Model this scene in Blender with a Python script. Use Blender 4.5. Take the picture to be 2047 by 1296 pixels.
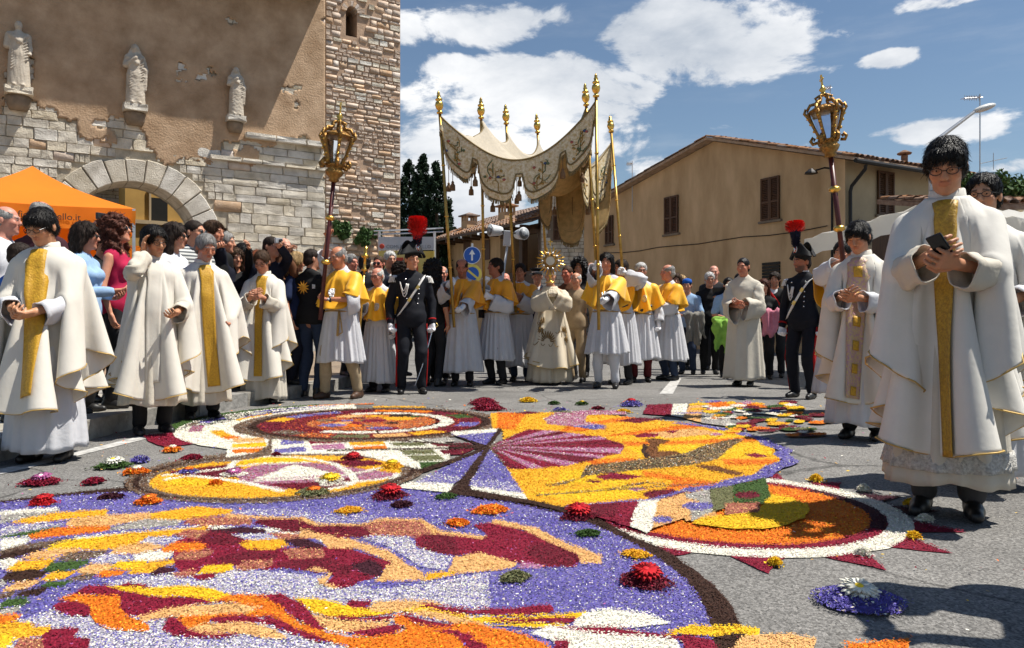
import bpy, bmesh, math, random
import numpy as np
from mathutils import Vector, Matrix
for _o in list(bpy.data.objects): bpy.data.objects.remove(_o)
scene = bpy.context.scene
COL = scene.collection
rng = np.random.RandomState(7)
random.seed(7)
R = math.radians
# ------------------------------------------------------------------ camera
F, CX, HY, CAMZ = 1530.0, 1023.5, 648.0, 0.88       # focal length in photo pixels, principal point, eye height
cam_d = bpy.data.cameras.new('camera'); cam_d.sensor_width = 36.0; cam_d.lens = 36.0*F/2047.0
cam_d.clip_start = 0.05; cam_d.clip_end = 3000
cam = bpy.data.objects.new('camera', cam_d); COL.objects.link(cam)
cam.location = (0, 0, CAMZ); cam.rotation_euler = (R(90), 0, 0)
scene.camera = cam
def G(px, py):                                     # photo pixel -> point on the ground
    d = CAMZ*F/(py-HY); return ((px-CX)/F*d, d)
def AT(px, py, y):                                 # photo pixel + distance -> point
    return ((px-CX)/F*y, y, CAMZ+(HY-py)/F*y)
# ------------------------------------------------------------------ sun, sky
SUN_EL, SUN_AZ = R(64), R(0)                      # azimuth: 0 = from +X
sd = Vector((math.cos(SUN_EL)*math.cos(SUN_AZ), math.cos(SUN_EL)*math.sin(SUN_AZ), math.sin(SUN_EL)))
sun_d = bpy.data.lights.new('sun', 'SUN'); sun_d.energy = 5.0; sun_d.angle = R(0.53); sun_d.color = (1.0, 0.955, 0.87)
sun = bpy.data.objects.new('sun', sun_d); COL.objects.link(sun)
sun.rotation_euler = sd.to_track_quat('Z', 'Y').to_euler(); sun.location = (20, 5, 40)
world = bpy.data.worlds.new('World'); scene.world = world; world.use_nodes = True
def build_world():
    nt = world.node_tree; nt.nodes.clear(); L = nt.links.new
    def N(t, **k):
        n = nt.nodes.new(t)
        for a, b in k.items(): setattr(n, a, b)
        return n
    def math_(op, a, b=None, c=None, clamp=False):
        n = N('ShaderNodeMath', operation=op, use_clamp=clamp)
        for i, v in enumerate((a, b, c)):
            if v is None: continue
            if isinstance(v, (int, float)): n.inputs[i].default_value = v
            else: L(v, n.inputs[i])
        return n.outputs[0]
    out = N('ShaderNodeOutputWorld'); bg = N('ShaderNodeBackground'); L(bg.outputs[0], out.inputs[0])
    sky = N('ShaderNodeTexSky', sky_type='NISHITA'); sky.sun_disc = False
    sky.sun_elevation = SUN_EL; sky.sun_rotation = R(90)
    sky.air_density = 1.2; sky.dust_density = 0.15; sky.ozone_density = 2.6; sky.altitude = 300
    sc = N('ShaderNodeVectorMath', operation='SCALE'); L(sky.outputs[0], sc.inputs[0]); sc.inputs['Scale'].default_value = 0.064
    tc = N('ShaderNodeTexCoord'); D = tc.outputs['Generated']
    blobs = [(1450,70,270,90,1.0),(1560,40,150,60,.9),(1330,110,120,50,.8),(985,55,150,48,.85),(1110,45,60,30,.6),(1090,185,220,85,1.0),(1210,235,110,60,.8),
             (900,130,70,26,.85),(1780,116,62,24,.95),(1915,255,115,32,.9),(1900,0,170,22,.8),(850,330,160,130,.95),(960,420,190,110,.95),(1130,290,200,55,.8),(990,300,150,80,.85),
             (800,60,90,60,.55),(2040,330,90,22,.6),(1600,285,330,16,.35),(1480,250,120,14,.4),(1300,330,120,40,.55)]
    acc = None
    for px, py, rx, rz, st in blobs:
        v = Vector(((px-CX)/F, 1, (HY-py)/F)); n = v.length; v /= n
        su = N('ShaderNodeVectorMath', operation='SUBTRACT'); L(D, su.inputs[0]); su.inputs[1].default_value = v
        mu = N('ShaderNodeVectorMath', operation='MULTIPLY'); L(su.outputs[0], mu.inputs[0]); mu.inputs[1].default_value = (F*n/rx, 0, F*n/rz)
        ln = N('ShaderNodeVectorMath', operation='LENGTH'); L(mu.outputs[0], ln.inputs[0])
        b = math_('MULTIPLY', math_('SUBTRACT', 1.35, ln.outputs['Value'], clamp=True), st)
        acc = b if acc is None else math_('MAXIMUM', acc, b)
    mp = N('ShaderNodeMapping'); L(D, mp.inputs[0]); mp.inputs['Scale'].default_value = (1, 1, 2.1)
    n1 = N('ShaderNodeTexNoise'); L(mp.outputs[0], n1.inputs['Vector']); n1.inputs['Scale'].default_value = 7.0; n1.inputs['Detail'].default_value = 12; n1.inputs['Roughness'].default_value = .62; n1.inputs['Distortion'].default_value = .25
    n2 = N('ShaderNodeTexNoise'); L(mp.outputs[0], n2.inputs['Vector']); n2.inputs['Scale'].default_value = 3.1; n2.inputs['Detail'].default_value = 7; n2.inputs['Roughness'].default_value = .55
    dens = math_('ADD', math_('MULTIPLY', acc, .50), math_('MULTIPLY', n1.outputs[0], 1.25))
    mr = N('ShaderNodeMapRange', interpolation_type='SMOOTHSTEP'); L(dens, mr.inputs[0]); mr.inputs[1].default_value = .86; mr.inputs[2].default_value = 1.0
    # thin haze streaks
    mp2 = N('ShaderNodeMapping'); L(D, mp2.inputs[0]); mp2.inputs['Scale'].default_value = (1.0, 1.0, 5.5)
    n3 = N('ShaderNodeTexNoise'); L(mp2.outputs[0], n3.inputs['Vector']); n3.inputs['Scale'].default_value = 4.2; n3.inputs['Detail'].default_value = 8; n3.inputs['Roughness'].default_value = .62
    mr3 = N('ShaderNodeMapRange', interpolation_type='SMOOTHSTEP'); L(n3.outputs[0], mr3.inputs[0]); mr3.inputs[1].default_value = .46; mr3.inputs[2].default_value = .80; mr3.inputs[4].default_value = .18
    cl = math_('MAXIMUM', mr.outputs[0], mr3.outputs[0])
    ramp = N('ShaderNodeMapRange'); L(math_('ADD', n2.outputs[0], math_('MULTIPLY', n1.outputs[0], .5)), ramp.inputs[0]); ramp.inputs[1].default_value = .55; ramp.inputs[2].default_value = .95
    ccol = N('ShaderNodeMix', data_type='RGBA'); L(ramp.outputs[0], ccol.inputs[0]); ccol.inputs[6].default_value = (.33,.375,.44,1); ccol.inputs[7].default_value = (.80,.80,.80,1)
    mx = N('ShaderNodeMix', data_type='RGBA'); L(cl, mx.inputs[0]); L(sc.outputs[0], mx.inputs[6]); L(ccol.outputs[2], mx.inputs[7])
    L(mx.outputs[2], bg.inputs[0]); bg.inputs[1].default_value = 1.0
build_world()
scene.view_settings.view_transform = 'Standard'; scene.view_settings.look = 'None'
scene.view_settings.exposure = 0.5; scene.view_settings.gamma = 1.0
scene.render.engine = 'CYCLES'
cy = scene.cycles; cy.max_bounces = 6; cy.diffuse_bounces = 3; cy.glossy_bounces = 3; cy.transmission_bounces = 4; cy.transparent_max_bounces = 8; cy.caustics_reflective = False; cy.caustics_refractive = False
cy.use_adaptive_sampling = True; cy.adaptive_threshold = .02

# ------------------------------------------------------------------ materials
MATS = {}
def mat(name, col=(.5,.5,.5), rough=.7, metal=0.0, var=.12, vscale=6.0, bump=0.0, bscale=60.0, attr=None, orand=0.0, spec=.4, stretch=(1,1,1), col2=None, obj=False, trans=0.0, sheen=0.0, detail=5):
    if name in MATS: return MATS[name]
    m = bpy.data.materials.new(name); m.use_nodes = True; MATS[name] = m
    nt = m.node_tree; L = nt.links.new; b = nt.nodes['Principled BSDF']
    b.inputs['Roughness'].default_value = rough; b.inputs['Metallic'].default_value = metal
    b.inputs['Specular IOR Level'].default_value = spec
    if sheen: b.inputs['Sheen Weight'].default_value = sheen
    if trans: b.inputs['Transmission Weight'].default_value = trans
    if obj:
        tc = nt.nodes.new('ShaderNodeTexCoord'); P = tc.outputs['Object']
    else:
        g = nt.nodes.new('ShaderNodeNewGeometry'); P = g.outputs['Position']
    mp = nt.nodes.new('ShaderNodeMapping'); mp.inputs['Scale'].default_value = stretch; L(P, mp.inputs[0]); P = mp.outputs[0]
    n = nt.nodes.new('ShaderNodeTexNoise'); n.inputs['Scale'].default_value = vscale; n.inputs['Detail'].default_value = detail; n.inputs['Roughness'].default_value = .6; L(P, n.inputs['Vector'])
    mx = nt.nodes.new('ShaderNodeMix'); mx.data_type = 'RGBA'
    mr = nt.nodes.new('ShaderNodeMapRange'); mr.inputs[1].default_value = .3; mr.inputs[2].default_value = .7; L(n.outputs[0], mr.inputs[0]); L(mr.outputs[0], mx.inputs[0])
    if attr:
        a = nt.nodes.new('ShaderNodeVertexColor'); a.layer_name = attr
        s1 = nt.nodes.new('ShaderNodeVectorMath'); s1.operation = 'SCALE'; s1.inputs['Scale'].default_value = 1-var; L(a.outputs[0], s1.inputs[0])
        s2 = nt.nodes.new('ShaderNodeVectorMath'); s2.operation = 'SCALE'; s2.inputs['Scale'].default_value = 1+var; L(a.outputs[0], s2.inputs[0])
        L(s1.outputs[0], mx.inputs[6]); L(s2.outputs[0], mx.inputs[7])
    else:
        c2 = col2 if col2 else tuple(min(1, c*(1+var)) for c in col)
        c1 = col if col2 else tuple(c*(1-var) for c in col)
        mx.inputs[6].default_value = (*c1, 1); mx.inputs[7].default_value = (*c2, 1)
    res = mx.outputs[2]
    if orand:
        oi = nt.nodes.new('ShaderNodeObjectInfo'); hs = nt.nodes.new('ShaderNodeHueSaturation'); L(res, hs.inputs['Color'])
        m2 = nt.nodes.new('ShaderNodeMapRange'); m2.inputs[3].default_value = 1-orand; m2.inputs[4].default_value = 1+orand; L(oi.outputs['Random'], m2.inputs[0]); L(m2.outputs[0], hs.inputs['Value'])
        m3 = nt.nodes.new('ShaderNodeMath'); m3.operation = 'MULTIPLY_ADD'; m3.inputs[1].default_value = 7.31; m3.inputs[2].default_value = 0; L(oi.outputs['Random'], m3.inputs[0])
        m4 = nt.nodes.new('ShaderNodeMath'); m4.operation = 'FRACT'; L(m3.outputs[0], m4.inputs[0])
        m5 = nt.nodes.new('ShaderNodeMapRange'); m5.inputs[3].default_value = .6; m5.inputs[4].default_value = 1.4; L(m4.outputs[0], m5.inputs[0]); L(m5.outputs[0], hs.inputs['Saturation'])
        res = hs.outputs[0]
    L(res, b.inputs['Base Color'])
    if bump:
        n2 = nt.nodes.new('ShaderNodeTexNoise'); n2.inputs['Scale'].default_value = bscale; n2.inputs['Detail'].default_value = 4; L(P, n2.inputs['Vector'])
        bp = nt.nodes.new('ShaderNodeBump'); bp.inputs['Strength'].default_value = bump; bp.inputs['Distance'].default_value = .02; L(n2.outputs[0], bp.inputs['Height']); L(bp.outputs[0], b.inputs['Normal'])
    return m
# ------------------------------------------------------------------ object helpers
def link(o, parent=None):
    COL.objects.link(o)
    if parent is not None: o.parent = parent
    return o
def tag(o, label=None, cat=None, group=None, kind=None):
    if label: o['label'] = label
    if cat: o['category'] = cat
    if group: o['group'] = group
    if kind: o['kind'] = kind
    return o
def empty(name, loc=(0,0,0), rz=0.0, parent=None):
    o = bpy.data.objects.new(name, None); o.location = loc; o.rotation_euler = (0,0,rz); o.empty_display_size = .1
    return link(o, parent)
def mesh_np(name, V, Q, material=None, parent=None, smooth=True, cols=None, loc=None):
    """V (n,3), Q (m,3 or 4) arrays -> object"""
    V = np.asarray(V, np.float32); me = bpy.data.meshes.new(name)
    Q = np.asarray(Q, np.int32); k = Q.shape[1]; m = len(Q)
    me.vertices.add(len(V)); me.vertices.foreach_set('co', V.ravel())
    me.loops.add(m*k); me.loops.foreach_set('vertex_index', Q.ravel())
    me.polygons.add(m); me.polygons.foreach_set('loop_start', np.arange(0, m*k, k, dtype=np.int32))
    if smooth: me.polygons.foreach_set('use_smooth', np.ones(m, bool))
    if cols is not None:
        a = me.color_attributes.new('Col', 'FLOAT_COLOR', 'POINT')
        c = np.ones((len(V),4), np.float32); c[:,:3] = cols; a.data.foreach_set('color', c.ravel())
    me.update(calc_edges=True)
    if material: me.materials.append(material)
    o = bpy.data.objects.new(name, me)
    if loc is not None: o.location = loc
    return link(o, parent)
def mesh_py(name, verts, faces, material=None, parent=None, smooth=False, loc=None):
    me = bpy.data.meshes.new(name); me.from_pydata([tuple(v) for v in verts], [], faces); me.update()
    if smooth: me.polygons.foreach_set('use_smooth', np.ones(len(me.polygons), bool))
    if material: me.materials.append(material)
    o = bpy.data.objects.new(name, me)
    if loc is not None: o.location = loc
    return link(o, parent)
def basis(x,y,z):
    return Matrix(((x[0],y[0],z[0],0),(x[1],y[1],z[1],0),(x[2],y[2],z[2],0),(0,0,0,1)))
class MB:
    """collects boxes, tubes, lathes and grids into one mesh"""
    def __init__(s): s.v = []; s.f = []
    def add(s, V, Fc):
        n = len(s.v); s.v.extend(map(tuple, V)); s.f.extend(tuple(i+n for i in f) for f in Fc); return s
    def box(s, c, d, M=None):
        x, y, z = d[0]/2, d[1]/2, d[2]/2
        V = [Vector((a*x, b*y, e*z)) for e in (-1,1) for b in (-1,1) for a in (-1,1)]
        V = [Vector(c)+((M @ v) if M else v) for v in V]
        return s.add(V, [(0,2,3,1),(4,5,7,6),(0,1,5,4),(2,6,7,3),(0,4,6,2),(1,3,7,5)])
    def tube(s, pts, r, n=8, cap=True):
        pts = [Vector(p) for p in pts]; m = len(pts); rs = r if isinstance(r, (list, tuple)) else [r]*m
        V = []; up = None
        for i, p in enumerate(pts):
            t = (pts[min(i+1,m-1)]-pts[max(i-1,0)]).normalized()
            if up is None:
                up = Vector((0,0,1)) if abs(t.z) < .9 else Vector((1,0,0))
            a = t.cross(up).normalized(); up = a.cross(t).normalized()
            for k in range(n):
                w = 2*math.pi*k/n; V.append(p+(a*math.cos(w)+up*math.sin(w))*rs[i])
        Fc = [(i*n+k, i*n+(k+1)%n, (i+1)*n+(k+1)%n, (i+1)*n+k) for i in range(m-1) for k in range(n)]
        if cap: Fc += [tuple(range(n))[::-1], tuple((m-1)*n+k for k in range(n))]
        return s.add(V, Fc)
    def lathe(s, prof, n=16, c=(0,0,0), M=None):
        V = []
        for r, z in prof:
            for k in range(n):
                w = 2*math.pi*k/n; p = Vector((r*math.cos(w), r*math.sin(w), z)); V.append(Vector(c)+((M @ p) if M else p))
        m = len(prof)
        Fc = [(i*n+k, i*n+(k+1)%n, (i+1)*n+(k+1)%n, (i+1)*n+k) for i in range(m-1) for k in range(n)]
        Fc += [tuple(range(n))[::-1], tuple((m-1)*n+k for k in range(n))]
        return s.add(V, Fc)
    def grid(s, rows, closed=False):
        m, n = len(rows), len(rows[0]); V = [p for r in rows for p in r]
        Fc = [(i*n+k, i*n+(k+1)%n, (i+1)*n+(k+1)%n, (i+1)*n+k) for i in range(m-1) for k in range(n if closed else n-1)]
        return s.add(V, Fc)
    def sphere(s, c, r, n=10, sc=(1,1,1)):
        prof = [(max(1e-4, math.sin(math.pi*i/n))*r, -math.cos(math.pi*i/n)*r) for i in range(n+1)]
        M = Matrix.Diagonal(Vector(sc)); return s.lathe(prof, n, c, M)
    def build(s, name, material, parent=None, smooth=False, loc=None, bevel=0.0):
        o = mesh_py(name, s.v, s.f, material, parent, smooth, loc)
        if bevel:
            b = o.modifiers.new('bevel', 'BEVEL'); b.width = bevel; b.segments = 2; b.limit_method = 'ANGLE'
        return o
def text_mesh(name, body, size, material, parent=None, M=Matrix.Identity(4), extrude=.002, align='CENTER'):
    cu = bpy.data.curves.new(name, 'FONT'); cu.body = body; cu.size = size; cu.extrude = extrude; cu.align_x = align; cu.resolution_u = 3
    t = bpy.data.objects.new(name, cu); COL.objects.link(t)
    me = bpy.data.meshes.new_from_object(t.evaluated_get(bpy.context.evaluated_depsgraph_get()))
    bpy.data.objects.remove(t); me.transform(M); me.materials.clear(); me.materials.append(material)
    o = bpy.data.objects.new(name, me); return link(o, parent)
def fbm2(x, y, seed=0, octs=4, sc=1.0):
    """cheap smooth value noise, arrays -> approx [-1,1]"""
    r = np.random.RandomState(seed); T = r.rand(64,64)*2-1; out = 0; a = 1.0
    x = np.asarray(x)*sc; y = np.asarray(y)*sc
    for o in range(octs):
        xi = np.floor(x).astype(int); yi = np.floor(y).astype(int); fx = x-xi; fy = y-yi
        fx = fx*fx*(3-2*fx); fy = fy*fy*(3-2*fy)
        g = lambda i, j: T[(xi+i+17*o) % 64, (yi+j+31*o) % 64]
        out = out+a*((g(0,0)*(1-fx)+g(1,0)*fx)*(1-fy)+(g(0,1)*(1-fx)+g(1,1)*fx)*fy)
        x = x*2.03; y = y*2.03; a *= .5
    return out/1.6
# ================================================================== materials of the setting
asphalt = mat('asphalt', (.125,.12,.115), .9, var=.0, col2=(.235,.225,.21), vscale=85, bump=.55, bscale=150, spec=.25)
def tune_asphalt():
    nt = asphalt.node_tree; L = nt.links.new; b = nt.nodes['Principled BSDF']
    g = nt.nodes.new('ShaderNodeNewGeometry'); n = nt.nodes.new('ShaderNodeTexNoise'); n.inputs['Scale'].default_value = .9; n.inputs['Detail'].default_value = 8; n.inputs['Roughness'].default_value = .7; L(g.outputs['Position'], n.inputs['Vector'])
    v = nt.nodes.new('ShaderNodeTexVoronoi'); v.inputs['Scale'].default_value = 120; L(g.outputs['Position'], v.inputs['Vector'])
    src = b.inputs['Base Color'].links[0].from_socket
    mr = nt.nodes.new('ShaderNodeMapRange'); mr.inputs[1].default_value = .3; mr.inputs[2].default_value = .7; mr.inputs[3].default_value = .72; mr.inputs[4].default_value = 1.22; L(n.outputs[0], mr.inputs[0])
    mr2 = nt.nodes.new('ShaderNodeMapRange'); mr2.inputs[3].default_value = .45; mr2.inputs[4].default_value = 1.65; L(v.outputs['Color'], mr2.inputs[0])
    mu = nt.nodes.new('ShaderNodeMath'); mu.operation = 'MULTIPLY'; L(mr.outputs[0], mu.inputs[0]); L(mr2.outputs[0], mu.inputs[1])
    wp = nt.nodes.new('ShaderNodeMix'); wp.data_type = 'VECTOR'; wp.inputs[0].default_value = .25; L(g.outputs['Position'], wp.inputs[4]); L(n.outputs['Color'], wp.inputs[5])
    vc = nt.nodes.new('ShaderNodeTexVoronoi'); vc.feature = 'DISTANCE_TO_EDGE'; vc.inputs['Scale'].default_value = .75; L(wp.outputs[1], vc.inputs['Vector']); mc = nt.nodes.new('ShaderNodeMapRange'); mc.inputs[1].default_value = .002; mc.inputs[2].default_value = .009; mc.inputs[3].default_value = .5; L(vc.outputs[0], mc.inputs[0])
    m9 = nt.nodes.new('ShaderNodeMath'); m9.operation = 'MULTIPLY'; L(mu.outputs[0], m9.inputs[0]); L(mc.outputs[0], m9.inputs[1]); mu = m9
    s = nt.nodes.new('ShaderNodeVectorMath'); s.operation = 'SCALE'; L(src, s.inputs[0]); L(mu.outputs[0], s.inputs['Scale']); L(s.outputs[0], b.inputs['Base Color'])
tune_asphalt()
paving = mat('paving_stone', (.30,.285,.25), .85, var=.25, vscale=5, bump=.3, bscale=30, orand=.12)
kerb_m = mat('kerb_stone', (.26,.245,.22), .85, var=.35, vscale=9, bump=.5, bscale=25, orand=.15)
lime = mat('limestone', (.40,.35,.275), .92, var=0, col2=(.74,.68,.58), vscale=2.6, bump=1.0, bscale=30, orand=.10, spec=.2, detail=8)
rubble = mat('pink_rubble_stone', (.44,.32,.235), .92, var=0, col2=(.62,.50,.40), vscale=4, bump=.8, bscale=24, orand=.22, spec=.2, detail=8)
gate_mortar = mat('lime_mortar', (.44,.38,.29), .95, var=.3, vscale=4, bump=.6, bscale=35, spec=.15)
mortar = mat('old_mortar', (.24,.185,.135), .95, var=.25, vscale=4, bump=.6, bscale=35, spec=.15)
mortar2 = mat('tower_mortar', (.43,.30,.21), .95, var=.25, vscale=5, bump=.6, bscale=35, spec=.15)
plaster_m = mat('old_plaster', (.33,.215,.13), .95, var=0, col2=(.55,.39,.26), vscale=1.7, bump=.9, bscale=22, spec=.15, detail=10)
statue_m = mat('carved_stone', (.40,.34,.27), .9, var=0, col2=(.56,.50,.42), vscale=5, bump=.35, bscale=30, spec=.2)
tan_wall = mat('tan_render', (.42,.27,.14), .93, var=0, col2=(.70,.48,.28), vscale=1.1, stretch=(1,1,.35), bump=.12, bscale=12, spec=.15, detail=9)
tan_wall2 = mat('cream_render', (.46,.36,.23), .93, var=.15, vscale=.8, bump=.1, bscale=12, spec=.15)
yellow_wall = mat('yellow_render', (.50,.31,.10), .93, var=.2, vscale=.8, bump=.1, spec=.15)
tile_m = mat('roof_tile', (.20,.105,.065), .9, var=0, col2=(.36,.24,.17), vscale=7, bump=.4, bscale=30, orand=.3, spec=.15)
wood_dark = mat('dark_wood', (.085,.045,.025), .6, var=.4, vscale=9, stretch=(1,1,.2))
shutter_m = mat('shutter_wood', (.10,.045,.02), .55, var=.3, vscale=12, stretch=(1,1,.15))
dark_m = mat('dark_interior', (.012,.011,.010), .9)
iron = mat('dark_iron', (.03,.028,.027), .5, metal=.6)
steel = mat('galvanised_steel', (.55,.56,.57), .4, metal=.8)
white_fabric = mat('white_awning_fabric', (.74,.72,.67), .8, var=.06, vscale=2, bump=.1, bscale=6)
orange_fabric = mat('orange_canvas', (.85,.235,.010), .75, var=.06, vscale=2, bump=.08, bscale=5)
def translucent(m, amt):
    nt = m.node_tree; L = nt.links.new; b = nt.nodes['Principled BSDF']; t = nt.nodes.new('ShaderNodeBsdfTranslucent'); L(b.inputs['Base Color'].links[0].from_socket, t.inputs[0]); mx = nt.nodes.new('ShaderNodeMixShader'); mx.inputs[0].default_value = amt
    out = [n for n in nt.nodes if n.type == 'OUTPUT_MATERIAL'][0]; L(b.outputs[0], mx.inputs[1]); L(t.outputs[0], mx.inputs[2]); L(mx.outputs[0], out.inputs[0])
translucent(white_fabric, .5); translucent(orange_fabric, .35)
leaf_dark = mat('cypress_leaf', (.012,.028,.012), .8, var=.5, vscale=3, spec=.2)
leaf_mid = mat('shrub_leaf', (.055,.11,.03), .7, var=.5, vscale=9, spec=.25)
bark = mat('bark', (.10,.07,.045), .9, var=.3, vscale=10, bump=.5)
black_ink = mat('black_print', (.02,.018,.016), .7)
white_paint = mat('white_road_paint', (.42,.41,.39), .85, var=.45, vscale=14)
# ================================================================== ground
g = MB(); S = 600; g.add([(-S,-60,0),(S,-60,0),(S,900,0),(-S,900,0)], [(0,1,2,3)])
tag(g.build('road', asphalt), kind='structure')
KERB = [(-3.35,2.5),(-3.28,4.9),(-3.17,6.5),(-2.82,8.2),(-2.35,9.7),(-2.25,12.0),(-2.4,15.0),(-3.2,19.0)]
def kerb_x(y):
    return float(np.interp(y, [p[1] for p in KERB], [p[0] for p in KERB]))
pv = MB(); poly = [(x-.24,y,.138) for x,y in KERB]+[(-7.0,22.5,.138),(-30,8,.138),(-30,2.5,.138)]
pv.add(poly, [tuple(range(len(poly)))]); pave = tag(pv.build('pavement', mortar), kind='structure')
def build_pavement():
    slab = None; y = 4.0; r = random.Random(3); n = 0
    while y < 9.6:
        d = r.choice((.42,.5,.58)); x = kerb_x(y+d/2)-.27
        while x > -9.5 and n < 170:
            w = r.uniform(.5,.95)
            if slab is None:
                m = MB(); m.box((0,0,0), (1,1,1)); slab = m.build('slab', paving, pave, bevel=.006); o = slab
            else:
                o = slab.copy(); COL.objects.link(o)
            o.location = (x-w/2, y+d/2, .128+r.uniform(-.002,.003)); o.scale = (w-.016, d-.016, .03); n += 1
            x -= w
        y += d
    kr = tag(empty('kerb', (KERB[0][0],KERB[0][1],0)), kind='structure'); kb = None
    L = 0; i = 0
    pts = []
    for (x0,y0),(x1,y1) in zip(KERB[:-1],KERB[1:]):
        n = max(1, round(math.hypot(x1-x0,y1-y0)/.75))
        for k in range(n):
            a = Vector((x0+(x1-x0)*k/n, y0+(y1-y0)*k/n)); b = Vector((x0+(x1-x0)*(k+1)/n, y0+(y1-y0)*(k+1)/n)); pts.append((a,b))
    for a,b in pts:
        if kb is None:
            m = MB(); m.box((0,0,0),(1,1,1)); kb = m.build('kerb_stone', kerb_m, kr, bevel=.012); o = kb
        else: o = kb.copy(); COL.objects.link(o); o.parent = kr
        c = (a+b)/2; o.location = (c.x-.12-KERB[0][0], c.y-KERB[0][1], .05+r.uniform(-.004,.004)); o.scale = (.25,(b-a).length-.012,.2)
        o.rotation_euler = (0,0,math.atan2((b-a).y,(b-a).x)-math.pi/2)
build_pavement()
# painted road markings far behind the procession
mk = MB()
for a,b,c,d in (((1318,788),(1345,788),(1362,757),(1345,757)),((1290,700),(1312,700),(1300,690),(1285,690))):
    mk.add([(*G(*p),.004) for p in (a,b,c,d)], [(0,1,2,3)])
for k in range(5):
    y0 = 735-k*9; mk.add([(*G(*p),.004) for p in ((1004,y0),(1052,y0),(1050,y0-4),(1006,y0-4))], [(0,1,2,3)])
tag(mk.build('road_marking', white_paint), kind='structure')
pt = MB(); pt.add([(*G(*p),.004) for p in ((0,938),(60,928),(300,868),(420,842),(420,846),(310,874),(60,936),(0,950))],[tuple(range(8))])
tag(pt.build('kerbside_paint_line', white_paint), kind='structure')

# ================================================================== city gate
WP = Vector((-5.59,22.9,0)); WD = Vector((.84,.543,0)).normalized(); WN = Vector((WD.y,-WD.x,0))
def W(px, py):
    u = (px-CX)/F; s = (u*WP.y-WP.x)/(WD.x-WD.y*u); z = WP.y+WD.y*s; return s, CAMZ+(HY-py)/F*z
MW = Matrix(((WD.x,-WN.x,0,WP.x),(WD.y,-WN.y,0,WP.y),(0,0,1,0),(0,0,0,1)))      # local: x along the wall, y into the wall, z up
AC, AZ, RI, RO = -5.13, 3.06, 1.58, 2.16
def stone_variants(n, seed):
    r = np.random.RandomState(seed); out = []
    for i in range(n):
        V = []
        for layer, (ins, y) in enumerate(((0,.5),(0,-.38),(.035,-.5))):
            for a,b in ((-.5,-.5),(.0,-.5),(.5,-.5),(.5,0),(.5,.5),(0,.5),(-.5,.5),(-.5,0)):
                j = r.uniform(-.026,.026,3)*(layer > 0)
                V.append((a*(1-2*ins)+j[0], y+j[1]*(layer == 2)*1.3, b*(1-2*ins)+j[2]))
        V.append((r.uniform(-.1,.1), -.5+r.uniform(-.05,.04), r.uniform(-.1,.1)))
        Fc = []
        for l in (0,1):
            for k in range(8): Fc.append((l*8+k, l*8+(k+1)%8, (l+1)*8+(k+1)%8, (l+1)*8+k))
        for k in range(8): Fc.append((16+k, 16+(k+1)%8, 24))
        me = bpy.data.meshes.new('stone'); me.from_pydata(V, [], Fc); me.update(); out.append(me)
    return out
SV_L = stone_variants(9, 1); SV_R = stone_variants(9, 2)
for me in SV_L: me.materials.append(lime)
for me in SV_R: me.materials.append(rubble); me.polygons.foreach_set('use_smooth', np.ones(len(me.polygons),bool))
def place_stones(root, rects, variants, name, seed, limit=300, mix=None):
    """rects: (s0,s1,t0,t1,proud,depth) in the thing's local frame"""
    r = random.Random(seed); rects = sorted(rects, key=lambda q: -(q[1]-q[0])*(q[3]-q[2]))
    rest = []
    for i,(s0,s1,t0,t1,pr,dp) in enumerate(rects):
        me = r.choice(mix) if (mix and r.random() < (.07 if seed == 5 else .2)) else r.choice(variants)
        c = ((s0+s1)/2, -pr+dp/2, (t0+t1)/2); sc = (s1-s0, dp, t1-t0); rot = (0, r.uniform(-.012,.012), 0)
        if i < limit:
            o = bpy.data.objects.new(name, me); o.location = c; o.scale = sc; o.rotation_euler = rot; link(o, root)
        else: rest.append((me, c, sc))
    if rest:
        V = []; Q = []; T = []
        for me,c,sc in rest:
            n = len(V); V += [(c[0]+v.co.x*sc[0], c[1]+v.co.y*sc[1], c[2]+v.co.z*sc[2]) for v in me.vertices]
            Q += [tuple(n+k for k in p.vertices) for p in me.polygons]
        o = mesh_py('small_stones', V, Q, rest[0][0].materials[0], root); tag(o, kind='stuff')
PB_S = [-13,-9.2,-8.6,-8.2,-7.9,-7.5,-7.0,-6.7,-6.2,-5.9,-5.5,-5.1,-4.8,-4.4,-3.9,-3.2,-2.9,-2.5,-2.2,0.05]
PB_T = [6.6,6.5,6.3,6.5,7.15,7.2,6.55,6.2,5.85,6.3,6.6,6.0,5.5,5.35,5.3,5.35,5.9,6.1,6.2,6.2]
def plaster_mask(s, t):
    s = np.asarray(s, float); t = np.asarray(t, float)
    b = np.interp(s, PB_S, PB_T)
    n = fbm2(s, t, 5, 5, 1.6)
    hole = fbm2(s+9, t*1.3, 11, 4, 1.1)
    return ((t > b+n*.5) | ((t > b-1.0) & (fbm2(s+3,t+5,21,4,1.3) > .42) & (np.hypot(s-AC,t-AZ) > RO+.05))) & ~((hole > .66) & (t < 10.2))
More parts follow.
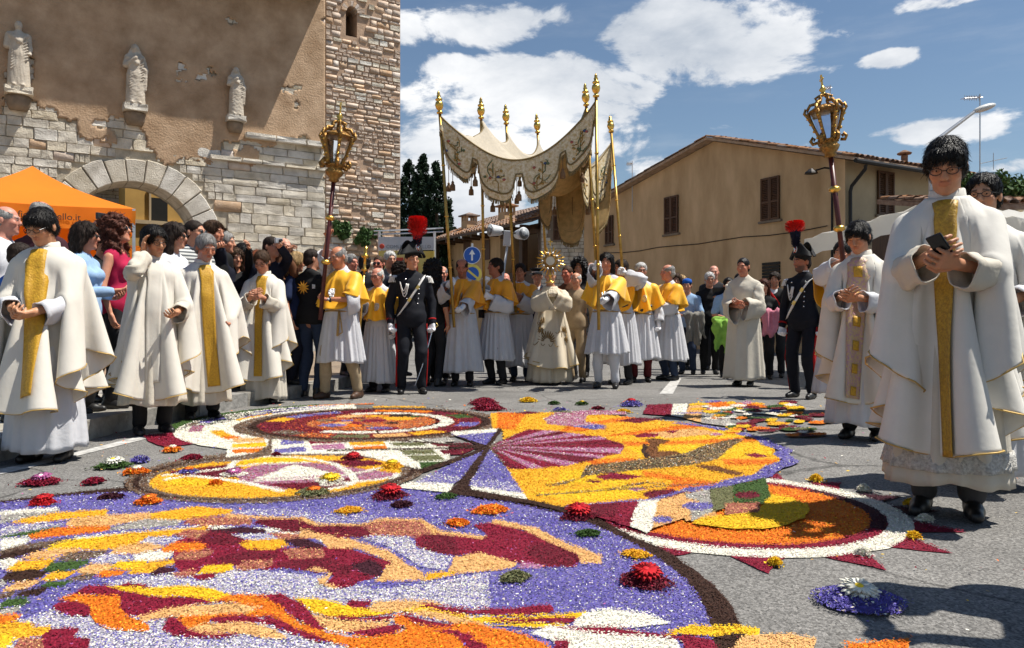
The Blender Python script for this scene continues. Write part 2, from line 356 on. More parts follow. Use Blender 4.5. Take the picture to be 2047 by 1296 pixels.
def build_gate():
    root = tag(empty('city_gate'), 'old stone city gate wall with round arch and three statue brackets', 'gate'); root.matrix_world = MW
    # core with the arch cut out
    S0, S1, TOP, DEP = -13.0, 0.0, 10.6, 1.3
    out = [(S0,0),(S0,TOP),(S1,TOP),(S1,0),(AC+RI,0)]
    for k in range(25):
        w = math.pi*k/24; out.append((AC+RI*math.cos(w), AZ+RI*math.sin(w)))
    out.append((AC-RI,0))
    bm = bmesh.new(); vs = [bm.verts.new((x,0,z)) for x,z in out]; f = bm.faces.new(vs)
    ex = bmesh.ops.extrude_face_region(bm, geom=[f]); bmesh.ops.translate(bm, vec=(0,DEP,0), verts=[v for v in ex['geom'] if isinstance(v, bmesh.types.BMVert)])
    bmesh.ops.triangulate(bm, faces=bm.faces[:]); bmesh.ops.recalc_face_normals(bm, faces=bm.faces[:])
    me = bpy.data.meshes.new('wall_core'); bm.to_mesh(me); me.materials.append(gate_mortar); link(bpy.data.objects.new('wall_core', me), root)
    # voussoirs
    r = random.Random(4); na = 13; ang = [math.pi*k/na for k in range(na+1)]
    for k in range(na):
        a0, a1 = ang[k]+.006, ang[k+1]-.006; V = []
        ro = RO+r.uniform(-.05,.05)
        for y, ins in ((.9,0),(-.07,0),(-.09-r.uniform(0,.02),.02)):
            for aa, rr in ((a0+ins*.5,RI-.035+ins),((a0+a1)/2,RI-.035+ins),(a1-ins*.5,RI-.035+ins),(a1-ins*.5,ro-ins),((a0+a1)/2,ro-ins+.01),(a0+ins*.5,ro-ins)):
                V.append((AC+rr*math.cos(aa), y, AZ+rr*math.sin(aa)))
        Fc = [(l*6+q, l*6+(q+1)%6, (l+1)*6+(q+1)%6, (l+1)*6+q) for l in (0,1) for q in range(6)]+[tuple(12+q for q in range(6))]
        mesh_py('voussoir', V, Fc, lime, root)
    # intrados ring of stones handled by the voussoir depth; jambs
    rects = []
    for sgn in (-1,1):
        t = 0
        while t < AZ-.02:
            h = min(r.uniform(.42,.55), AZ-t)
            a, b = sorted((AC+sgn*(RI-.02), AC+sgn*(RO+r.uniform(-.1,.1)))); rects.append((a+.01,b-.01,t+.01,t+h-.01,.08,.5)); t += h
    # coursed blocks
    t = 0.05
    while t < 10.4:
        h = r.uniform(.19,.31) if t < 6.0 else r.uniform(.14,.2)
        s = -10.6
        while s < -.02:
            w = (r.uniform(.3,1.0) if s > -3.2 else r.uniform(.26,.62)) if t < 6.0 else r.uniform(.25,.5)
            s1 = min(s+w, -.01); sc, tc = (s+s1)/2, t+h/2
            dx = abs(sc-AC); rr = math.hypot(sc-AC, max(0,tc-AZ))
            corner = min(math.hypot(x-AC, max(0,y-AZ)) for x in (s,s1,sc) for y in (t,t+h))
            if corner > RO+.03 and s1-s > .12:
                if not plaster_mask(sc,tc) or not plaster_mask(s+.05,tc) or not plaster_mask(s1-.05,tc):
                    rects.append((s+.003,s1-.003,t+.003,t+h-.003,.045+r.uniform(-.008,.010),.25))
            elif RO-.0 < rr and s1-s > .3:                       # split blocks that meet the arch
                for q in range(3):
                    a, b = s+(s1-s)*q/3, s+(s1-s)*(q+1)/3
                    if min(math.hypot(x-AC, max(0,y-AZ)) for x in (a,b) for y in (t,t+h)) > RO+.01: rects.append((a+.006,b-.006,t+.007,t+h-.007,.04,.25))
            s = s1
        t += h
    place_stones(root, rects, SV_L, 'stone', 5, 300, SV_R[:3])
    # projecting cornice and string course to the right of the arch
    for t0, h, sA, sB, pr in ((6.12,.16,-2.35,-.03,.2),(5.42,.12,-3.3,-.03,.16)):
        s = sA
        while s < sB-.05:
            w = min(r.uniform(.5,.95), sB-s); o = bpy.data.objects.new('cornice_stone', r.choice(SV_L)); o.location = (s+w/2, -.02, t0+h/2); o.scale = (w-.012, pr*2, h); link(o, root); s += w
    # plaster skin with a ragged lower edge
    cs = .055; ns, nt_ = int(13/cs), int(5.6/cs)
    sg = -13+cs*np.arange(ns+1); tg = 5.0+cs*np.arange(nt_+1)
    Sg, Tg = np.meshgrid(sg, tg, indexing='ij')
    jx = rng.uniform(-.02,.02,Sg.shape); jz = rng.uniform(-.02,.02,Sg.shape); jx[0]=jx[-1]=0
    V = np.stack([Sg+jx, -.062-.018*fbm2(Sg,Tg,3,4,1.2), Tg+jz], -1).reshape(-1,3)
    cm = plaster_mask(Sg[:-1,:-1]+cs/2, Tg[:-1,:-1]+cs/2)
    ii, jj = np.nonzero(cm); n = nt_+1
    Q = np.stack([ii*n+jj, (ii+1)*n+jj, (ii+1)*n+jj+1, ii*n+jj+1], 1)
    o = mesh_np('plaster', V, Q, plaster_m, root); so = o.modifiers.new('thickness','SOLIDIFY'); so.thickness = .075; so.offset = -1
    # eave
    m = MB(); m.box((-6.55,-.45,10.68),(12.9,1.45,.06)); m.build('eave_boarding', wood_dark, root)
    for k in range(22):
        b = MB(); b.box((-12.9+k*.6,-.5,10.585),(.12,1.3,.13)); b.build('rafter', wood_dark, root)
    m = MB(); m.add([(-13,-1.2,10.72),(-.1,-1.2,10.72),(-.1,3,12.0),(-13,3,12.0),(-13,-1.2,10.78),(-.1,-1.2,10.78),(-.1,3,12.06),(-13,3,12.06)],[(0,1,2,3),(4,7,6,5),(0,4,5,1),(1,5,6,2),(2,6,7,3),(3,7,4,0)]); m.build('roof', tile_m, root)
    return root
gate = build_gate()
def build_tower():
    root = tag(empty('stone_tower'), 'tall square tower of pinkish rubble stone with narrow arched window', 'tower'); root.matrix_world = MW @ Matrix.Translation((.004,0,0))
    TW, TH = 2.44, 15.0; w0, w1, b0, b1 = .64, 1.0, 9.65, 10.55
    m = MB()
    m.box(((w0)/2,1.2,TH/2),(w0,2.4,TH)); m.box(((w1+TW)/2,1.2,TH/2),(TW-w1,2.4,TH))
    m.box(((w0+w1)/2,1.2,b0/2),(w1-w0,2.398,b0)); m.box(((w0+w1)/2,1.2,(b1+TH)/2),(w1-w0,2.398,TH-b1)); m.build('tower_core', mortar2, root)
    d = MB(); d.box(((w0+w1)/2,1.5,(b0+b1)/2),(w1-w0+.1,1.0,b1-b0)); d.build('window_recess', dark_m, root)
    for k in range(9):                                        # small arch stones over the window
        a0, a1 = math.pi*k/9+.02, math.pi*(k+1)/9-.02; c = (w0+w1)/2; V = []
        for y in (.35,-.06):
            for aa, rr in ((a0,.17),(a1,.17),(a1,.33),(a0,.33)): V.append((c+rr*math.cos(aa), y, b1-.16+rr*math.sin(aa)))
        mesh_py('arch_stone', V, [(0,1,5,4),(1,2,6,5),(2,3,7,6),(3,0,4,7),(4,5,6,7)], rubble, root)
    r = random.Random(8); rects = []; t = .05
    while t < 11.6:
        h = r.choice((.10,.12,.14,.16,.2)); s = .0
        while s < TW-.01:
            w = r.uniform(.16,.44) if h > .11 else r.uniform(.14,.3); s1 = min(s+w, TW)
            if TW-s1 < .1: s1 = TW
            hit = s1 > w0-.02 and s < w1+.02 and t+h > b0 and t < b1+.2
            if not hit and r.random() > .10:
                g_ = .012+r.uniform(0,.01); rects.append((s+g_,s1-g_,t+g_,t+h-g_,.028+r.uniform(-.012,.022),.2))
            s = s1
        t += h
    place_stones(root, [q for q in rects], SV_R, 'stone', 9, 300, SV_L[:5])
    # side face stones (towards the road)
    rects2 = []; t = .05
    return root
tower = build_tower()
# ================================================================== houses
def coppo_mesh(l=.46, w=.2):
    V = []; n = 5
    for y, r in ((0,w*.5),(l,w*.42)):
        for k in range(n+1):
            a = math.pi*k/n; V.append((r*math.cos(a), y, r*math.sin(a)*.8))
        for k in range(n+1):
            a = math.pi*k/n; V.append(((r-.016)*math.cos(a), y, (r-.016)*math.sin(a)*.8))
    m = n+1; Fc = []
    for k in range(n): Fc += [(k,k+1,2*m+k+1,2*m+k),(m+k,3*m+k,3*m+k+1,m+k+1),(k,m+k,m+k+1,k+1),(2*m+k,2*m+k+1,3*m+k+1,3*m+k)]
    me = bpy.data.meshes.new('roof_tile'); me.from_pydata(V, [], Fc); me.update(); me.materials.append(tile_m); return me
COPPO = coppo_mesh()
def tile_slope(root, eave0, eave1, up, nrow_max=14, limit=260, seed=1, extra=0.0, spacing=.215):
    """rows of curved tiles on the slope spanned by the eave line and the vector up (eave to ridge)"""
    e0, e1, up = Vector(eave0), Vector(eave1), Vector(up); L = (e1-e0).length; ex = (e1-e0)/L; ul = up.length; uy = up/ul; uz = ex.cross(uy)
    if uz.z < 0: uz = -uz
    M0 = basis(ex,uy,uz); r = random.Random(seed)
    nx = int(L/spacing); ny = min(nrow_max, int(ul/.36)); cnt = 0; V = []; Fc = []
    for j in range(ny):
        for i in range(nx):
            p = e0+ex*(i+.5)*spacing+uy*(j*.36+r.uniform(-.02,.02))+uz*(.015+.012*(j % 2)+r.uniform(-.006,.01))
            M = Matrix.Translation(p) @ M0 @ Matrix.Rotation(r.uniform(-.04,.04),4,'Z')
            M = M @ Matrix.Rotation(-.04,4,'X')
            if cnt < limit:
                o = bpy.data.objects.new('roof_tile', COPPO); link(o, root); o.matrix_parent_inverse = root.matrix_world.inverted(); o.matrix_world = M; cnt += 1
            else:
                n = len(V); V += [M @ v.co for v in COPPO.vertices]; Fc += [tuple(n+k for k in f.vertices) for f in COPPO.polygons]
    if V:
        o = mesh_py('far_roof_tiles', [root.matrix_world.inverted() @ v for v in V], Fc, tile_m, root); tag(o, kind='stuff')
def shutter_window(root, M, w, h, frame=True, ajar=0.0):
    """louvred wooden shutters; M maps local (x right, y out of the wall, z up) with origin at the sill centre"""
    win = empty('window', parent=root); win.matrix_parent_inverse = root.matrix_world.inverted(); win.matrix_world = M
    if frame:
        m = MB(); m.box((0,.02,-.05),(w+.16,.14,.07)); m.build('sill', mortar, win)
    for sx in (-1,1):
        m = MB(); c = sx*w/4; t = .055
        m.box((c-w/4+t/2+.004,.05,h/2),(t,.05,h)); m.box((c+w/4-t/2-.004,.05,h/2),(t,.05,h))
        for z in (t/2, h*.42, h-t/2): m.box((c,.05,z),(w/2-2*t,.044,t))
        nl = int(h/.055)
        for k in range(1,nl):
            z = k*h/nl
            if abs(z-h*.42) < .05: continue
            m.box((c,.046,z),(w/2-2*t,.012,.05), Matrix.Rotation(R(35),3,'X'))
        m.build('shutter', shutter_m, win)
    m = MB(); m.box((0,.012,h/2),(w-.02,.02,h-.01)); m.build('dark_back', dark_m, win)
    return win
def wall_local(C, e, px, py):
    u = (px-CX)/F; k = (u*C[1]-C[0])/(e[0]-e[1]*u); y = C[1]+e[1]*k; return k, CAMZ+(HY-py)/F*y
HC = Vector((9.36,21.5)); HE1 = Vector((-.48,.88)).normalized(); HE2 = Vector((.88,.48)).normalized()
def house_tan():
    root = tag(empty('gabled_house', (HC.x,HC.y,0)), 'tan rendered gabled house with brown louvred shutters behind the white tent', 'house')
    P = lambda k, z, d=0.0: (HE1.x*k+HE2.x*d, HE1.y*k+HE2.y*d, z)      # local
    LN, DEP = 14.1, 9.0; RK, RZ = 5.2, 7.1
    out = [(0,0),(0,5.5),(RK,RZ),(LN,5.45),(LN,0)]
    m = MB(); n = 5
    m.add([P(k,z) for k,z in out], [tuple(range(n))]); m.build('gable_wall', tan_wall, root)
    m = MB(); m.add([P(0,0,0),P(0,0,DEP),P(0,5.5,DEP),P(0,5.5,0)], [(0,1,2,3)]); m.add([P(k,z,DEP) for k,z in out],[tuple(range(n))]); m.add([P(LN,0,0),P(LN,0,DEP),P(LN,5.45,DEP),P(LN,5.45,0)],[(0,1,2,3)]); m.build('side_wall', tan_wall2, root)
    # roof slabs (thick), overhanging
    def slab(k0,z0,k1,z1,name):
        a = Vector(P(k0,z0,-.35)); b = Vector(P(k1,z1,-.35)); c = Vector(P(k1,z1,DEP)); d = Vector(P(k0,z0,DEP)); up = Vector((0,0,.09)); m = MB()
        m.add([a,b,c,d,a+up,b+up,c+up,d+up],[(0,3,2,1),(4,5,6,7),(0,1,5,4),(1,2,6,5),(2,3,7,6),(3,0,4,7)]); return m.build(name, wood_dark if False else mortar2, root)
    sl1 = (RZ-5.5)/RK; sl2 = (RZ-5.45)/(LN-RK); oh = .55
    slab(-oh,5.5-sl1*oh+.02,RK,RZ+.02,'roof_slab'); slab(RK+.002,RZ+.02,LN+.3,5.45-sl2*.3+.02,'roof_slab')
    base = Vector((HC.x,HC.y,0))
    bpy.context.view_layer.update()
    e0 = base+Vector(P(-oh,5.5-sl1*oh+.12,-.35)); e1 = base+Vector(P(-oh,5.5-sl1*oh+.12,7.5)); up = Vector(P(RK,RZ+.12))-Vector(P(-oh,5.5-sl1*oh+.12))
    tile_slope(root, e0, e1, up, 16, 230, 3)
    # verge tiles along both rakes
    r = random.Random(5)
    for (k0,z0),(k1,z1) in (((-oh,5.5-sl1*oh),(RK,RZ)),((LN+.3,5.45-sl2*.3),(RK,RZ))):
        a = base+Vector(P(k0,z0+.11,-.3)); b = base+Vector(P(k1,z1+.11,-.3)); d = (b-a); L = d.length; d /= L; n = int(L/.4)
        sx = d.cross(Vector((0,0,1))).normalized(); up_ = sx.cross(d)
        for k in range(n):
            o = bpy.data.objects.new('verge_tile', COPPO); link(o, root); o.matrix_parent_inverse = root.matrix_world.inverted()
            o.matrix_world = Matrix.Translation(a+d*(k*.4)+Vector((0,0,r.uniform(0,.02)))) @ basis(sx,d,up_)
        o = None
    # gutter and downpipe
    m = MB(); m.tube([P(-oh-.05,5.5-sl1*oh+.0,-.35),P(-oh-.05,5.5-sl1*oh-.02,8.5)], .065, 8); m.build('gutter', iron, root)
    m = MB(); m.tube([P(-oh-.03,5.26,.1),P(-oh-.0,5.15,.12),P(-.12,4.75,.12),P(-.09,4.6,.1),P(-.09,0,.1)], .05, 8); m.build('downpipe', iron, root)
    # windows
    Mg = lambda k, z: Matrix.Translation(base+Vector(P(k,z,-.01))) @ Matrix(((-HE1.x,-HE2.x,0,0),(-HE1.y,-HE2.y,0,0),(0,0,1,0),(0,0,0,1)))
    for x0,x1,y0,y1 in ((1330,1357,393,467),(1523,1560,355,440),(1212,1227,432,488)):
        ka, zt = wall_local(HC,HE1,x0,y0); kb, zb = wall_local(HC,HE1,x1,y1); kc, zc = wall_local(HC,HE1,(x0+x1)/2,y1); _, zt = wall_local(HC,HE1,(x0+x1)/2,y0)
        shutter_window(root, Mg(kc, zc), abs(ka-kb), zt-zc)
    Ms = lambda d, z: Matrix.Translation(base+Vector(P(-.01,z,d))) @ Matrix(((HE2.x,-HE1.x,0,0),(HE2.y,-HE1.y,0,0),(0,0,1,0),(0,0,0,1)))
    kc, zc = wall_local(HC,HE2,1768,430); _, zt = wall_local(HC,HE2,1768,344); ka,_ = wall_local(HC,HE2,1753,400); kb,_ = wall_local(HC,HE2,1785,400)
    shutter_window(root, Ms(kc, zc), abs(kb-ka), zt-zc)
    # lower openings
    for x0,x1,y0,y1 in ((1525,1560,522,560),):
        ka,_ = wall_local(HC,HE1,x0,y0); kc, zt = wall_local(HC,HE1,x1,y0); k = (ka+kc)/2; w = abs(ka-kc)
        m = MB(); 
        for q in range(12): m.box(P(k,zt-.06-q*.1,-.02),(w,.05,.085), Matrix.Rotation(math.atan2(HE1.y,HE1.x),3,'Z'))
        m.build('roller_shutter', iron, root)
    # cable along the gable, wall lamp, vine, chimney
    ka, za = wall_local(HC,HE1,1215,506); kb, zb = wall_local(HC,HE1,1655,452)
    pts = [P(ka+(kb-ka)*q/10, za+(zb-za)*q/10-.08*math.sin(math.pi*((q*2.3) % 1)), -.03) for q in range(11)]
    m = MB(); m.tube(pts, .014, 5); m.build('cable', iron, root)
    k, z = wall_local(HC,HE1,1668,345); m = MB(); m.tube([P(k,z+.1,0),P(k+.1,z+.12,-.3),P(k+.25,z+.05,-.5)], .025, 6); m.lathe([(.05,.1),(.17,0),(.19,-.04),(.02,-.05)], 10, P(k+.3,z,-.6)); m.build('wall_lamp', iron, root)
    m = MB(); m.tube([P(k+.05,z+.3,-.04),P(k+.05,0,-.04)], .03, 6); m.build('conduit', iron, root)
    k, z = wall_local(HC,HE1,1378,310); m = MB(); m.box(P(k,z+.05,1.5),(.6,.6,1.1)); m.box(P(k,z+.65,1.5),(.75,.75,.09)); m.build('chimney', tan_wall, root)
    p = AT(1808,318,24.0); m = MB(); m.lathe([(.1,-1.2),(.1,.1),(.06,.12)], 10, (p[0]-HC.x,p[1]-HC.y,p[2])); m.lathe([(.2,.2),(.22,.24),(.05,.33)], 10, (p[0]-HC.x,p[1]-HC.y,p[2]-.06)); m.build('flue', tile_m, root)
    return root
house_tan()
def leaf_cloud(name, centers, n, size, material, parent=None, seed=1, loc=None, sq=(1,1,1)):
    """centers: (x,y,z,r) clumps filled with leaf-sized faces"""
    r = np.random.RandomState(seed); c = np.array(centers, float); w = c[:,3]**2; k = r.choice(len(c), n, p=w/w.sum())
    d = r.normal(size=(n,3)); d /= np.linalg.norm(d,axis=1)[:,None]; rad = c[k,3]*(r.rand(n)**.45)
    p = c[k,:3]+d*rad[:,None]*np.array(sq)
    a = r.normal(size=(n,3)); a /= np.linalg.norm(a,axis=1)[:,None]; b = np.cross(a, d+r.normal(size=(n,3))*.6); b /= np.linalg.norm(b,axis=1)[:,None]+1e-9
    s = size*r.uniform(.6,1.3,n)[:,None]
    V = np.stack([p-a*s, p+b*s*.45, p+a*s, p-b*s*.45],1).reshape(-1,3); Q = np.arange(4*n).reshape(n,4)
    return mesh_np(name, V, Q, material, parent, smooth=False, loc=loc)
def house_stone():
    r0 = AT(1082,648,33.0); root = tag(empty('stone_house', (r0[0],33.0,0)), 'pale stone house with grey shutters seen beneath the canopy', 'house')
    brick = mat('coursed_stone', (.42,.38,.31), .9, var=.2, vscale=4, bump=.5, bscale=20)
    x0, x1 = 0, 2.6; zt = 6.9
    m = MB(); m.box((1.3,2.0,zt/2-.1),(2.6,4,zt-.2)); m.build('wall', mortar, root)
    r = random.Random(6); rects = []; t = .05
    while t < zt-.3:
        h = r.uniform(.13,.19); s = 0
        while s < 2.59:
            s1 = min(2.6, s+r.uniform(.22,.5))
            if s1-s > .08 and not (s1 > .45 and s < 1.1 and t+h > 4.45 and t < 5.6): rects.append((s+.008,s1-.008,t+.008,t+h-.008,.03,.1))
            s = s1
        t += h
    place_stones(root, rects, SV_L, 'stone', 12, 300)
    bpy.context.view_layer.update()
    shutter_window(root, Matrix.Translation((r0[0]+.78,33.0,4.5)) @ Matrix(((1,0,0,0),(0,-1,0,0),(0,0,1,0),(0,0,0,1))), .55, 1.05)
    m = MB(); m.add([(-.3,-.5,6.6),(2.9,-.5,6.6),(2.9,4.2,7.7),(-.3,4.2,7.7),(-.3,-.5,6.7),(2.9,-.5,6.7),(2.9,4.2,7.8),(-.3,4.2,7.8)],[(0,3,2,1),(4,5,6,7),(0,1,5,4),(1,2,6,5),(2,3,7,6),(3,0,4,7)]); m.build('roof', tile_m, root)
house_stone()
def house_loggia():
    A = Vector((1.36,34.0)); B = Vector((-3.4,41.6)); e = (B-A); L = e.length; e /= L; nrm = Vector((-e.y,e.x));
    if nrm.y > 0: nrm = -nrm
    root = tag(empty('loggia_house', (A.x,A.y,0)), 'brown house with dark open loggia, tiled roof and two square chimneys', 'house')
    P = lambda k, z, d=0.0: (e.x*k-nrm.x*d, e.y*k-nrm.y*d, z)
    rot = Matrix.Rotation(math.atan2(e.y,e.x),3,'Z')
    def bx(m, k0,k1,d0,d1,z0,z1):
        V = [P(k,z,d) for z in (z0,z1) for d in (d0,d1) for k in (k0,k1)]; m.add(V, [(0,2,3,1),(4,5,7,6),(0,1,5,4),(2,6,7,3),(0,4,6,2),(1,3,7,5)])
    KL = wall_local(A, e, 1000, 480)[0]
    m = MB(); bx(m, KL, L, 0, 5, 0, 5.4); m.build('wall', tan_wall, root)
    m = MB(); bx(m, 0, KL, 3.2, 5, 0, 5.4); bx(m, 0, KL, .05, 3.2, 2.2, 2.5); bx(m, 0, KL, 0.02, .25, 2.5, 3.3); m.build('loggia_back_wall', wood_dark, root)
    m = MB(); bx(m, 0, .35, 0, .35, 0, 5.4); bx(m, KL*.5-.15, KL*.5+.15, 0, .3, 0, 5.4); bx(m, 0, KL, 0, .3, 5.0, 5.4); m.build('loggia_post', wood_dark, root)
    for x0,x1,y0,y1 in ((968,978,480,520),(930,938,482,520)):
        k, z1 = wall_local(A,e,(x0+x1)/2,y0); _, z0 = wall_local(A,e,(x0+x1)/2,y1); m = MB(); bx(m,k-.35,k+.35,-.04,.1,z0,z1); m.build('shuttered_window', shutter_m, root)
    # roof with visible tile rows
    def rp(k,d,z): return Vector(P(k,z,d))
    a,b,c,d = rp(-.8,-1.1,5.25), rp(L+.8,-1.1,5.25), rp(L+.8,3.5,7.0), rp(-.8,3.5,7.0); up = Vector((0,0,.1)); m = MB()
    m.add([a,b,c,d,a+up,b+up,c+up,d+up],[(0,3,2,1),(4,5,6,7),(0,1,5,4),(1,2,6,5),(2,3,7,6),(3,0,4,7)]); m.build('roof_slab', wood_dark, root)
    bpy.context.view_layer.update(); base = Vector((A.x,A.y,.12))
    tile_slope(root, base+b, base+a, d-a, 12, 200, 8, spacing=.27)
    for k in range(10):
        m = MB(); bx(m, .2+k*(L/10), .34+k*(L/10), -1.0, 0, 5.12, 5.26); m.build('rafter', wood_dark, root)
    for px,pyt,pyb,y in ((938,425,470,40.5),(1013,404,458,38.0)):
        p = AT(px,pyb,y); t = AT(px,pyt,y)[2]; h = t-p[2]; c = empty('chimney', (p[0]-A.x,p[1]-A.y,p[2]), math.atan2(e.y,e.x), root)
        m = MB(); m.box((0,0,h*.3-.2),(.62,.62,h*.6+.4)); m.build('stack', tan_wall, c)
        for sx in (-1,0,1):
            for sy in (-1,1): m = MB(); m.box((sx*.26,sy*.27,h*.7),(.09,.09,h*.22)); m.build('vent_pier', tan_wall, c)
        m = MB(); m.box((0,0,h*.84),(.86,.86,h*.06)); m.lathe([(.55,h*.87),(.02,h)], 4, M=Matrix.Rotation(R(45),3,'Z')); m.build('cap', tile_m, c)
house_loggia()
def house_right():
    p0 = AT(1925,400,15.0); root = tag(empty('low_shed', (p0[0],15.0,0)), 'low dark lean-to with tiled roof overgrown with greenery at right edge', 'building')
    x1 = 5.5; m = MB(); m.box((x1/2,2,1.5),(x1,3.6,3.0)); m.build('wall', wood_dark, root)
    m = MB(); m.add([(-.5,-.8,3.0),(x1,-.8,3.0),(x1,2.5,3.62),(-.5,2.5,3.62),(-.5,-.8,3.1),(x1,-.8,3.1),(x1,2.5,3.72),(-.5,2.5,3.72)],[(0,3,2,1),(4,5,6,7),(0,1,5,4),(1,2,6,5),(2,3,7,6),(3,0,4,7)]); m.build('roof', tile_m, root)
    bpy.context.view_layer.update(); tile_slope(root, Vector((p0[0]-.5,14.2,3.12)), Vector((p0[0]+x1,14.2,3.12)), Vector((0,3.3,.62)), 9, 200, 4)
    for k,(dx,dz,rr,col) in enumerate(((1.1,3.85,.28,leaf_mid),(1.9,3.75,.26,leaf_mid),(.75,3.8,.22,leaf_mid))):
        leaf_cloud('climbing_foliage', [(dx+random.uniform(-.3,.3),1.2+random.uniform(-.2,.3),dz+random.uniform(-.15,.15),rr*random.uniform(.5,1)) for _ in range(6)], 700, .06, leaf_mid, root, 30+k)
    leaf_cloud('hanging_ivy', [(.3+.5*q,-.2,2.2+.35*math.sin(q*1.7),.4) for q in range(8)], 2200, .07, leaf_dark, root, 41)
house_right()
# behind the arch: yellow house, rubble wall
def house_behind():
    root = tag(empty('yellow_house'), 'yellow ochre house with dark doorway glimpsed through the stone arch', 'house'); root.matrix_world = MW
    def rc(x0,y0,x1,y1,d):     # rect seen through the arch on a plane d behind the wall face
        off = WP+(-WN)*d
        res = []
        for px,py in ((x0,y0),(x1,y1)):
            u = (px-CX)/F; s = (u*off.y-off.x)/(WD.x-WD.y*u); y = off.y+WD.y*s; res.append((s, CAMZ+(HY-py)/F*y))
        return res
    (a,b),(c,d_) = rc(250,370,470,600,7.0); m = MB(); m.box(((a+c)/2,9,3.6),(c-a,4,7.2)); m.build('wall', yellow_wall, root)
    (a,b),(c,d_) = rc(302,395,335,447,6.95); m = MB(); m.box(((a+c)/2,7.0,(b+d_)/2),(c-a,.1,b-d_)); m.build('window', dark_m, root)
    (a,b),(c,d_) = rc(247,445,420,449,6.9); m = MB(); m.box(((a+c)/2,6.95,(b+d_)/2),(c-a,.16,b-d_)); m.build('string_course', tan_wall2, root)
    (a,b),(c,d_) = rc(298,372,302,600,6.95); m = MB(); m.box(((a+c)/2,6.96,(b+d_)/2),(c-a,.1,b-d_)); m.build('pilaster', tan_wall2, root)
    r2 = tag(empty('rubble_wall_house'), 'grey rubble stone house wall glimpsed through the arch left of the yellow house', 'house'); r2.matrix_world = MW
    (a,b),(c,d_) = rc(60,380,246,600,9.0); 
    m = MB(); m.add([(a-3,9,0),(c,9,0),(c,9,6.3),(a-3,9,5.0),(a-3,12,0),(c,12,0),(c,12,6.3),(a-3,12,5.0)],[(0,1,2,3),(4,7,6,5),(0,4,5,1),(1,5,6,2),(2,6,7,3),(3,7,4,0)]); m.build('wall', mortar, r2)
    rects = []; r = random.Random(14); t = 3.0
    while t < 6.1:
        h = r.uniform(.11,.18); s = a
        while s < c-.02:
            s1 = min(c, s+r.uniform(.2,.5))
            if t+h < 5.0+1.3*(s-a+3)/(c-a+3)-.02: rects.append((s+.01,s1-.01,t+.01,t+h-.01,-8.96,.08))
            s = s1
        t += h
    place_stones(r2, rects, SV_L, 'stone', 15, 200, SV_R)
    m = MB(); m.add([(a-3,8.6,5.0),(c+.1,8.6,6.35),(c+.1,12,6.35),(a-3,12,5.0),(a-3,8.6,5.12),(c+.1,8.6,6.47),(c+.1,12,6.47),(a-3,12,5.12)],[(0,3,2,1),(4,5,6,7),(0,1,5,4),(1,2,6,5),(2,3,7,6),(3,0,4,7)]); m.build('roof', tile_m, r2)
    m = MB(); m.box((c+.08,8.9,3),(.12,.12,6.2)); m.build('downpipe', iron, r2)
house_behind()
# ================================================================== trees
def cypress(px, pyt, y, rad, seed, lab):
    p = AT(px, pyt, y); H = p[2]; root = tag(empty('cypress_tree', (p[0],y,0)), lab, 'tree', 'cypress trees beside the tower'); r = np.random.RandomState(seed)
    m = MB(); m.tube([(0,0,0),(.05,0,H*.5),(0,0,H*.93)], [.22,.14,.03], 7); m.build('trunk', bark, root)
    c = []
    for k in range(170):
        t = r.rand()**.9; z = .6+t*(H-.75); w = rad*(1-t)**.62*(.35+.65*min(1,(t+.02)*9)); a = r.rand()*6.28; q = w*r.uniform(.35,1.0)
        c.append((q*math.cos(a), q*math.sin(a), z, .16+.30*(1-t)*r.uniform(.5,1.2)))
    c.append((0,0,H-.18,.14)); c.append((0,0,H-.4,.2))
    leaf_cloud('crown', c, 20000, .11, leaf_dark, root, seed, sq=(1,1,1.6))
cypress(818,318,46,1.9,1,'leftmost dark cypress tree touching the tower edge'); cypress(846,308,44,1.6,2,'middle tallest dark cypress tree between tower and canopy')
cypress(872,322,42,1.7,3,'rightmost dark cypress tree just behind the first canopy pole'); cypress(893,402,48,1.6,4,'short dark cypress tree half hidden behind the canopy pole')
def wall_shrub(px, py, rad, lab, seed, d=.35):
    s, t = W(px, py); root = tag(empty('wall_shrub'), lab, 'plant', 'shrubs growing on the tower wall'); root.matrix_world = MW @ Matrix.Translation((s,-.02,t))
    r = random.Random(seed); c = [(r.uniform(-1,1)*rad,-d*r.uniform(.2,.9),r.uniform(-.5,.7)*rad,rad*r.uniform(.25,.5)) for _ in range(10)]
    leaf_cloud('foliage', c, 900, .075, leaf_mid, root, seed)
    m = MB(); m.tube([(0,.05,-.1),(0,-.15,-.02),(rad*.5,-.25,rad*.4)], [.03,.025,.01], 5); m.build('stem', bark, root)
wall_shrub(678,462,.30,'bushy green shrub on the tower beside the raised hand',3); wall_shrub(736,474,.26,'green shrub on the tower above the notice board',4); wall_shrub(722,482,.18,'small green tuft on the tower between two larger shrubs',5)
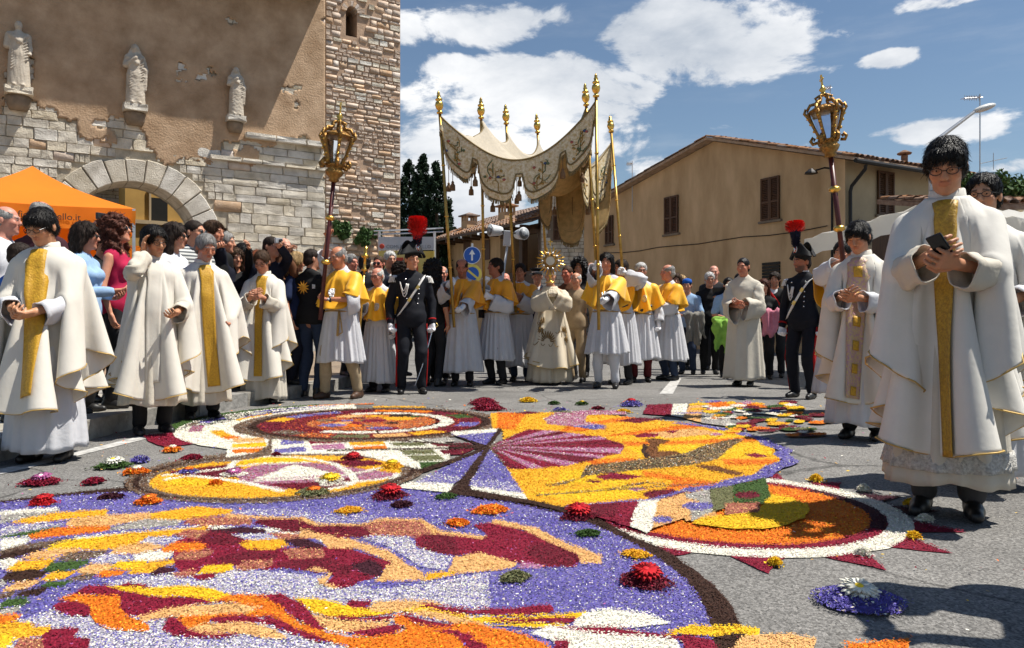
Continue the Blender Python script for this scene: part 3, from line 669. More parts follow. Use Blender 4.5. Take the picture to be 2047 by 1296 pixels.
# ================================================================== tents, boards, poles
def orange_gazebo():
    pk = AT(65,332,11.2); cx, cy = pk[0], pk[1]; root = tag(empty('orange_gazebo', (cx,cy,0), R(31)), 'orange canvas gazebo with black web address on its valance', 'gazebo'); hw = 1.25; ze = 2.50; zp = pk[2]
    rows = []; 
    m = MB()
    cor = [(-hw,-hw),(hw,-hw),(hw,hw),(-hw,hw)]
    for q in range(4):
        a, b = cor[q], cor[(q+1)%4]; rw = []
        for i in range(11):
            t = i/10; rw.append([((a[0]+(b[0]-a[0])*k/8)*(1-t), (a[1]+(b[1]-a[1])*k/8)*(1-t), ze+(zp-ze)*(t*.72+.28*t**3)-.035*math.sin(math.pi*k/8)*(1-t)) for k in range(9)])
        m.grid(rw)
    o = m.build('roof', orange_fabric, root, smooth=True)
    for q in range(4):
        a, b = cor[q], cor[(q+1)%4]; m = MB(); rw = []
        for z in (0,-.1,-.22,-.30):
            rw.append([(a[0]+(b[0]-a[0])*k/24+.006*math.sin(k*1.9+z*9), (a[1]+(b[1]-a[1])*k/24)+.012*math.sin(k*1.3+z*12)*(-z*4), ze+z-.035*math.sin(math.pi*k/24)) for k in range(25)])
        m.grid(rw); v = m.build('valance', orange_fabric, root, smooth=True)
    for a in cor:
        m = MB(); m.box((a[0]*.985,a[1]*.985,ze/2),(.04,.04,ze)); m.build('leg', steel, root)
    m = MB(); m.grid([[(-hw+.05+q*.25,hw-.1+.03*math.sin(q*2.2),z) for q in range(13)] for z in (.2,1.2,2.2)]); m.build('back_wall', orange_fabric, root, smooth=True)
    M = Matrix.Translation((.58,-hw-.022,ze-.215)) @ Matrix.Rotation(R(90),4,'X')
    text_mesh('lettering', 'www.infioratespello.it', .125, black_ink, root, M, align='RIGHT')
    m = MB(); m.box((1.0,-hw-.02,ze-.17),(.13,.01,.055)); m.build('printed_mark', black_ink, root)
orange_gazebo()
def awning(name, pts_top, drop, lab, legs):
    root = tag(empty(name), lab, 'tent'); m = MB(); a,b,c,d = [Vector(p) for p in pts_top]; rows = []
    for i in range(11):
        t = i/10; rows.append([tuple((a*(1-k/14)+b*(k/14))*(1-t)+(d*(1-k/14)+c*(k/14))*t-Vector((0,0,.12*math.sin(math.pi*k/14)*math.sin(math.pi*t)+.02*math.sin(k*2.1+t*4)))) for k in range(15)])
    m.grid(rows); m.build('roof', white_fabric, root, smooth=True)
    m = MB(); m.grid([[tuple(Vector(p)-Vector((0,0,z))+Vector((0,.03*math.sin(i*1.7+z*7),0))) for i,p in enumerate(rows[0])] for z in (0,.12,drop)]); m.build('front_valance', white_fabric, root, smooth=True)
    for l in legs:
        m = MB(); m.tube([(l[0],l[1],0),tuple(l)], .03, 8); m.build('leg', steel, root)
awning('market_tent', [AT(1608,478,12.0),AT(1905,392,9.6),AT(1960,398,12.5),AT(1640,470,15)], .28, 'cream white market tent roof behind the guard and the praying priest', [AT(1612,482,12.02),AT(1900,396,9.7)])
awning('far_market_tent', [AT(1960,425,10.5),AT(2150,452,10.0),AT(2150,430,13),AT(1980,418,13)], .2, 'pale tent roof at the right edge behind the bespectacled priest', [AT(1985,432,10.6)])
def notice_board():
    y = 13.2; root = tag(empty('notice_board', (AT(812,648,y)[0],y,0)), 'large notice board with white header and yellow poster behind the guard', 'notice board')
    x0, x1 = AT(757,500,y)[0]-root.location.x, AT(868,500,y)[0]-root.location.x
    z = lambda py: AT(0,py,y)[2]
    wm = mat('board_white', (.55,.57,.60), .5, var=.05); ym = mat('poster_yellow', (.75,.50,.05), .55, var=.2, vscale=4, col2=(.62,.62,.30)); rm = mat('poster_red', (.5,.06,.03), .6)
    m = MB(); m.box(((x0+x1)/2,0,(z(500)+z(474))/2),(x1-x0,.05,z(474)-z(500))); m.build('header_panel', wm, root)
    text_mesh('lettering', 'COMUNE DI SPELLO', .085, mat('grey_print',(.22,.23,.26),.6), root, Matrix.Translation((x0+.52,-.03,z(497))) @ Matrix.Rotation(R(90),4,'X'))
    m = MB(); m.lathe([(.045,0),(.04,.01),(.0001,.012)],10,(x0+.06,-.026,z(493)),Matrix.Rotation(R(90),3,'X')); m.build('crest', rm, root)
    m = MB(); m.box(((x0+x1)/2,0,(z(501)+z(590))/2-.01),(x1-x0,.04,z(501)-z(590))); m.build('poster_panel', ym, root)
    m = MB(); m.box(((x0+x1)/2-.2,-.027,z(530)),(.3,.012,.25)); m.box(((x0+x1)/2+.1,-.027,z(540)),(.2,.012,.15)); m.build('poster_picture', rm, root)
    for x in (x0,x1):
        m = MB(); m.tube([(x,.06,0),(x,.06,z(462))], .025, 6); m.build('post', steel, root)
    for k,py in enumerate((455,462)):
        m = MB(); m.tube([(x0-.1,.1,z(py+6)),(x1+.15,.1,z(py))], .014, 6); m.build('rail', steel, root)
notice_board()
def street_sign():
    y = 19.0; p = AT(944,511,y); root = tag(empty('road_sign', (p[0],y,0)), 'round blue road sign with white upward arrow above a no-stopping sign', 'road sign')
    blue = mat('sign_blue', (.02,.10,.42), .4, var=.03); wh = mat('sign_white', (.8,.8,.8), .45, var=.02); yl = mat('sign_yellow', (.75,.6,.12), .45)
    rx = Matrix.Rotation(R(90),3,'X')
    def disc(z,r,m_,y0,name): m = MB(); m.lathe([(r,0),(r,.012)],28,(0,y0,z),rx); m.build(name,m_,root)
    disc(p[2],.215,wh,-.05,'arrow_disc_rim'); disc(p[2],.20,blue,-.055,'arrow_disc')
    m = MB(); m.add([(-.022,-.07,p[2]-.13),(.022,-.07,p[2]-.13),(.022,-.07,p[2]+.02),(.075,-.07,p[2]+.02),(0,-.07,p[2]+.14),(-.075,-.07,p[2]+.02),(-.022,-.07,p[2]+.02)],[(0,1,2,6),(5,6,2,3,4)]); m.build('white_arrow', wh, root)
    z2 = AT(944,548,y)[2]; disc(z2,.24,yl,-.05,'lower_disc_rim'); disc(z2,.17,blue,-.055,'lower_disc')
    m = MB(); m.box((0,-.071,z2),(.38,.006,.05),Matrix.Rotation(R(40),3,'Y')); m.build('diagonal_bar', yl, root)
    m = MB(); m.tube([(0,0,0),(0,0,p[2]+.3)], .03, 8); m.build('post', steel, root)
street_sign()
def street_lamp():
    y = 17.0; p = AT(1862,300,y); root = tag(empty('street_lamp', (p[0],y,0)), 'grey street lamp with long sloping arm above the phone holder', 'street lamp')
    a = AT(1862,288,y); b = AT(1950,222,y); c = AT(1980,212,y); lo = lambda q: (q[0]-p[0],q[1]-y,q[2])
    m = MB(); m.tube([(0,0,0),(0,0,a[2]-.4),lo(a),lo(b)], [.08,.06,.05,.035], 8); m.build('pole', steel, root)
    v = Vector(lo(c))-Vector(lo(b)); m = MB(); m.sphere((0,0,0), 1, 10, (.27,.09,.075)); o = m.build('lamp_head', mat('lamp_grey',(.6,.6,.58),.4), root, smooth=True); o.location = Vector(lo(b))+v*.6; o.rotation_euler = (0,-math.atan2(v.z,abs(v.x)),0)
street_lamp()
def antenna(px, pyt, pyb, y, lab, w=30):
    a = AT(px,pyt,y); b = AT(px,pyb,y); root = tag(empty('tv_antenna', (a[0],y,b[2]-1.2)), lab, 'antenna'); h = a[2]-b[2]+1.2
    m = MB(); m.tube([(0,0,0),(0,0,h)], .018, 6); m.build('mast', steel, root)
    W_ = w/F*y; m = MB(); m.tube([(-W_*.9,0,h-.12),(W_*.15,0,h-.1)], .012, 5)
    for k in range(7): m.tube([(-W_*.9+k*W_*.14,-.2,h-.12),(-W_*.9+k*W_*.14,.2,h-.1),], .008, 4); m.tube([(-W_*.9+k*W_*.14,0,h-.2),(-W_*.9+k*W_*.14,0,h-.03)], .008, 4)
    m.build('element_boom', steel, root)
    if w > 25:
        m = MB(); m.tube([(0,0,h*.42),(W_*1.2,-.3,h*.45)], .01, 5); m.tube([(0,0,h*.36),(-W_*.9,.2,h*.26)], .01, 5); m.tube([(W_*.6,-.15,h*.36),(W_*.6,-.15,h*.5)], .01, 5); m.build('side_boom', steel, root)
antenna(1959,188,345,22,'tall thin television antenna behind the bespectacled priest',34)
antenna(1660,170,290,27,'small television antenna behind the right processional lantern',18)
antenna(1264,322,362,30,'short television antenna on the low roof right of the canopy',12)
# ================================================================== signed-distance modelling (bodies, cloth, hair, statues)
def axis_pts(lo, hi, bands, cs, fs):
    out = [lo]; x = lo
    while x < hi:
        x += fs if any(a-cs < x < b for a, b in bands) else cs
        out.append(x)
    return np.array(out, np.float32)
class Field:
    def __init__(s, lo, hi, cs=.02, fs=None, boxes=()):
        fs = fs or cs
        s.ax = [axis_pts(lo[i], hi[i], [(b[0][i], b[1][i]) for b in boxes], cs, fs) for i in range(3)]
        s.f = np.full([len(a) for a in s.ax], .25, np.float32); s.m = max(.03, 2.2*cs)
    def win(s, lo, hi):
        sl = []
        for i in range(3):
            a = max(0, np.searchsorted(s.ax[i], lo[i]-s.m)-1); b = min(len(s.ax[i]), np.searchsorted(s.ax[i], hi[i]+s.m)+1)
            if b-a < 2: return None
            sl.append(slice(a,b))
        return tuple(sl)
    def xyz(s, w): return s.ax[0][w[0]][:,None,None], s.ax[1][w[1]][None,:,None], s.ax[2][w[2]][None,None,:]
    def put(s, w, d, k, op):
        f = s.f[w]
        if op == 'add':
            h = np.clip(.5+.5*(f-d)/k, 0, 1); s.f[w] = f*(1-h)+d*h-k*h*(1-h)
        else:
            h = np.clip(.5-.5*(f+d)/k, 0, 1); s.f[w] = f*(1-h)-d*h+k*h*(1-h)
    def cap(s, a, b, ra, rb=None, k=.02, op='add', flat=None):
        rb = ra if rb is None else rb; a = np.asarray(a, float); b = np.asarray(b, float); r = max(ra, rb)
        w = s.win(np.minimum(a,b)-r, np.maximum(a,b)+r)
        if w is None: return s
        x,y,z = s.xyz(w); ab = b-a; L = float(ab@ab)+1e-9
        t = np.clip(((x-a[0])*ab[0]+(y-a[1])*ab[1]+(z-a[2])*ab[2])/L, 0, 1)
        d = np.sqrt((x-a[0]-t*ab[0])**2+(y-a[1]-t*ab[1])**2+(z-a[2]-t*ab[2])**2)-(ra+(rb-ra)*t)
        s.put(w, d.astype(np.float32), k, op); return s
    def ell(s, c, r, k=.02, op='add', M=None):
        c = np.asarray(c, float); r = np.asarray(r, float); R_ = r.max() if M is not None else r
        w = s.win(c-R_, c+R_)
        if w is None: return s
        x,y,z = s.xyz(w); x = x-c[0]; y = y-c[1]; z = z-c[2]
        if M is not None:
            x,y,z = M[0,0]*x+M[1,0]*y+M[2,0]*z, M[0,1]*x+M[1,1]*y+M[2,1]*z, M[0,2]*x+M[1,2]*y+M[2,2]*z
        q = np.sqrt((x/r[0])**2+(y/r[1])**2+(z/r[2])**2)+1e-6; g_ = np.sqrt((x/r[0]**2)**2+(y/r[1]**2)**2+(z/r[2]**2)**2)+1e-6
        s.put(w, (q*(q-1)/g_).astype(np.float32), k, op); return s
    def mesh(s):
        f = s.f; f[0]=f[-1]=.25; f[:,0]=.25; f[:,-1]=.25; f[:,:,0]=.25; f[:,:,-1]=.25
        I = f < 0; n = [k-1 for k in f.shape]
        cnt = np.zeros(n, np.int8)
        for i in (0,1):
            for j in (0,1):
                for k in (0,1): cnt += I[i:n[0]+i, j:n[1]+j, k:n[2]+k]
        act = (cnt > 0) & (cnt < 8); ci, cj, ck = np.nonzero(act); N = len(ci)
        idx = np.full(n, -1, np.int32); idx[ci,cj,ck] = np.arange(N)
        off = [(i,j,k) for i in (0,1) for j in (0,1) for k in (0,1)]
        val = [f[ci+i,cj+j,ck+k] for i,j,k in off]
        pos = [np.stack([s.ax[0][ci+i], s.ax[1][cj+j], s.ax[2][ck+k]],1) for i,j,k in off]
        acc = np.zeros((N,3), np.float32); num = np.zeros(N, np.float32)
        for a in range(8):
            for b in range(a+1,8):
                if sum(abs(off[a][q]-off[b][q]) for q in range(3)) != 1: continue
                m = (val[a] < 0) != (val[b] < 0); t = np.where(m, val[a]/(val[a]-val[b]+1e-12), 0)
                acc += np.where(m[:,None], pos[a]+(pos[b]-pos[a])*t[:,None], 0); num += m
        V = acc/num[:,None]; Q = []
        for ax in range(3):
            sl0 = [slice(None)]*3; sl1 = [slice(None)]*3; sl0[ax] = slice(0,-1); sl1[ax] = slice(1,None)
            A, B = I[tuple(sl0)], I[tuple(sl1)]; cr = np.stack(np.nonzero(A != B),1); inside = A[cr[:,0],cr[:,1],cr[:,2]]
            o1, o2 = [q for q in range(3) if q != ax]
            ok = (cr[:,o1] > 0) & (cr[:,o2] > 0) & (cr[:,o1] < n[o1]) & (cr[:,o2] < n[o2]); cr = cr[ok]; inside = inside[ok]
            def at(d1,d2):
                c = cr.copy(); c[:,o1] -= d1; c[:,o2] -= d2; return idx[c[:,0],c[:,1],c[:,2]]
            q = np.stack([at(1,1),at(0,1),at(0,0),at(1,0)],1)
            flip = inside if ax != 1 else ~inside
            q[~flip] = q[~flip][:,::-1]; Q.append(q)
        Q = np.concatenate(Q); return V, Q[(Q >= 0).all(1)]
def vnormals(V, Q):
    n = np.cross(V[Q[:,2]]-V[Q[:,0]], V[Q[:,3]]-V[Q[:,1]]); N = np.zeros_like(V)
    for k in range(4): np.add.at(N, Q[:,k], n)
    return N/(np.linalg.norm(N,axis=1)[:,None]+1e-9)
def wrinkle(V, Q, amp, sc, seed, dirs=None):
    r = np.random.RandomState(seed); N = vnormals(V,Q); d = np.zeros(len(V))
    for k in range(5):
        w = r.normal(size=3); w /= np.linalg.norm(w)
        if dirs is not None: w = w*np.asarray(dirs)
        ph = r.rand()*6.28; q = V@(w*sc*(1+.6*k)); d += np.sin(q+ph+1.3*np.sin(V@(np.roll(w,1)*sc*.7)+ph))/(1+.5*k)
    return V+N*(d*amp)[:,None]
def taubin(V, Q, it=2):
    E = np.concatenate([Q[:,[0,1]],Q[:,[1,2]],Q[:,[2,3]],Q[:,[3,0]]])
    deg = np.zeros(len(V)); np.add.at(deg, E[:,0], 1); np.add.at(deg, E[:,1], 1)
    for _ in range(it):
        S = np.zeros_like(V); np.add.at(S, E[:,0], V[E[:,1]]); np.add.at(S, E[:,1], V[E[:,0]])
        V = V+.5*(S/deg[:,None]-V)
    return V
def rotm(yaw=0, pitch=0, roll=0):
    """columns: head x, y(back), z(up); yaw>0 turns the face towards +x, pitch>0 looks down"""
    return np.array(Matrix.Rotation(R(yaw),3,'Z') @ Matrix.Rotation(R(pitch),3,'X') @ Matrix.Rotation(R(roll),3,'Y'))
def nrm(v): v = np.asarray(v, float); return v/(np.linalg.norm(v)+1e-9)
SKINS = {}
def lin(c): return tuple(((x/255)/12.92 if x/255 <= .04045 else ((x/255+.055)/1.055)**2.4) for x in c)
skin_m = mat('skin', attr='Col', rough=.5, var=.06, vscale=30, spec=.35)
def tune_skin():
    b = skin_m.node_tree.nodes['Principled BSDF']; b.inputs['Subsurface Weight'].default_value = .08; b.inputs['Subsurface Radius'].default_value = (.01,.004,.002); b.inputs['Subsurface Scale'].default_value = .5
tune_skin()
def hairm(name, c, rough=.6, bump=.3): return mat('hair_'+name, c, rough, var=.45, vscale=50, bump=bump, bscale=240, spec=.2, stretch=(1,1,.35), obj=True)
HAIR = {'black':hairm('black',(.012,.010,.009),.36), 'dark':hairm('dark',(.022,.013,.009)), 'brown':hairm('brown',(.06,.032,.017)), 'grey':hairm('grey',(.26,.25,.24),.6), 'white':hairm('white',(.55,.54,.52),.6), 'blonde':hairm('blonde',(.42,.28,.13)), 'red':hairm('red',(.16,.045,.018)), 'auburn':hairm('auburn',(.075,.022,.012))}
glass_frame = mat('spectacle_frame', (.03,.028,.028), .35, metal=.4); sun_glass = mat('sunglass_lens', (.012,.011,.012), .12, spec=.7); clear_glass = mat('spectacle_glint', (.5,.5,.5), .05, trans=1.0)
eye_white = mat('eye_white', (.55,.52,.49), .3); eye_dark = mat('eye_iris', (.018,.010,.007), .2)
leather = mat('black_leather', (.012,.011,.011), .42, var=.3, vscale=20, spec=.5); brown_leather = mat('brown_leather', (.07,.035,.02), .5, var=.3)
def cloth(name, c, rough=.85, var=.1, vscale=25, bump=.12, bscale=300, **k): return mat('cloth_'+name, c, rough, var=var, vscale=vscale, bump=bump, bscale=bscale, spec=.2, **k)
class Person:
    """facing -Y at rz=0; measures for a height of 1.75 m scaled by k"""
    def __init__(s, label, px=None, py=None, y=None, top=None, h=None, rz=0, build=1.0, belly=1.0, yaw=0, pitch=0, roll=0, lean=(0,0), L=None, Rr=None, feet=((-.1,0),(.1,0)), sex='m', skin=(196,146,116), z0=0.0, near=False, group=None, x=None, grip=(None,None), fist=(0.25,0.25), hdir=(None,None), beard=0, shw=1.0, drop=0.0):
        if py is not None: X, Y = G(px, py)
        else:
            Y = y; X = (px-CX)/F*Y
        if h is None: h = CAMZ+(HY-top)/F*Y-z0
        rz = rz-math.degrees(math.atan2(X,Y))          # rz is given relative to facing the camera
        s.root = tag(empty('person', (X,Y,z0), R(rz)), label, 'person', group); s.h = h; s.k = k = h/1.75; s.near = near; s.b = build; s.belly = belly; s.skin = np.array(lin(skin)); s.sex = sex; s.beard = beard; s.Y = Y
        s.rz = R(rz); s.X = X; s.z0 = z0
        sw = (.185 if sex == 'm' else .16)*k*build**.5*shw; lx, ly = lean
        s.hip = np.array([0,0,.93*k]); s.chest = np.array([lx*.6*k, ly*.6*k, 1.27*k]); s.neckb = np.array([lx*.85*k, (ly*.85+.015)*k, 1.455*k])
        s.Rh = rotm(yaw,pitch,roll); s.neckt = s.neckb+np.array([lx*.1*k, (ly*.1-.012)*k, .065*k]); s.hc = s.neckt+s.Rh@np.array([0,-.022*k,.105*k])
        s.sh = [np.array([lx*.75*k-sw, ly*.75*k+.01, (1.372-drop)*k]), np.array([lx*.75*k+sw, ly*.75*k+.01, (1.372-drop)*k])]
        s.hips = [np.array([-.09*k,0,.92*k]), np.array([.09*k,0,.92*k])]; s.ank = []; s.knee = []
        for i in (0,1):
            f = feet[i]; fz = f[2] if len(f) > 2 else 0.0
            a = np.array([f[0]*k, f[1]*k+.03, .085*k+fz]); s.ank.append(a); s.knee.append(s.ik(s.hips[i], a, .43*k, .425*k, np.array([.05*(-1)**(i+1),-1,0])))
        s.wr = []; s.el = []; s.hd = []
        for i, spec in enumerate((L, Rr)):
            sg = -1 if i == 0 else 1
            if spec is not None and spec[0] == 'w':
                q = AT(*spec[1:4]); dx, dy = q[0]-X, q[1]-Y; c_, s_ = math.cos(R(rz)), math.sin(R(rz)); q = np.array([dx*c_+dy*s_, -dx*s_+dy*c_, q[2]-z0]); dd = nrm(q-s.sh[i]); q = (q-dd*.07*k)/k; spec = tuple(q)+tuple(spec[4:])
            if spec is None: wt = np.array([s.sh[i][0]/k+sg*.07,-.03,.86])*k; hint = np.array([sg*.4,.6,-.2])
            else:
                wt = np.array(spec[:3])*k; hint = np.array(spec[3:6]) if len(spec) > 3 else np.array([sg*.55,.3,-.75])
            e = s.ik(s.sh[i], wt, .285*k, .25*k, hint); d = wt-e; L_ = np.linalg.norm(d); wt = e+d/L_*min(L_,.25*k)
            s.el.append(e); s.wr.append(wt); s.hd.append(nrm(hdir[i]) if hdir[i] is not None else nrm(wt-e))
        s.fist = fist; s.grip = grip
    @staticmethod
    def ik(a, t, l1, l2, hint):
        d = t-a; L = min(np.linalg.norm(d), (l1+l2)*.998); d = nrm(d); c = (l1*l1+L*L-l2*l2)/(2*L); hgt = math.sqrt(max(0, l1*l1-c*c))
        p = hint-d*(hint@d); return a+d*c+nrm(p)*hgt
    def H(s, p): return s.hc+s.Rh@(np.asarray(p, float)*s.k)          # head-local point -> body
    def hand_pts(s, i):
        k = s.k; d = s.hd[i]; sg = -1 if i == 0 else 1
        up = s.grip[i] if s.grip[i] is not None else np.array([-sg*.75,-.5,.35])     # palm normal
        n = nrm(np.asarray(up, float)-d*(np.asarray(up, float)@d)); side = np.cross(d, n); return s.wr[i], d, n, side*sg
    def add_hand(s, f, i, infl=0.0):
        w, d, n, sd_ = s.hand_pts(i); k = s.k; fi = s.fist[i]; pe = w+d*.085*k
        for o in (-.024,0,.024): f.cap(w+d*.02*k+sd_*o*.7*k, pe+sd_*o*k, .017*k+infl, .0145*k+infl, .012)
        for q, (o, l) in enumerate(((.036,.072),(.012,.082),(-.012,.077),(-.036,.060))):
            p0 = pe+sd_*o*k; a1 = .25+1.25*fi; p1 = p0+(d*math.cos(a1*.6)+n*math.sin(a1*.6))*l*.48*k; a2 = a1*1.7
            p2 = p1+(d*math.cos(a2)+n*math.sin(a2))*l*.34*k; a3 = a1*2.3; p3 = p2+(d*math.cos(a3)+n*math.sin(a3))*l*.26*k
            for u, v, r in ((p0,p1,.0092),(p1,p2,.0085),(p2,p3,.0078)): f.cap(u, v, r*k+infl, r*.94*k+infl, .003)
        t0 = w+d*.028*k+sd_*.028*k; t1 = t0+(d*.7+sd_*.62+n*.35)*.042*k; t2 = t1+(d*.9+sd_*(.25-.5*fi)+n*(.3+.7*fi))*.034*k
        f.cap(t0,t1,.0135*k+infl,.011*k+infl,.008); f.cap(t1,t2,.0105*k+infl,.009*k+infl,.006)
    def bounds(s, extra=.12):
        P = np.array([s.hc+[0,0,.16*s.k], s.hc-[0,0,.1]]+s.sh+s.el+s.wr+[w+d*.2*s.k for w,d in zip(s.wr,s.hd)]+s.ank+s.knee+[np.array([0,0,0])]); return P.min(0)-extra, P.max(0)+extra
    def torso(s, f, infl=0, hem=None):
        k, b = s.k, s.b; fem = s.sex == 'f'
        cw, cd = (.150,.098) if not fem else (.132,.09)
        f.ell(s.chest+[0,0,.0], ((cw+.012)*k*b+infl, cd*k*b+infl, .185*k), .05); f.cap(s.sh[0]+[.035*k,0,-.01], s.sh[1]-[.035*k,0,.01], .056*k+infl*.6, None, .05); f.cap(s.neckb+[-.03*k,0,-.0], s.sh[0]+[.01*k,0,.01*k], .045*k+infl*.5, .035*k+infl*.5, .05); f.cap(s.neckb+[.03*k,0,-.0], s.sh[1]+[-.01*k,0,.01*k], .045*k+infl*.5, .035*k+infl*.5, .05)
        f.ell(s.hip*.45+s.chest*.55+[0,-.012*s.belly,-.06*k], ((.138 if not fem else .115)*k*b+infl, .10*k*b*s.belly+infl, .17*k), .06)
        f.ell(s.hip+[0,.0,.01*k], ((.155 if not fem else .165)*k*b+infl, .108*k*b*(.5+.5*s.belly)+infl, .13*k), .05)
        if fem: 
            for sx in (-1,1): f.ell(s.chest+[sx*.065*k,-.085*k,.0], (.06*k+infl,.055*k+infl,.065*k), .03)
    def leg(s, f, i, infl=0, low=1.0):
        k = s.k; b = s.b**.6; a = s.knee[i]+(s.ank[i]-s.knee[i])*low
        f.cap(s.hips[i], s.knee[i], .076*k*b+infl*.6, .056*k+infl, .03); f.cap(s.knee[i], a, .054*k+infl, (.054-.016*low)*k+infl, .02)
    def arm(s, f, i, infl=0, fore=1.0, upper=True):
        k = s.k; b = s.b**.5
        if upper: f.cap(s.sh[i], s.el[i], .047*k*b+infl*.8, .041*k*b+infl, .03)
        if fore > 0: f.cap(s.el[i], s.el[i]+(s.wr[i]-s.el[i])*fore, .041*k*b+infl, (.041-.014*fore)*k+infl, .02)
    def body(s, robed=False, bare_arms=True, legs=True, gloves=False, face_w=1.0, brow='dark', hands=True):
        k = s.k; lo, hi = s.bounds(); q = .005 if s.near else .0085
        hb = (s.hc-[.10*k,.13*k,.15*k], s.hc+[.10*k,.12*k,.13*k]); boxes = [hb]
        if hands:
            for i in (0,1):
                c = s.wr[i]+s.hd[i]*.09*k; e = .095*k; boxes.append((c-e, c+e))
        f = Field(lo, hi, .026 if not s.near else .02, q, boxes)
        s.torso(f, -.012)
        for i in (0,1):
            if robed: f.cap(s.sh[i], s.el[i], .028*k, .026*k, .03); f.cap(s.el[i], s.wr[i], .026*k, .027*k, .02)
            else: s.arm(f, i, -.006)
            s.leg(f, i, -.012 if not robed else -.03)
            f.cap(s.ank[i]+[0,.02*k,-.045*k], s.ank[i]+[0,-.10*k,-.06*k], .022*k, .016*k, .012)
            if hands and not gloves: s.add_hand(f, i)
            elif hands: s.add_hand(f, i, -.003)
        f.cap(s.neckb-[0,0,.04*k], s.H((0,.012,-.05)), .062*k*(s.b**.4)*(.86 if s.sex == 'f' else 1), .054*k*(s.b**.3)*(.86 if s.sex == 'f' else 1), .03)
        M = s.Rh; fw = face_w
        E = lambda c, r, kk=.015, op='add': f.ell(s.H(c), np.array(r)*k, kk*k, op, M)
        Cc = lambda a, b, r0, r1, kk=.01, op='add': f.cap(s.H(a), s.H(b), r0*k, r1*k, kk*k, op)
        E((0,.012,.04), (.074*fw,.094,.08)); E((0,-.022,-.025), (.061*fw,.066,.084), .03); E((0,-.045,-.078), (.040*fw,.038,.034), .03)
        Cc((-.034,-.083,.024),(.034,-.083,.024), .013,.013,.02)                                   # brow
        for sx in (-1,1):
            E((sx*.041,-.066,-.022), (.022,.02,.022), .02); E((sx*.031,-.097,.006), (.0165,.014,.011), .012, 'sub'); E((sx*.077*fw,.016,-.004), (.011,.019,.031), .008)
            E((sx*.030,-.0795,.006), (.014,.013,.010), .006)
        Cc((0,-.090,.012),(0,-.107,-.024), .0085,.0135,.012); E((0,-.1,-.028), (.0185,.012,.010), .008)     # nose
        E((0,-.0865,-.0505), (.023,.011,.006), .006); E((0,-.0845,-.0625), (.020,.011,.0065), .006); E((0,-.0965,-.0565), (.024,.008,.0018), .003, 'sub'); E((0,-.073,-.098), (.019,.016,.015), .02)
        V, Q = f.mesh()
        Hh = (V-s.hc)@s.Rh/k; C = np.tile(s.skin, (len(V),1)); x, y, z = np.abs(Hh[:,0]), Hh[:,1], Hh[:,2]; fr = y < -.03
        def paint(m, c, a): C[m] = C[m]*(1-a)+np.array(c)*a
        paint(fr & (x < .026) & (z > -.069) & (z < -.045) & (y < -.07), s.skin*np.array([.85,.5,.48]), .5)
        bc = {'dark':(.02,.014,.01), 'grey':(.2,.19,.18), 'light':(.25,.16,.08)}[brow]
        paint(fr & (x > .012) & (x < .048) & (np.abs(z-.0275+(x-.03)*.12) < .0058) & (y < -.06), bc, .8)
        paint(fr & (x > .017) & (x < .045) & (np.abs(z-.006) < .006) & (y < -.06), s.skin*.35, .35)
        paint((x > .03) & (z < 0) & (z > -.06) & fr, s.skin*np.array([1.05,.8,.75]), .3)
        if s.beard:
            w = np.clip((-.022-z)/.03,0,1)*np.clip((.012-y)/.035,0,1)*(z > -.125)*(np.linalg.norm(Hh,axis=1) < .15)*abs(s.beard)*~((x < .02) & (z > -.068) & (z < -.046))
            bc_ = np.array((.03,.022,.018) if s.beard > 0 else (.3,.29,.28)); C = C*(1-w[:,None])+bc_*w[:,None]
        mesh_np('body', V, Q, skin_m, s.root, cols=C)
        for sx in (-1,1):
            m = MB(); m.sphere((0,0,0), .0105*k, 8); o = m.build('eye', eye_white, s.root, True); o.location = s.H((sx*.031,-.0805,.006))
            m = MB(); c = np.asarray(s.Rh@np.array([0,-.0068*k,0])); m.sphere(tuple(c), .0058*k, 6); m.build('iris', eye_dark, o, True)
        return s
    def gloves(s, m_):
        for i in (0,1):
            w = s.wr[i]; e = w+s.hd[i]*.1*s.k; f = Field(np.minimum(w,e)-.16, np.maximum(w,e)+.16, .009); s.add_hand(f, i, .004); f.cap(w-s.hd[i]*.03, w+s.hd[i]*.03, .035*s.k, .03*s.k, .01); V, Q = f.mesh(); mesh_np('glove', V, Q, m_, s.root)
    def hair(s, style, colour, seed=1, curl=0.0):
        if style == 'none': return s
        k = s.k; M = s.Rh; q = .007 if s.near else .010; lo, hi = s.hc-np.array([.26,.26,.5])*k, s.hc+np.array([.26,.26,.28])*k
        if style in ('short','crop','fringe','bangs','side'): lo = s.hc-np.array([.13,.17,.17])*k; hi = s.hc+np.array([.13,.15,.2])*k
        f = Field(lo, hi, q); E = lambda c, r, kk=.012, op='add': f.ell(s.H(c), np.array(r)*k, kk*k, op, M)
        Cc = lambda a, b, r0, r1, kk=.02, op='add': f.cap(s.H(a), s.H(b), r0*k, r1*k, kk*k, op)
        t = {'crop':.005,'fringe':.007,'short':.014,'bangs':.012,'side':.018,'long':.018,'bob':.026,'curly':.045,'wavy':.024,'up':.014}[style]
        E((0,.014,.043), (.074+t,.094+t,.08+t*1.1)); E((0,.045,-.015), (.07+t,.065+t,.075))
        if style in ('long','bob','curly','wavy'):
            low = {'long':-.26,'bob':-.12,'curly':-.2,'wavy':-.22}[style]; wd = {'long':.03,'bob':.034,'curly':.06,'wavy':.036}[style]
            for sx in (-1,1): Cc((sx*.072,.01,.0),(sx*.085,.03,low), wd, wd*.8)
            Cc((0,.07,.0),(0,.085,low-.02), .06+wd*.4, .055)
            for sx in (-.5,.5): Cc((sx*.09,.055,.0),(sx*.1,.075,low), wd*1.2, wd)
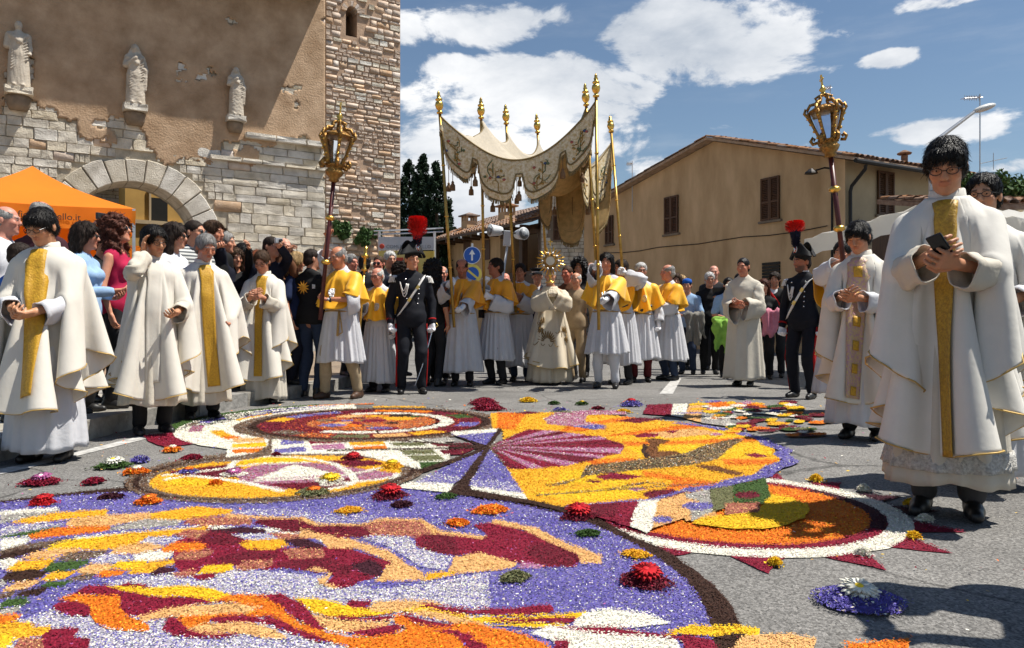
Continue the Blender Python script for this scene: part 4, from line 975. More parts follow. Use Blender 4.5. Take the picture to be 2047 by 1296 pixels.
        if style == 'bangs':
            for sx in (-.045,-.022,0,.022,.045): Cc((sx,-.068,.082),(sx*1.1,-.094+abs(sx)*.3,.050), .015,.008)
            for sx in (-1,1): Cc((sx*.068,-.03,.05),(sx*.077,-.022,-.012), .016,.008)
        if style == 'side':
            Cc((-.04,-.07,.09),(.055,-.085,.05), .022,.012); Cc((-.04,-.07,.09),(-.065,-.06,.03), .02,.01)
        if style == 'up': E((0,.1,.03), (.05,.045,.05), .02)
        # clear the face, the ears and the nape
        if style == 'bangs': E((0,-.10,-.035), (.067,.06,.085), .010, 'sub'); E((0,-.03,-.11), (.10,.10,.08), .012, 'sub')
        elif style in ('long','bob','curly','wavy'): E((0,-.105,-.03), (.062,.075,.11), .015, 'sub'); E((0,-.05,-.14), (.058,.09,.08), .012, 'sub')
        else:
            E((0,-.105,-.02), (.072,.068,.098), .012, 'sub'); E((0,-.03,-.105), (.11,.105,.085), .012, 'sub')
            for sx in (-1,1): E((sx*.085,-.002,-.03), (.028,.035,.035), .01, 'sub')
        if style == 'fringe': E((0,-.03,.125), (.078,.10,.085), .015, 'sub')
        V, Q = f.mesh(); V = V.astype(float)
        amp = {'crop':.0015,'fringe':.002,'short':.003,'bangs':.0035,'side':.004,'long':.005,'bob':.006,'curly':.016,'wavy':.007,'up':.003}[style]*k
        sc = {'curly':75,'wavy':55}.get(style, 110)
        V = wrinkle(V, Q, amp*(.55 if style in ('curly','wavy') else .3), sc, seed, (1,1,.4) if style != 'curly' else None)
        Hl = (V-s.hc)@s.Rh/k; an = np.arctan2(Hl[:,1]-.02, Hl[:,0]); Nn = vnormals(V,Q); gr = np.sin(an*27+1.6*np.sin(Hl[:,2]*22+seed)+seed)+.8*np.sin(an*53+1.5*np.sin(Hl[:,2]*35))
        if style != 'curly': V = V+Nn*(gr*{'crop':.0008,'fringe':.001}.get(style,.0017)*k)[:,None]
        if style == 'curly': V = V+rng.normal(0,.004,V.shape)
        # loose strands over the mass
        r = np.random.RandomState(seed); Nn = vnormals(V,Q); n = 6000 if s.near else 1400; i = r.randint(0,len(V),n); v = V[i]; nn = Nn[i]; cr = s.H((0,.035,.13))
        d = v-cr; d = d-nn*(d*nn).sum(1)[:,None]; d /= np.linalg.norm(d,axis=1)[:,None]+1e-6; d = d+r.normal(0,.9 if style == 'curly' else .28,(n,3)); d = d-nn*(d*nn).sum(1)[:,None]*.8; d /= np.linalg.norm(d,axis=1)[:,None]+1e-6
        ln = {'crop':.012,'fringe':.012,'short':.022,'curly':.035,'long':.05,'wavy':.045,'bob':.045}.get(style,.032)*k*r.uniform(.6,1.4,n)[:,None]; sd_ = np.cross(nn,d)*(.0013 if s.near else .0028)*k
        b = v-nn*.001; m_ = b+d*ln*.55+nn*.0028*k*r.uniform(.1,1.1,n)[:,None]; t = b+d*ln+nn*.003*k*r.uniform(-1,1,n)[:,None]; o0 = len(V)
        V = np.concatenate([V, np.stack([b-sd_,b+sd_,m_+sd_*.9,m_-sd_*.9,t+sd_*.3,t-sd_*.3],1).reshape(-1,3)]); q0 = o0+6*np.arange(n)[:,None]
        Q = np.concatenate([Q, q0+np.array([[0,1,2,3]]), q0+np.array([[3,2,4,5]])])
        mesh_np('hair', V, Q, HAIR[colour], s.root); return s
    def glasses(s, dark=False):
        k = s.k; B = Matrix([list(r) for r in s.Rh]).to_4x4(); B.translation = Vector(s.hc); m = MB()
        P = lambda p: B @ (Vector(p)*k)
        for sx in (-1,1):
            pts = [P((sx*.033+.024*math.cos(a), -.104+.004*abs(math.cos(a)), .004+(.019 if dark else .016)*math.sin(a))) for a in np.linspace(0,2*math.pi,13)]
            m.tube(pts, .0022*k, 5, False); m.tube([P((sx*.056,-.1,.010)),P((sx*.078,-.03,.010)),P((sx*.080,.02,.006))], .0022*k, 5)
        m.tube([P((-.01,-.106,.008)),P((.01,-.106,.008))], .0022*k, 5); g_ = m.build('spectacles', glass_frame, s.root)
        if dark:
            for sx in (-1,1):
                m = MB(); n = 12; m.add([P((sx*.033+.025*math.cos(2*math.pi*a/n), -.106+.006*abs(math.cos(2*math.pi*a/n)), .004+.02*math.sin(2*math.pi*a/n))) for a in range(n)]+[P((sx*.033,-.112,.004))], [(a,(a+1)%n,n) for a in range(n)]); m.build('lens', sun_glass, g_, True)
        return s
    # ------------------------------------------------------------ clothes
    def _m(s, f, name, m_, amp=.004, sc=22, seed=1, dirs=(.5,.5,1.2), sm=1):
        V, Q = f.mesh(); V = V.astype(float)
        if sm: V = taubin(V, Q, sm)
        if amp: V = wrinkle(V, Q, amp, sc, seed, dirs)
        return mesh_np(name, V, Q, m_, s.root)
    def shirt(s, m_, sleeve=1.0, infl=.012, hem=.88, name='shirt', seed=1, vneck=False, amp=.004):
        k = s.k; lo, hi = s.bounds(); lo[2] = hem*k-.03; hi[2] = max(s.neckb[2]+.06, max(e[2] for e in s.el), max(w[2] for w in s.wr))+.08
        f = Field(lo, hi, .014 if s.near else .019); s.torso(f, infl)
        f.ell(s.hip+[0,0,0], ((.158 if s.sex == 'm' else .165)*k*s.b+infl, .118*k*s.b*(.4+.6*s.belly)+infl, .2*k), .06)
        f.cap(s.neckb-[0,0,.03*k], s.neckb+[0,.01,.02*k], .066*k+infl*.3, .062*k+infl*.3, .02)
        for i in (0,1):
            if sleeve > 0:
                if sleeve <= .6:
                    e = s.sh[i]+(s.el[i]-s.sh[i])*min(1,sleeve*1.6); f.cap(s.sh[i], e, .048*k+infl, .054*k+infl, .03)
                else: s.arm(f, i, infl, (sleeve-.6)/.4 if sleeve < 1 else .96)
        c = np.array([0,0,hem*k]); w = f.win(np.array([-2,-2,-2]), np.array([2,2,hem*k]))
        if w is not None:
            z = f.ax[2][w[2]][None,None,:]; f.f[w] = np.maximum(f.f[w], (hem*k-z).astype(np.float32))
        f.cap(s.H((0,.0,-.06)), s.neckb+[0,-.10*k if vneck else -.055*k,(-.02 if vneck else .075)*k], .05*k, .035*k if vneck else .05*k, .008, 'sub')
        s._m(f, name, m_, amp, 20, seed); return s
    def trousers(s, m_, low=.93, infl=.02, name='trousers', seed=2, top=1.0):
        k = s.k; lo, hi = s.bounds(); hi[2] = top*k+.04
        f = Field(lo, hi, .019); 
        for i in (0,1): s.leg(f, i, infl, low)
        f.ell(s.hip+[0,0,.03*k], (.142*k*s.b+infl*.3,.106*k*s.b*(.5+.5*s.belly)+infl*.4,.13*k), .05)
        s._m(f, name, m_, .0045, 16, seed, (.6,.6,1.3)); return s
    def skirt_dress(s, m_, name='dress', hem=.5, infl=.02, sleeve=0): 
        k = s.k; lo, hi = s.bounds(); f = Field(lo, hi, .02); s.torso(f, infl*.6); f.cap((0,0,.95*k),(0,0,hem*k), .16*k,.2*k,.05); s._m(f, name, m_, .006, 18, 3); return s
    def shoes(s, m_=None):
        k = s.k
        for i in (0,1):
            a = s.ank[i]; tw = nrm(np.array([(-1)**(i+1)*.14,-1,0])); f = Field(a-np.array([.16,.24,.12])*k, a+np.array([.16,.14,.1])*k, .012)
            h = a+[0,.035*k,-.048*k]; t = a+tw*.15*k+[0,0,-.055*k]
            f.cap(h, a+tw*.07*k-[0,0,.045*k], .036*k,.040*k,.02); f.cap(a+tw*.06*k-[0,0,.048*k], t, .040*k,.030*k,.02); f.cap(a+[0,.005,.012*k], h, .047*k,.036*k,.02)
            zf = a[2]-.085*k; w = f.win(np.array([-9,-9,-9]), np.array([9,9,zf])); 
            z = f.ax[2][w[2]][None,None,:]; f.f[w] = np.maximum(f.f[w], (zf+.002-z).astype(np.float32))
            V, Q = f.mesh(); mesh_np('shoe', V, Q, m_ or leather, s.root)
        return s
    def capsules(s, arms_t=None, infl=0.0, skirt=None):
        """colliders (a,b,ra,rb) for the cloth solver; arms_t: 0 = arms spread sideways, 1 = pose"""
        k = s.k; b = s.b; out = [(s.sh[0]+[.02,0,0], s.sh[1]-[.02,0,0], .054*k, .054*k), (s.chest+[-.06*k*b,0,.05*k], s.chest+[.06*k*b,0,.05*k], .115*k*b,.115*k*b),
             (s.chest+[0,-.01,-.12*k], s.hip+[0,-.015*s.belly,.1*k], .14*k*b,.14*k*b*s.belly), (s.hip+[-.05*k,0,0], s.hip+[.05*k,0,0], .13*k*b,.13*k*b), (s.neckb, s.neckt, .06*k,.055*k)]
        sk = skirt or (.17,.22); out.append((s.hip+[0,0,-.05*k], np.array([0,0,.12*k]), sk[0]*k, sk[1]*k))
        for i in (0,1):
            sg = -1 if i == 0 else 1; e0 = s.sh[i]+np.array([sg*.26,0,-.10])*k; w0 = e0+np.array([sg*.24,-.02,-.02])*k; h0 = w0+np.array([sg*.05,0,0])*k
            if arms_t is None or arms_t >= 1: e, w, h = s.el[i], s.wr[i], s.wr[i]+s.hd[i]*.03*k
            else:
                t = arms_t; sh = s.sh[i]
                e = sh+nrm((e0-sh)*(1-t)+(s.el[i]-sh)*t)*np.linalg.norm(s.el[i]-sh); d = nrm(nrm(w0-e0)*(1-t)+nrm(s.wr[i]-s.el[i])*t+1e-4); w = e+d*np.linalg.norm(s.wr[i]-s.el[i]); h = w+d*.03*k
            out += [(s.sh[i], e, .055*k+infl, .058*k+infl), (e, w, .060*k+infl, .055*k+infl), (w, h, .052*k+infl, .045*k+infl)]
        return out
# ------------------------------------------------------------ cloth solver (position based), polar cape
def drape(person, radf, nr=32, na=88, neck=.085, steps=165, skirt=None, armsT=True, iters=6, infl=.0, bend=.034, seed=1, wind=(0,0,0), gap=.008, slack=1.0, floor=None, open_front=False):
    k = person.k; th = 2*np.pi*np.arange(na)/na-np.pi/2
    Rm = np.array([radf(a) for a in th])*k; r0 = neck*k
    tt = np.linspace(0,1,nr)[:,None]; rr = r0+(Rm[None,:]-r0)*tt
    flat = np.stack([rr*np.cos(th), rr*np.sin(th)], -1)
    nb = person.neckb; P = np.zeros((nr,na,3)); P[...,0] = nb[0]+flat[...,0]; P[...,1] = nb[1]-.005+flat[...,1]; P[...,2] = nb[2]+.012*k-.0*tt
    P[...,2] += .02*np.random.RandomState(seed).normal(size=(nr,na))*tt*.4
    pin = P[0].copy(); pin[:,2] = nb[2]+.02*k+.012*np.sin(th); P[0] = pin
    dist = lambda A,B: np.linalg.norm(A-B,axis=-1)
    Lr = dist(flat[1:],flat[:-1]); La = dist(flat, np.roll(flat,-1,1)); Ld1 = dist(flat[:-1], np.roll(flat[1:],-1,1)); Ld2 = dist(flat[1:], np.roll(flat[:-1],-1,1)); Lb = dist(flat[2:],flat[:-2]); Lba = dist(flat, np.roll(flat,-2,1))
    La = La*(1+(slack-1)*(1-np.abs(np.sin(th))**20))[None,:]; FB = [(c, dist(flat[:,-c],flat[:,c])) for c in (1,2,3,5)]
    V = np.zeros_like(P); dt = 1/75.; wind = np.asarray(wind, float)
    def con(A, B, L, st=1.0):
        D = B-A; l = np.sqrt((D*D).sum(-1))+1e-9; c = D*((l-L)/l*.5*st)[...,None]; A += c; B -= c
    for st in range(steps):
        a = min(1, st/(steps*.5)); a = a*a*(3-2*a)
        caps = person.capsules(a if armsT else None, infl, skirt)
        old = P.copy(); V[...,2] -= 9.8*dt; V += wind*dt; P = P+V*dt; P[0] = pin
        for it in range(iters):
            for o in (0,1):
                n = (nr-1-o+1)//2; A = P[o:nr-1:2]; B = P[o+1:nr:2]; m = min(len(A),len(B)); A = A[:m]; B = B[:m]; con(A, B, Lr[o::2][:m])
            P[0] = pin
            A = P[:,0::2]; B = P[:,1::2]; con(A, B, La[:,0::2]); A = P[:,1::2]; B = np.roll(P[:,0::2],-1,1); con(A, B, La[:,1::2]); P[:,0::2] = np.roll(B,1,1)
            D = np.roll(P[1:],-1,1)-P[:-1]; l = np.sqrt((D*D).sum(-1))+1e-9; c = D*((l-Ld1)/l*.12)[...,None]; P[:-1] += c; P[1:] -= np.roll(c,1,1)
            D = np.roll(P[:-1],-1,1)-P[1:]; l = np.sqrt((D*D).sum(-1))+1e-9; c = D*((l-Ld2)/l*.12)[...,None]; P[1:] += c; P[:-1] -= np.roll(c,1,1)
            D = P[2:]-P[:-2]; l = np.sqrt((D*D).sum(-1))+1e-9; c = D*((l-Lb)/l*bend)[...,None]; P[:-2] += c; P[2:] -= c
            D = np.roll(P,-2,1)-P; l = np.sqrt((D*D).sum(-1))+1e-9; c = D*((l-Lba)/l*bend)[...,None]; P += c; P -= np.roll(c,2,1)
            if slack > 1:
                for c, L0 in FB:                       # lined front panel stays flat
                    D = P[:,c]-P[:,-c]; l = np.sqrt((D*D).sum(-1))+1e-9; e = D*(np.minimum(0,l-L0)/l*.35*(L0 < .165*k))[:,None]; P[:,-c] += e; P[:,c] -= e
            P[0] = pin
        for (ca,cb,ra,rb) in caps:
            ab = cb-ca; L2 = ab@ab+1e-9; q = P-ca; t = np.clip((q@ab)/L2,0,1); d = q-t[...,None]*ab; l = np.sqrt((d*d).sum(-1))+1e-9; r = ra+(rb-ra)*t+gap; m = l < r
            if m.any():
                n_ = d[m]/l[m][:,None]; P[m] += n_*(r[m]-l[m])[:,None]; mv = P[m]-old[m]; tn = mv-n_*(mv*n_).sum(-1)[:,None]; P[m] -= tn*.35
        if floor is not None: P[...,2] = np.maximum(P[...,2], floor)
        P[0] = pin; V = (P-old)/dt*.982
        sp = np.sqrt((V*V).sum(-1))[...,None]; V *= np.minimum(1, 3.0/(sp+1e-6))
        if st > steps*.8: V *= .93
    return P, flat, th
def grid_quads(nr, na, closed=True):
    i, j = np.meshgrid(np.arange(nr-1), np.arange(na if closed else na-1), indexing='ij'); i = i.ravel(); j = j.ravel(); j1 = (j+1) % na
    return np.stack([i*na+j, i*na+j1, (i+1)*na+j1, (i+1)*na+j],1)
def cape_mesh(person, P, name, m_, sub=1, thick=.0035):
    nr, na, _ = P.shape; o = mesh_np(name, P.reshape(-1,3), grid_quads(nr,na), m_, person.root)
    s_ = o.modifiers.new('smooth','SUBSURF'); s_.levels = sub; s_.render_levels = sub
    so = o.modifiers.new('thickness','SOLIDIFY'); so.thickness = thick; so.offset = -1
    return o
def cape_normals(P):
    a = np.roll(P,-1,1)-np.roll(P,1,1); b = np.gradient(P,axis=0); n = np.cross(b,a); n /= np.linalg.norm(n,axis=-1)[...,None]+1e-9; return n
def cape_trim(person, P, m_, r=.007, name='gold_edging'):
    pts = [tuple(p) for p in P[-1]]; m = MB(); m.tube(pts+[pts[0]], r, 5, False); return m.build(name, m_, person.root, True)
def cape_band(person, P, flat, th, half, y0, y1, m_, name, nu=6, nv=40, off=.008, side=-1, parent=None):
    """a strip sewn on the front (side=-1) of the cape: x in [-half,half], flat y from y0 to y1"""
    nr, na, _ = P.shape; N = cape_normals(P); k = person.k
    c = N[nr//2, 0]; 
    if c[1]*side < 0: N = -N
    r0 = np.linalg.norm(flat[0],axis=-1); r1 = np.linalg.norm(flat[-1],axis=-1); rows = []
    for v in range(nv+1):
        fy = side*(y0+(y1-y0)*v/nv)*k; row = []
        for u in range(nu+1):
            fx = (-half+2*half*u/nu)*k; a = math.atan2(fy,fx); j = ((a+math.pi/2)/(2*math.pi)*na) % na; j0 = int(j); fj = j-j0; j1 = (j0+1) % na
            rr0 = r0[j0]*(1-fj)+r0[j1]*fj; rr1 = r1[j0]*(1-fj)+r1[j1]*fj; i = (math.hypot(fx,fy)-rr0)/(rr1-rr0)*(nr-1); i = min(max(i,0),nr-1.001); i0 = int(i); fi = i-i0
            B = lambda A: (A[i0,j0]*(1-fi)+A[i0+1,j0]*fi)*(1-fj)+(A[i0,j1]*(1-fi)+A[i0+1,j1]*fi)*fj
            row.append(B(P)+B(N)*off)
        rows.append(row)
    A = np.array(rows); o = mesh_np(name, A.reshape(-1,3), grid_quads(nv+1,nu+1,False), m_, parent or person.root); so = o.modifiers.new('thickness','SOLIDIFY'); so.thickness = .004; so.offset = 0
    return o
# ------------------------------------------------------------ lofted skirts and sleeves
def skirt(person, z0, z1, r0, r1, m_, name='robe', pleat=.022, npl=17, seed=1, sway=(0,0), dep=.9, na=96, nz=22, c0=(0,0), open_=0, hemvar=.012):
    """pleated tube from waist z0 to hem z1"""
    k = person.k; r = np.random.RandomState(seed); th = np.linspace(0,2*np.pi,na,endpoint=False); ph = np.cumsum(r.uniform(.55,1.45,npl)); ph = ph/ph[-1]
    u = np.interp(th/(2*np.pi), np.concatenate([[0],ph]), np.arange(npl+1)); am = r.uniform(.35,1.2,npl+1); am[-1] = am[0]; A = np.interp(u, np.arange(npl+1), am)
    fold = (1-np.abs(np.sin(np.pi*u)))**1.0*2-1; fold2 = np.sin(2*np.pi*u*.5+r.rand()*6)
    V = []
    for i in range(nz+1):
        t = i/nz; z = (z0+(z1-z0)*t)*k; rad = (r0+(r1-r0)*t**.85)*k; amp = pleat*k*(.25+.75*t**.7)
        tw = .12*np.sin(t*2.2+seed); a = th+tw*t*.3
        rr = rad+amp*A*fold+amp*.5*fold2*t
        zz = z+(hemvar*np.sin(3*th+seed)+hemvar*.6*np.sin(7*th+seed*2))*(t**3)*k
        V.append(np.stack([np.cos(a)*rr+(c0[0]*(1-t)+sway[0]*t)*k, np.sin(a)*rr*dep+(c0[1]*(1-t)+sway[1]*t)*k, np.zeros(na)+zz],1))
    o = mesh_np(name, np.concatenate(V), grid_quads(nz+1,na), m_, person.root); so = o.modifiers.new('thickness','SOLIDIFY'); so.thickness = .006; so.offset = -1
    return o
def sleeve(person, i, m_, r0=.075, r1=.12, start=0.0, end=.97, drop=.05, name='sleeve', seed=1, wr=.008):
    """wide sleeve that hangs below the forearm"""
    s = person; k = s.k; A, B, C = s.sh[i], s.el[i], s.wr[i]; n = 20; rows = []; r = np.random.RandomState(seed+i); f1, f2 = r.rand(2)*6
    l1, l2 = np.linalg.norm(B-A), np.linalg.norm(C-B); T = l1+l2
    for q in range(n+1):
        d = (start+(end-start)*q/n)*T; p = A+(B-A)*min(1,d/l1) if d < l1 else B+(C-B)*((d-l1)/l2); p0 = A+(B-A)*min(1,max(0,(d-.06)/l1)) if d-.06 < l1 else B+(C-B)*((d-.06-l1)/l2); p1 = A+(B-A)*min(1,(d+.06)/l1) if d+.06 < l1 else B+(C-B)*min(1.3,(d+.06-l1)/l2)
        t = nrm(p1-p0); g_ = np.array([0,0,-1.0]); dn = g_-t*(g_@t); ln = np.linalg.norm(dn); dn = dn/ln if ln > .05 else nrm(np.cross(t,[1,0,0])); sd_ = np.cross(t,dn); u = q/n; rad = (r0+(r1-r0)*u)*k
        row = []
        for m in range(24):
            a = 2*math.pi*m/24; low = max(0,math.cos(a)); rr = rad*(1+.07*math.sin(5*a+f1+u*5))+wr*math.sin(u*26+f2+2*a)*k
            x = math.cos(a)*(rr*(.75 if math.cos(a) < 0 else 1)+low*drop*k*u*ln); row.append(p+dn*x+sd_*math.sin(a)*rr*.82+dn*(drop*k*u*ln*.25))
        rows.append(row)
    V = np.array(rows); o = mesh_np(name, V.reshape(-1,3), grid_quads(n+1,24), m_, s.root); so = o.modifiers.new('thickness','SOLIDIFY'); so.thickness = .005; so.offset = -1
    return o
# ================================================================== fabrics
wool = cloth('cream_white_wool', (.735,.695,.615), .8, var=.04, vscale=7, bump=.09, bscale=26)
wool2 = cloth('white_wool', (.75,.72,.66), .8, var=.04, vscale=7, bump=.09, bscale=26)
alb_m = cloth('white_linen', (.64,.64,.665), .85, var=.04, vscale=9, bump=.2, bscale=30)
cream_lin = cloth('cream_linen', (.62,.57,.48), .85, var=.04, vscale=9, bump=.2, bscale=30)
veil_m = cloth('ivory_silk', (.72,.63,.48), .6, var=.06, vscale=6, sheen=.2)
gold_edge = mat('gold_braid', (.50,.33,.10), .5, metal=.25, var=.2)
for _m in (wool, wool2, alb_m, cream_lin, veil_m): translucent(_m, .14)
def brocade(name, a, b, sc=26, **kw):
    m = mat(name, a, .5, col2=b, vscale=sc, bump=.25, bscale=90, spec=.4, detail=2, **kw); return m
gold_bro = brocade('gold_brocade', (.60,.34,.025), (.44,.23,.015), 60)
gold_bro2 = brocade('leaf_brocade', (.52,.31,.03), (.30,.16,.02), 75)
purple_bro = brocade('lilac_gold_brocade', (.42,.22,.30), (.55,.42,.16), 60)
satin = mat('yellow_satin', (.93,.47,.015), .5, var=.06, vscale=6, bump=.1, bscale=200, spec=.4, sheen=.2)
satin2 = mat('orange_satin', (.86,.35,.01), .5, var=.06, vscale=6, bump=.1, bscale=200, spec=.4, sheen=.2)
cord_m = mat('gold_cord', (.38,.24,.08), .6, var=.3, vscale=60)
glove_m = cloth('white_glove', (.78,.78,.80), .8); silver = mat('silver_medal', (.6,.6,.6), .35, metal=.8, var=.3, vscale=60, bump=.6, bscale=120)
gold = mat('polished_gold', (.78,.46,.10), .28, metal=1.0, var=.3, vscale=25, bump=.25, bscale=60)
old_gold = mat('carved_gilt_wood', (.32,.175,.05), .42, metal=.8, var=.45, vscale=22, bump=.7, bscale=45)
black_cl = cloth('black_cloth', (.012,.012,.013)); navy = cloth('navy', (.012,.014,.026)); grey_tr = cloth('grey_trouser', (.06,.06,.065)); beige = cloth('beige_chino', (.38,.29,.18)); jeans = cloth('denim', (.03,.045,.085)); charcoal = cloth('charcoal', (.022,.022,.025))
def ell_r(side, fb, p=1.05):
    return lambda a: side+(fb-side)*abs(math.sin(a))**p
def priest(lab, px, py, top, rz, yaw, pitch, L=None, Rr=None, rad=None, hair=('bangs','black'), skin=(190,138,104), near=True, build=1.05, fabric=None, orph=None, oh=.062, olen=.98, alb=(.98,.10), specs=False, belly=1.05, seed=1, fist=(.45,.45), neck=.088, lean=(0,0), collar=True, feet=((-.1,0),(.1,0)), steps=170, trim=True, beard=0, alb_mat=None, roll=0, wind=(0,0,0), tr=None, lace=False, brow='dark', sleeves=True, hdir=(None,None), albr=(.17,.25), group='priests in white chasubles', bend=.03, slack=1.05):
    p = Person(lab, px, py, top=top, rz=rz, yaw=yaw, pitch=pitch, L=L, Rr=Rr, near=near, build=build, belly=belly, skin=skin, fist=fist, lean=lean, feet=feet, beard=beard, roll=roll, hdir=hdir, group=group, shw=.88, drop=.025)
    fabric = fabric or wool; am = alb_mat or alb_m
    p.body(True, brow=brow); p.hair(hair[0], hair[1], seed)
    if specs: p.glasses()
    p.trousers(tr or charcoal); p.shoes()
    al = skirt(p, alb[0], alb[1], albr[0], albr[1], am, 'alb', seed=seed, pleat=.018, sway=(0,-.02))
    if sleeves:
        for i in (0,1): sleeve(p, i, am, .062, .085, .02, .93, .02, 'alb_sleeve', seed)
    P, fl, th = drape(p, rad or ell_r(.72,1.14), seed=seed, steps=steps, skirt=(albr[0],albr[1]-.02), neck=neck, wind=wind, infl=.006, bend=bend, slack=slack)
    c = cape_mesh(p, P, 'chasuble', fabric)
    if trim: cape_trim(p, P, gold_edge, .004)
    cape_band(p, P, fl, th, oh, neck+.012, olen, orph or gold_bro, 'orphrey', off=.015)
    if collar:
        m = MB(); rows = []
        for z, r_ in ((-.012,.088),(.02,.079),(.052,.074),(.058,.068)):
            rows.append([tuple(p.neckb+np.array([math.cos(a)*r_, math.sin(a)*r_*1.02-.012+.0*z, z+.012*math.sin(a)])*p.k) for a in np.linspace(0,2*math.pi,25)[:-1]])
        m.grid(rows, True); o = m.build('collar', fabric, p.root, True); so = o.modifiers.new('t','SOLIDIFY'); so.thickness = .005
    if lace:
        lm = mat('lace', (.62,.60,.56), .8, col2=(.36,.34,.31), vscale=70, bump=.6, bscale=120, detail=1)
        r_ = np.array(albr)*p.k; skirt(p, alb[1]+.15, alb[1]+.065, albr[1]-.002, albr[1]+.008, lm, 'lace_band', seed=seed, pleat=.018, sway=(0,-.02), nz=4, hemvar=0)
    return p, P, fl, th
# ------------------------------------------------------------------ left-hand priests
p1, P1, f1, t1 = priest('stout priest in glasses at left edge, head bowed, white chasuble with diagonal-falling gold stripe', 95, 921, 415, -26, -10, 24, L=(-.06,-.32,1.04), Rr=(.07,-.32,1.02), bend=.07, rad=ell_r(.74,1.10), hair=('bangs','black'), build=1.2, belly=1.15, specs=True, seed=2, orph=gold_bro, alb=(.98,.09), olen=1.0, fist=(.6,.6), neck=.095)
p2, P2, f2, t2 = priest('priest pressing one hand to the side of his head, white chasuble', 305, 868, 452, 14, 18, 14, L=(-.095,-.10,1.50,-.35,-.9,-.35), Rr=(.12,-.26,1.02), rad=ell_r(.76,1.12), hair=('side','black'), specs=True, seed=3, orph=wool, alb=(.98,.26), alb_mat=cream_lin, roll=-8, tr=black_cl, fist=(.1,.4), hdir=(np.array([.05,-.05,1]),None), trim=True)
p3, P3, f3, t3 = priest('grey curly-haired bearded priest in white chasuble with gold stripe, looking down', 405, 838, 468, 12, 12, 20, L=(-.2,-.12,.92), Rr=(.20,-.16,.94), rad=ell_r(.74,1.16), olen=1.1, hair=('short','grey'), skin=(186,124,96), seed=4, beard=-.45, alb_mat=cream_lin, alb=(.98,.16), brow='grey', lean=(.0,-.03))
p4, P4, f4, t4 = priest('praying priest with clasped hands and gold stripe beside the crowd, white chasuble', 528, 806, 500, -14, -6, 26, L=(-.05,-.30,1.22), Rr=(.05,-.30,1.20), rad=ell_r(.72,1.16), olen=1.1, hair=('short','brown'), skin=(190,132,104), specs=True, seed=5, near=False, alb_mat=cream_lin, alb=(.98,.06), build=.98, fist=(.3,.3), oh=.055)
# ------------------------------------------------------------------ right-hand priests
p5, P5, f5, t5 = priest('tall priest looking down at a black phone in white chasuble with gold stripe', 1893, 1030, 276, -2, -2, 24, L=(-.045,-.36,1.18), Rr=(.045,-.36,1.14), slack=1.07, build=.97, rad=lambda a: .68+.44*abs(math.sin(a))**1.1, hair=('bangs','black'), skin=(184,130,98), specs=True, seed=6, fabric=wool2, orph=gold_bro2, oh=.046, olen=1.12, alb=(.98,.17), tr=grey_tr, fist=(.55,.55), lace=True, albr=(.17,.255), alb_mat=cream_lin)
p6, P6, f6, t6 = priest('young priest praying in cream chasuble with lilac and gold embroidered band', 1722, 878, 441, -12, -10, 22, L=(-.05,-.32,1.14), Rr=(.05,-.32,1.12), rad=ell_r(.72,1.12), hair=('bangs','black'), skin=(184,130,98), seed=7, fabric=wool, orph=purple_bro, oh=.08, olen=1.08, alb=(.98,.13), build=1.0, fist=(.2,.2))
p7, P7, f7, t7 = priest('bespectacled priest in white at right edge, half hidden behind the phone holder', 1968, 968, 350, -4, -6, 2, L=(-.12,-.28,1.05), Rr=(.14,-.28,1.03), rad=ell_r(.74,1.16), olen=1.1, hair=('short','black'), skin=(190,140,108), specs=True, seed=8, alb=(.98,.1), fabric=wool2)
# phone in his hands
def in_hands(p, d=.10):
    return (p.wr[0]+p.hd[0]*d+p.wr[1]+p.hd[1]*d)/2
c = in_hands(p5,.085); ph = MB(); ph.box((0,0,0),(.062,.013,.118)); o = ph.build('mobile_phone', mat('phone_black',(.008,.008,.009),.2), None, bevel=.005)
o.matrix_world = p5.root.matrix_basis @ Matrix.Translation(Vector(c)+Vector((-.01,-.015,.035))) @ Matrix.Rotation(R(38),4,'X') @ Matrix.Rotation(R(-25),4,'Y'); tag(o, 'black mobile phone held by the tall priest at right', 'phone')
# embroidered crosses on the lilac band
for q in range(6):
    y = .2+q*.165; A = cape_band(p6, P6, f6, t6, .034, y-.034, y+.034, gold_bro, 'embroidered_cross', 4, 4, .021)
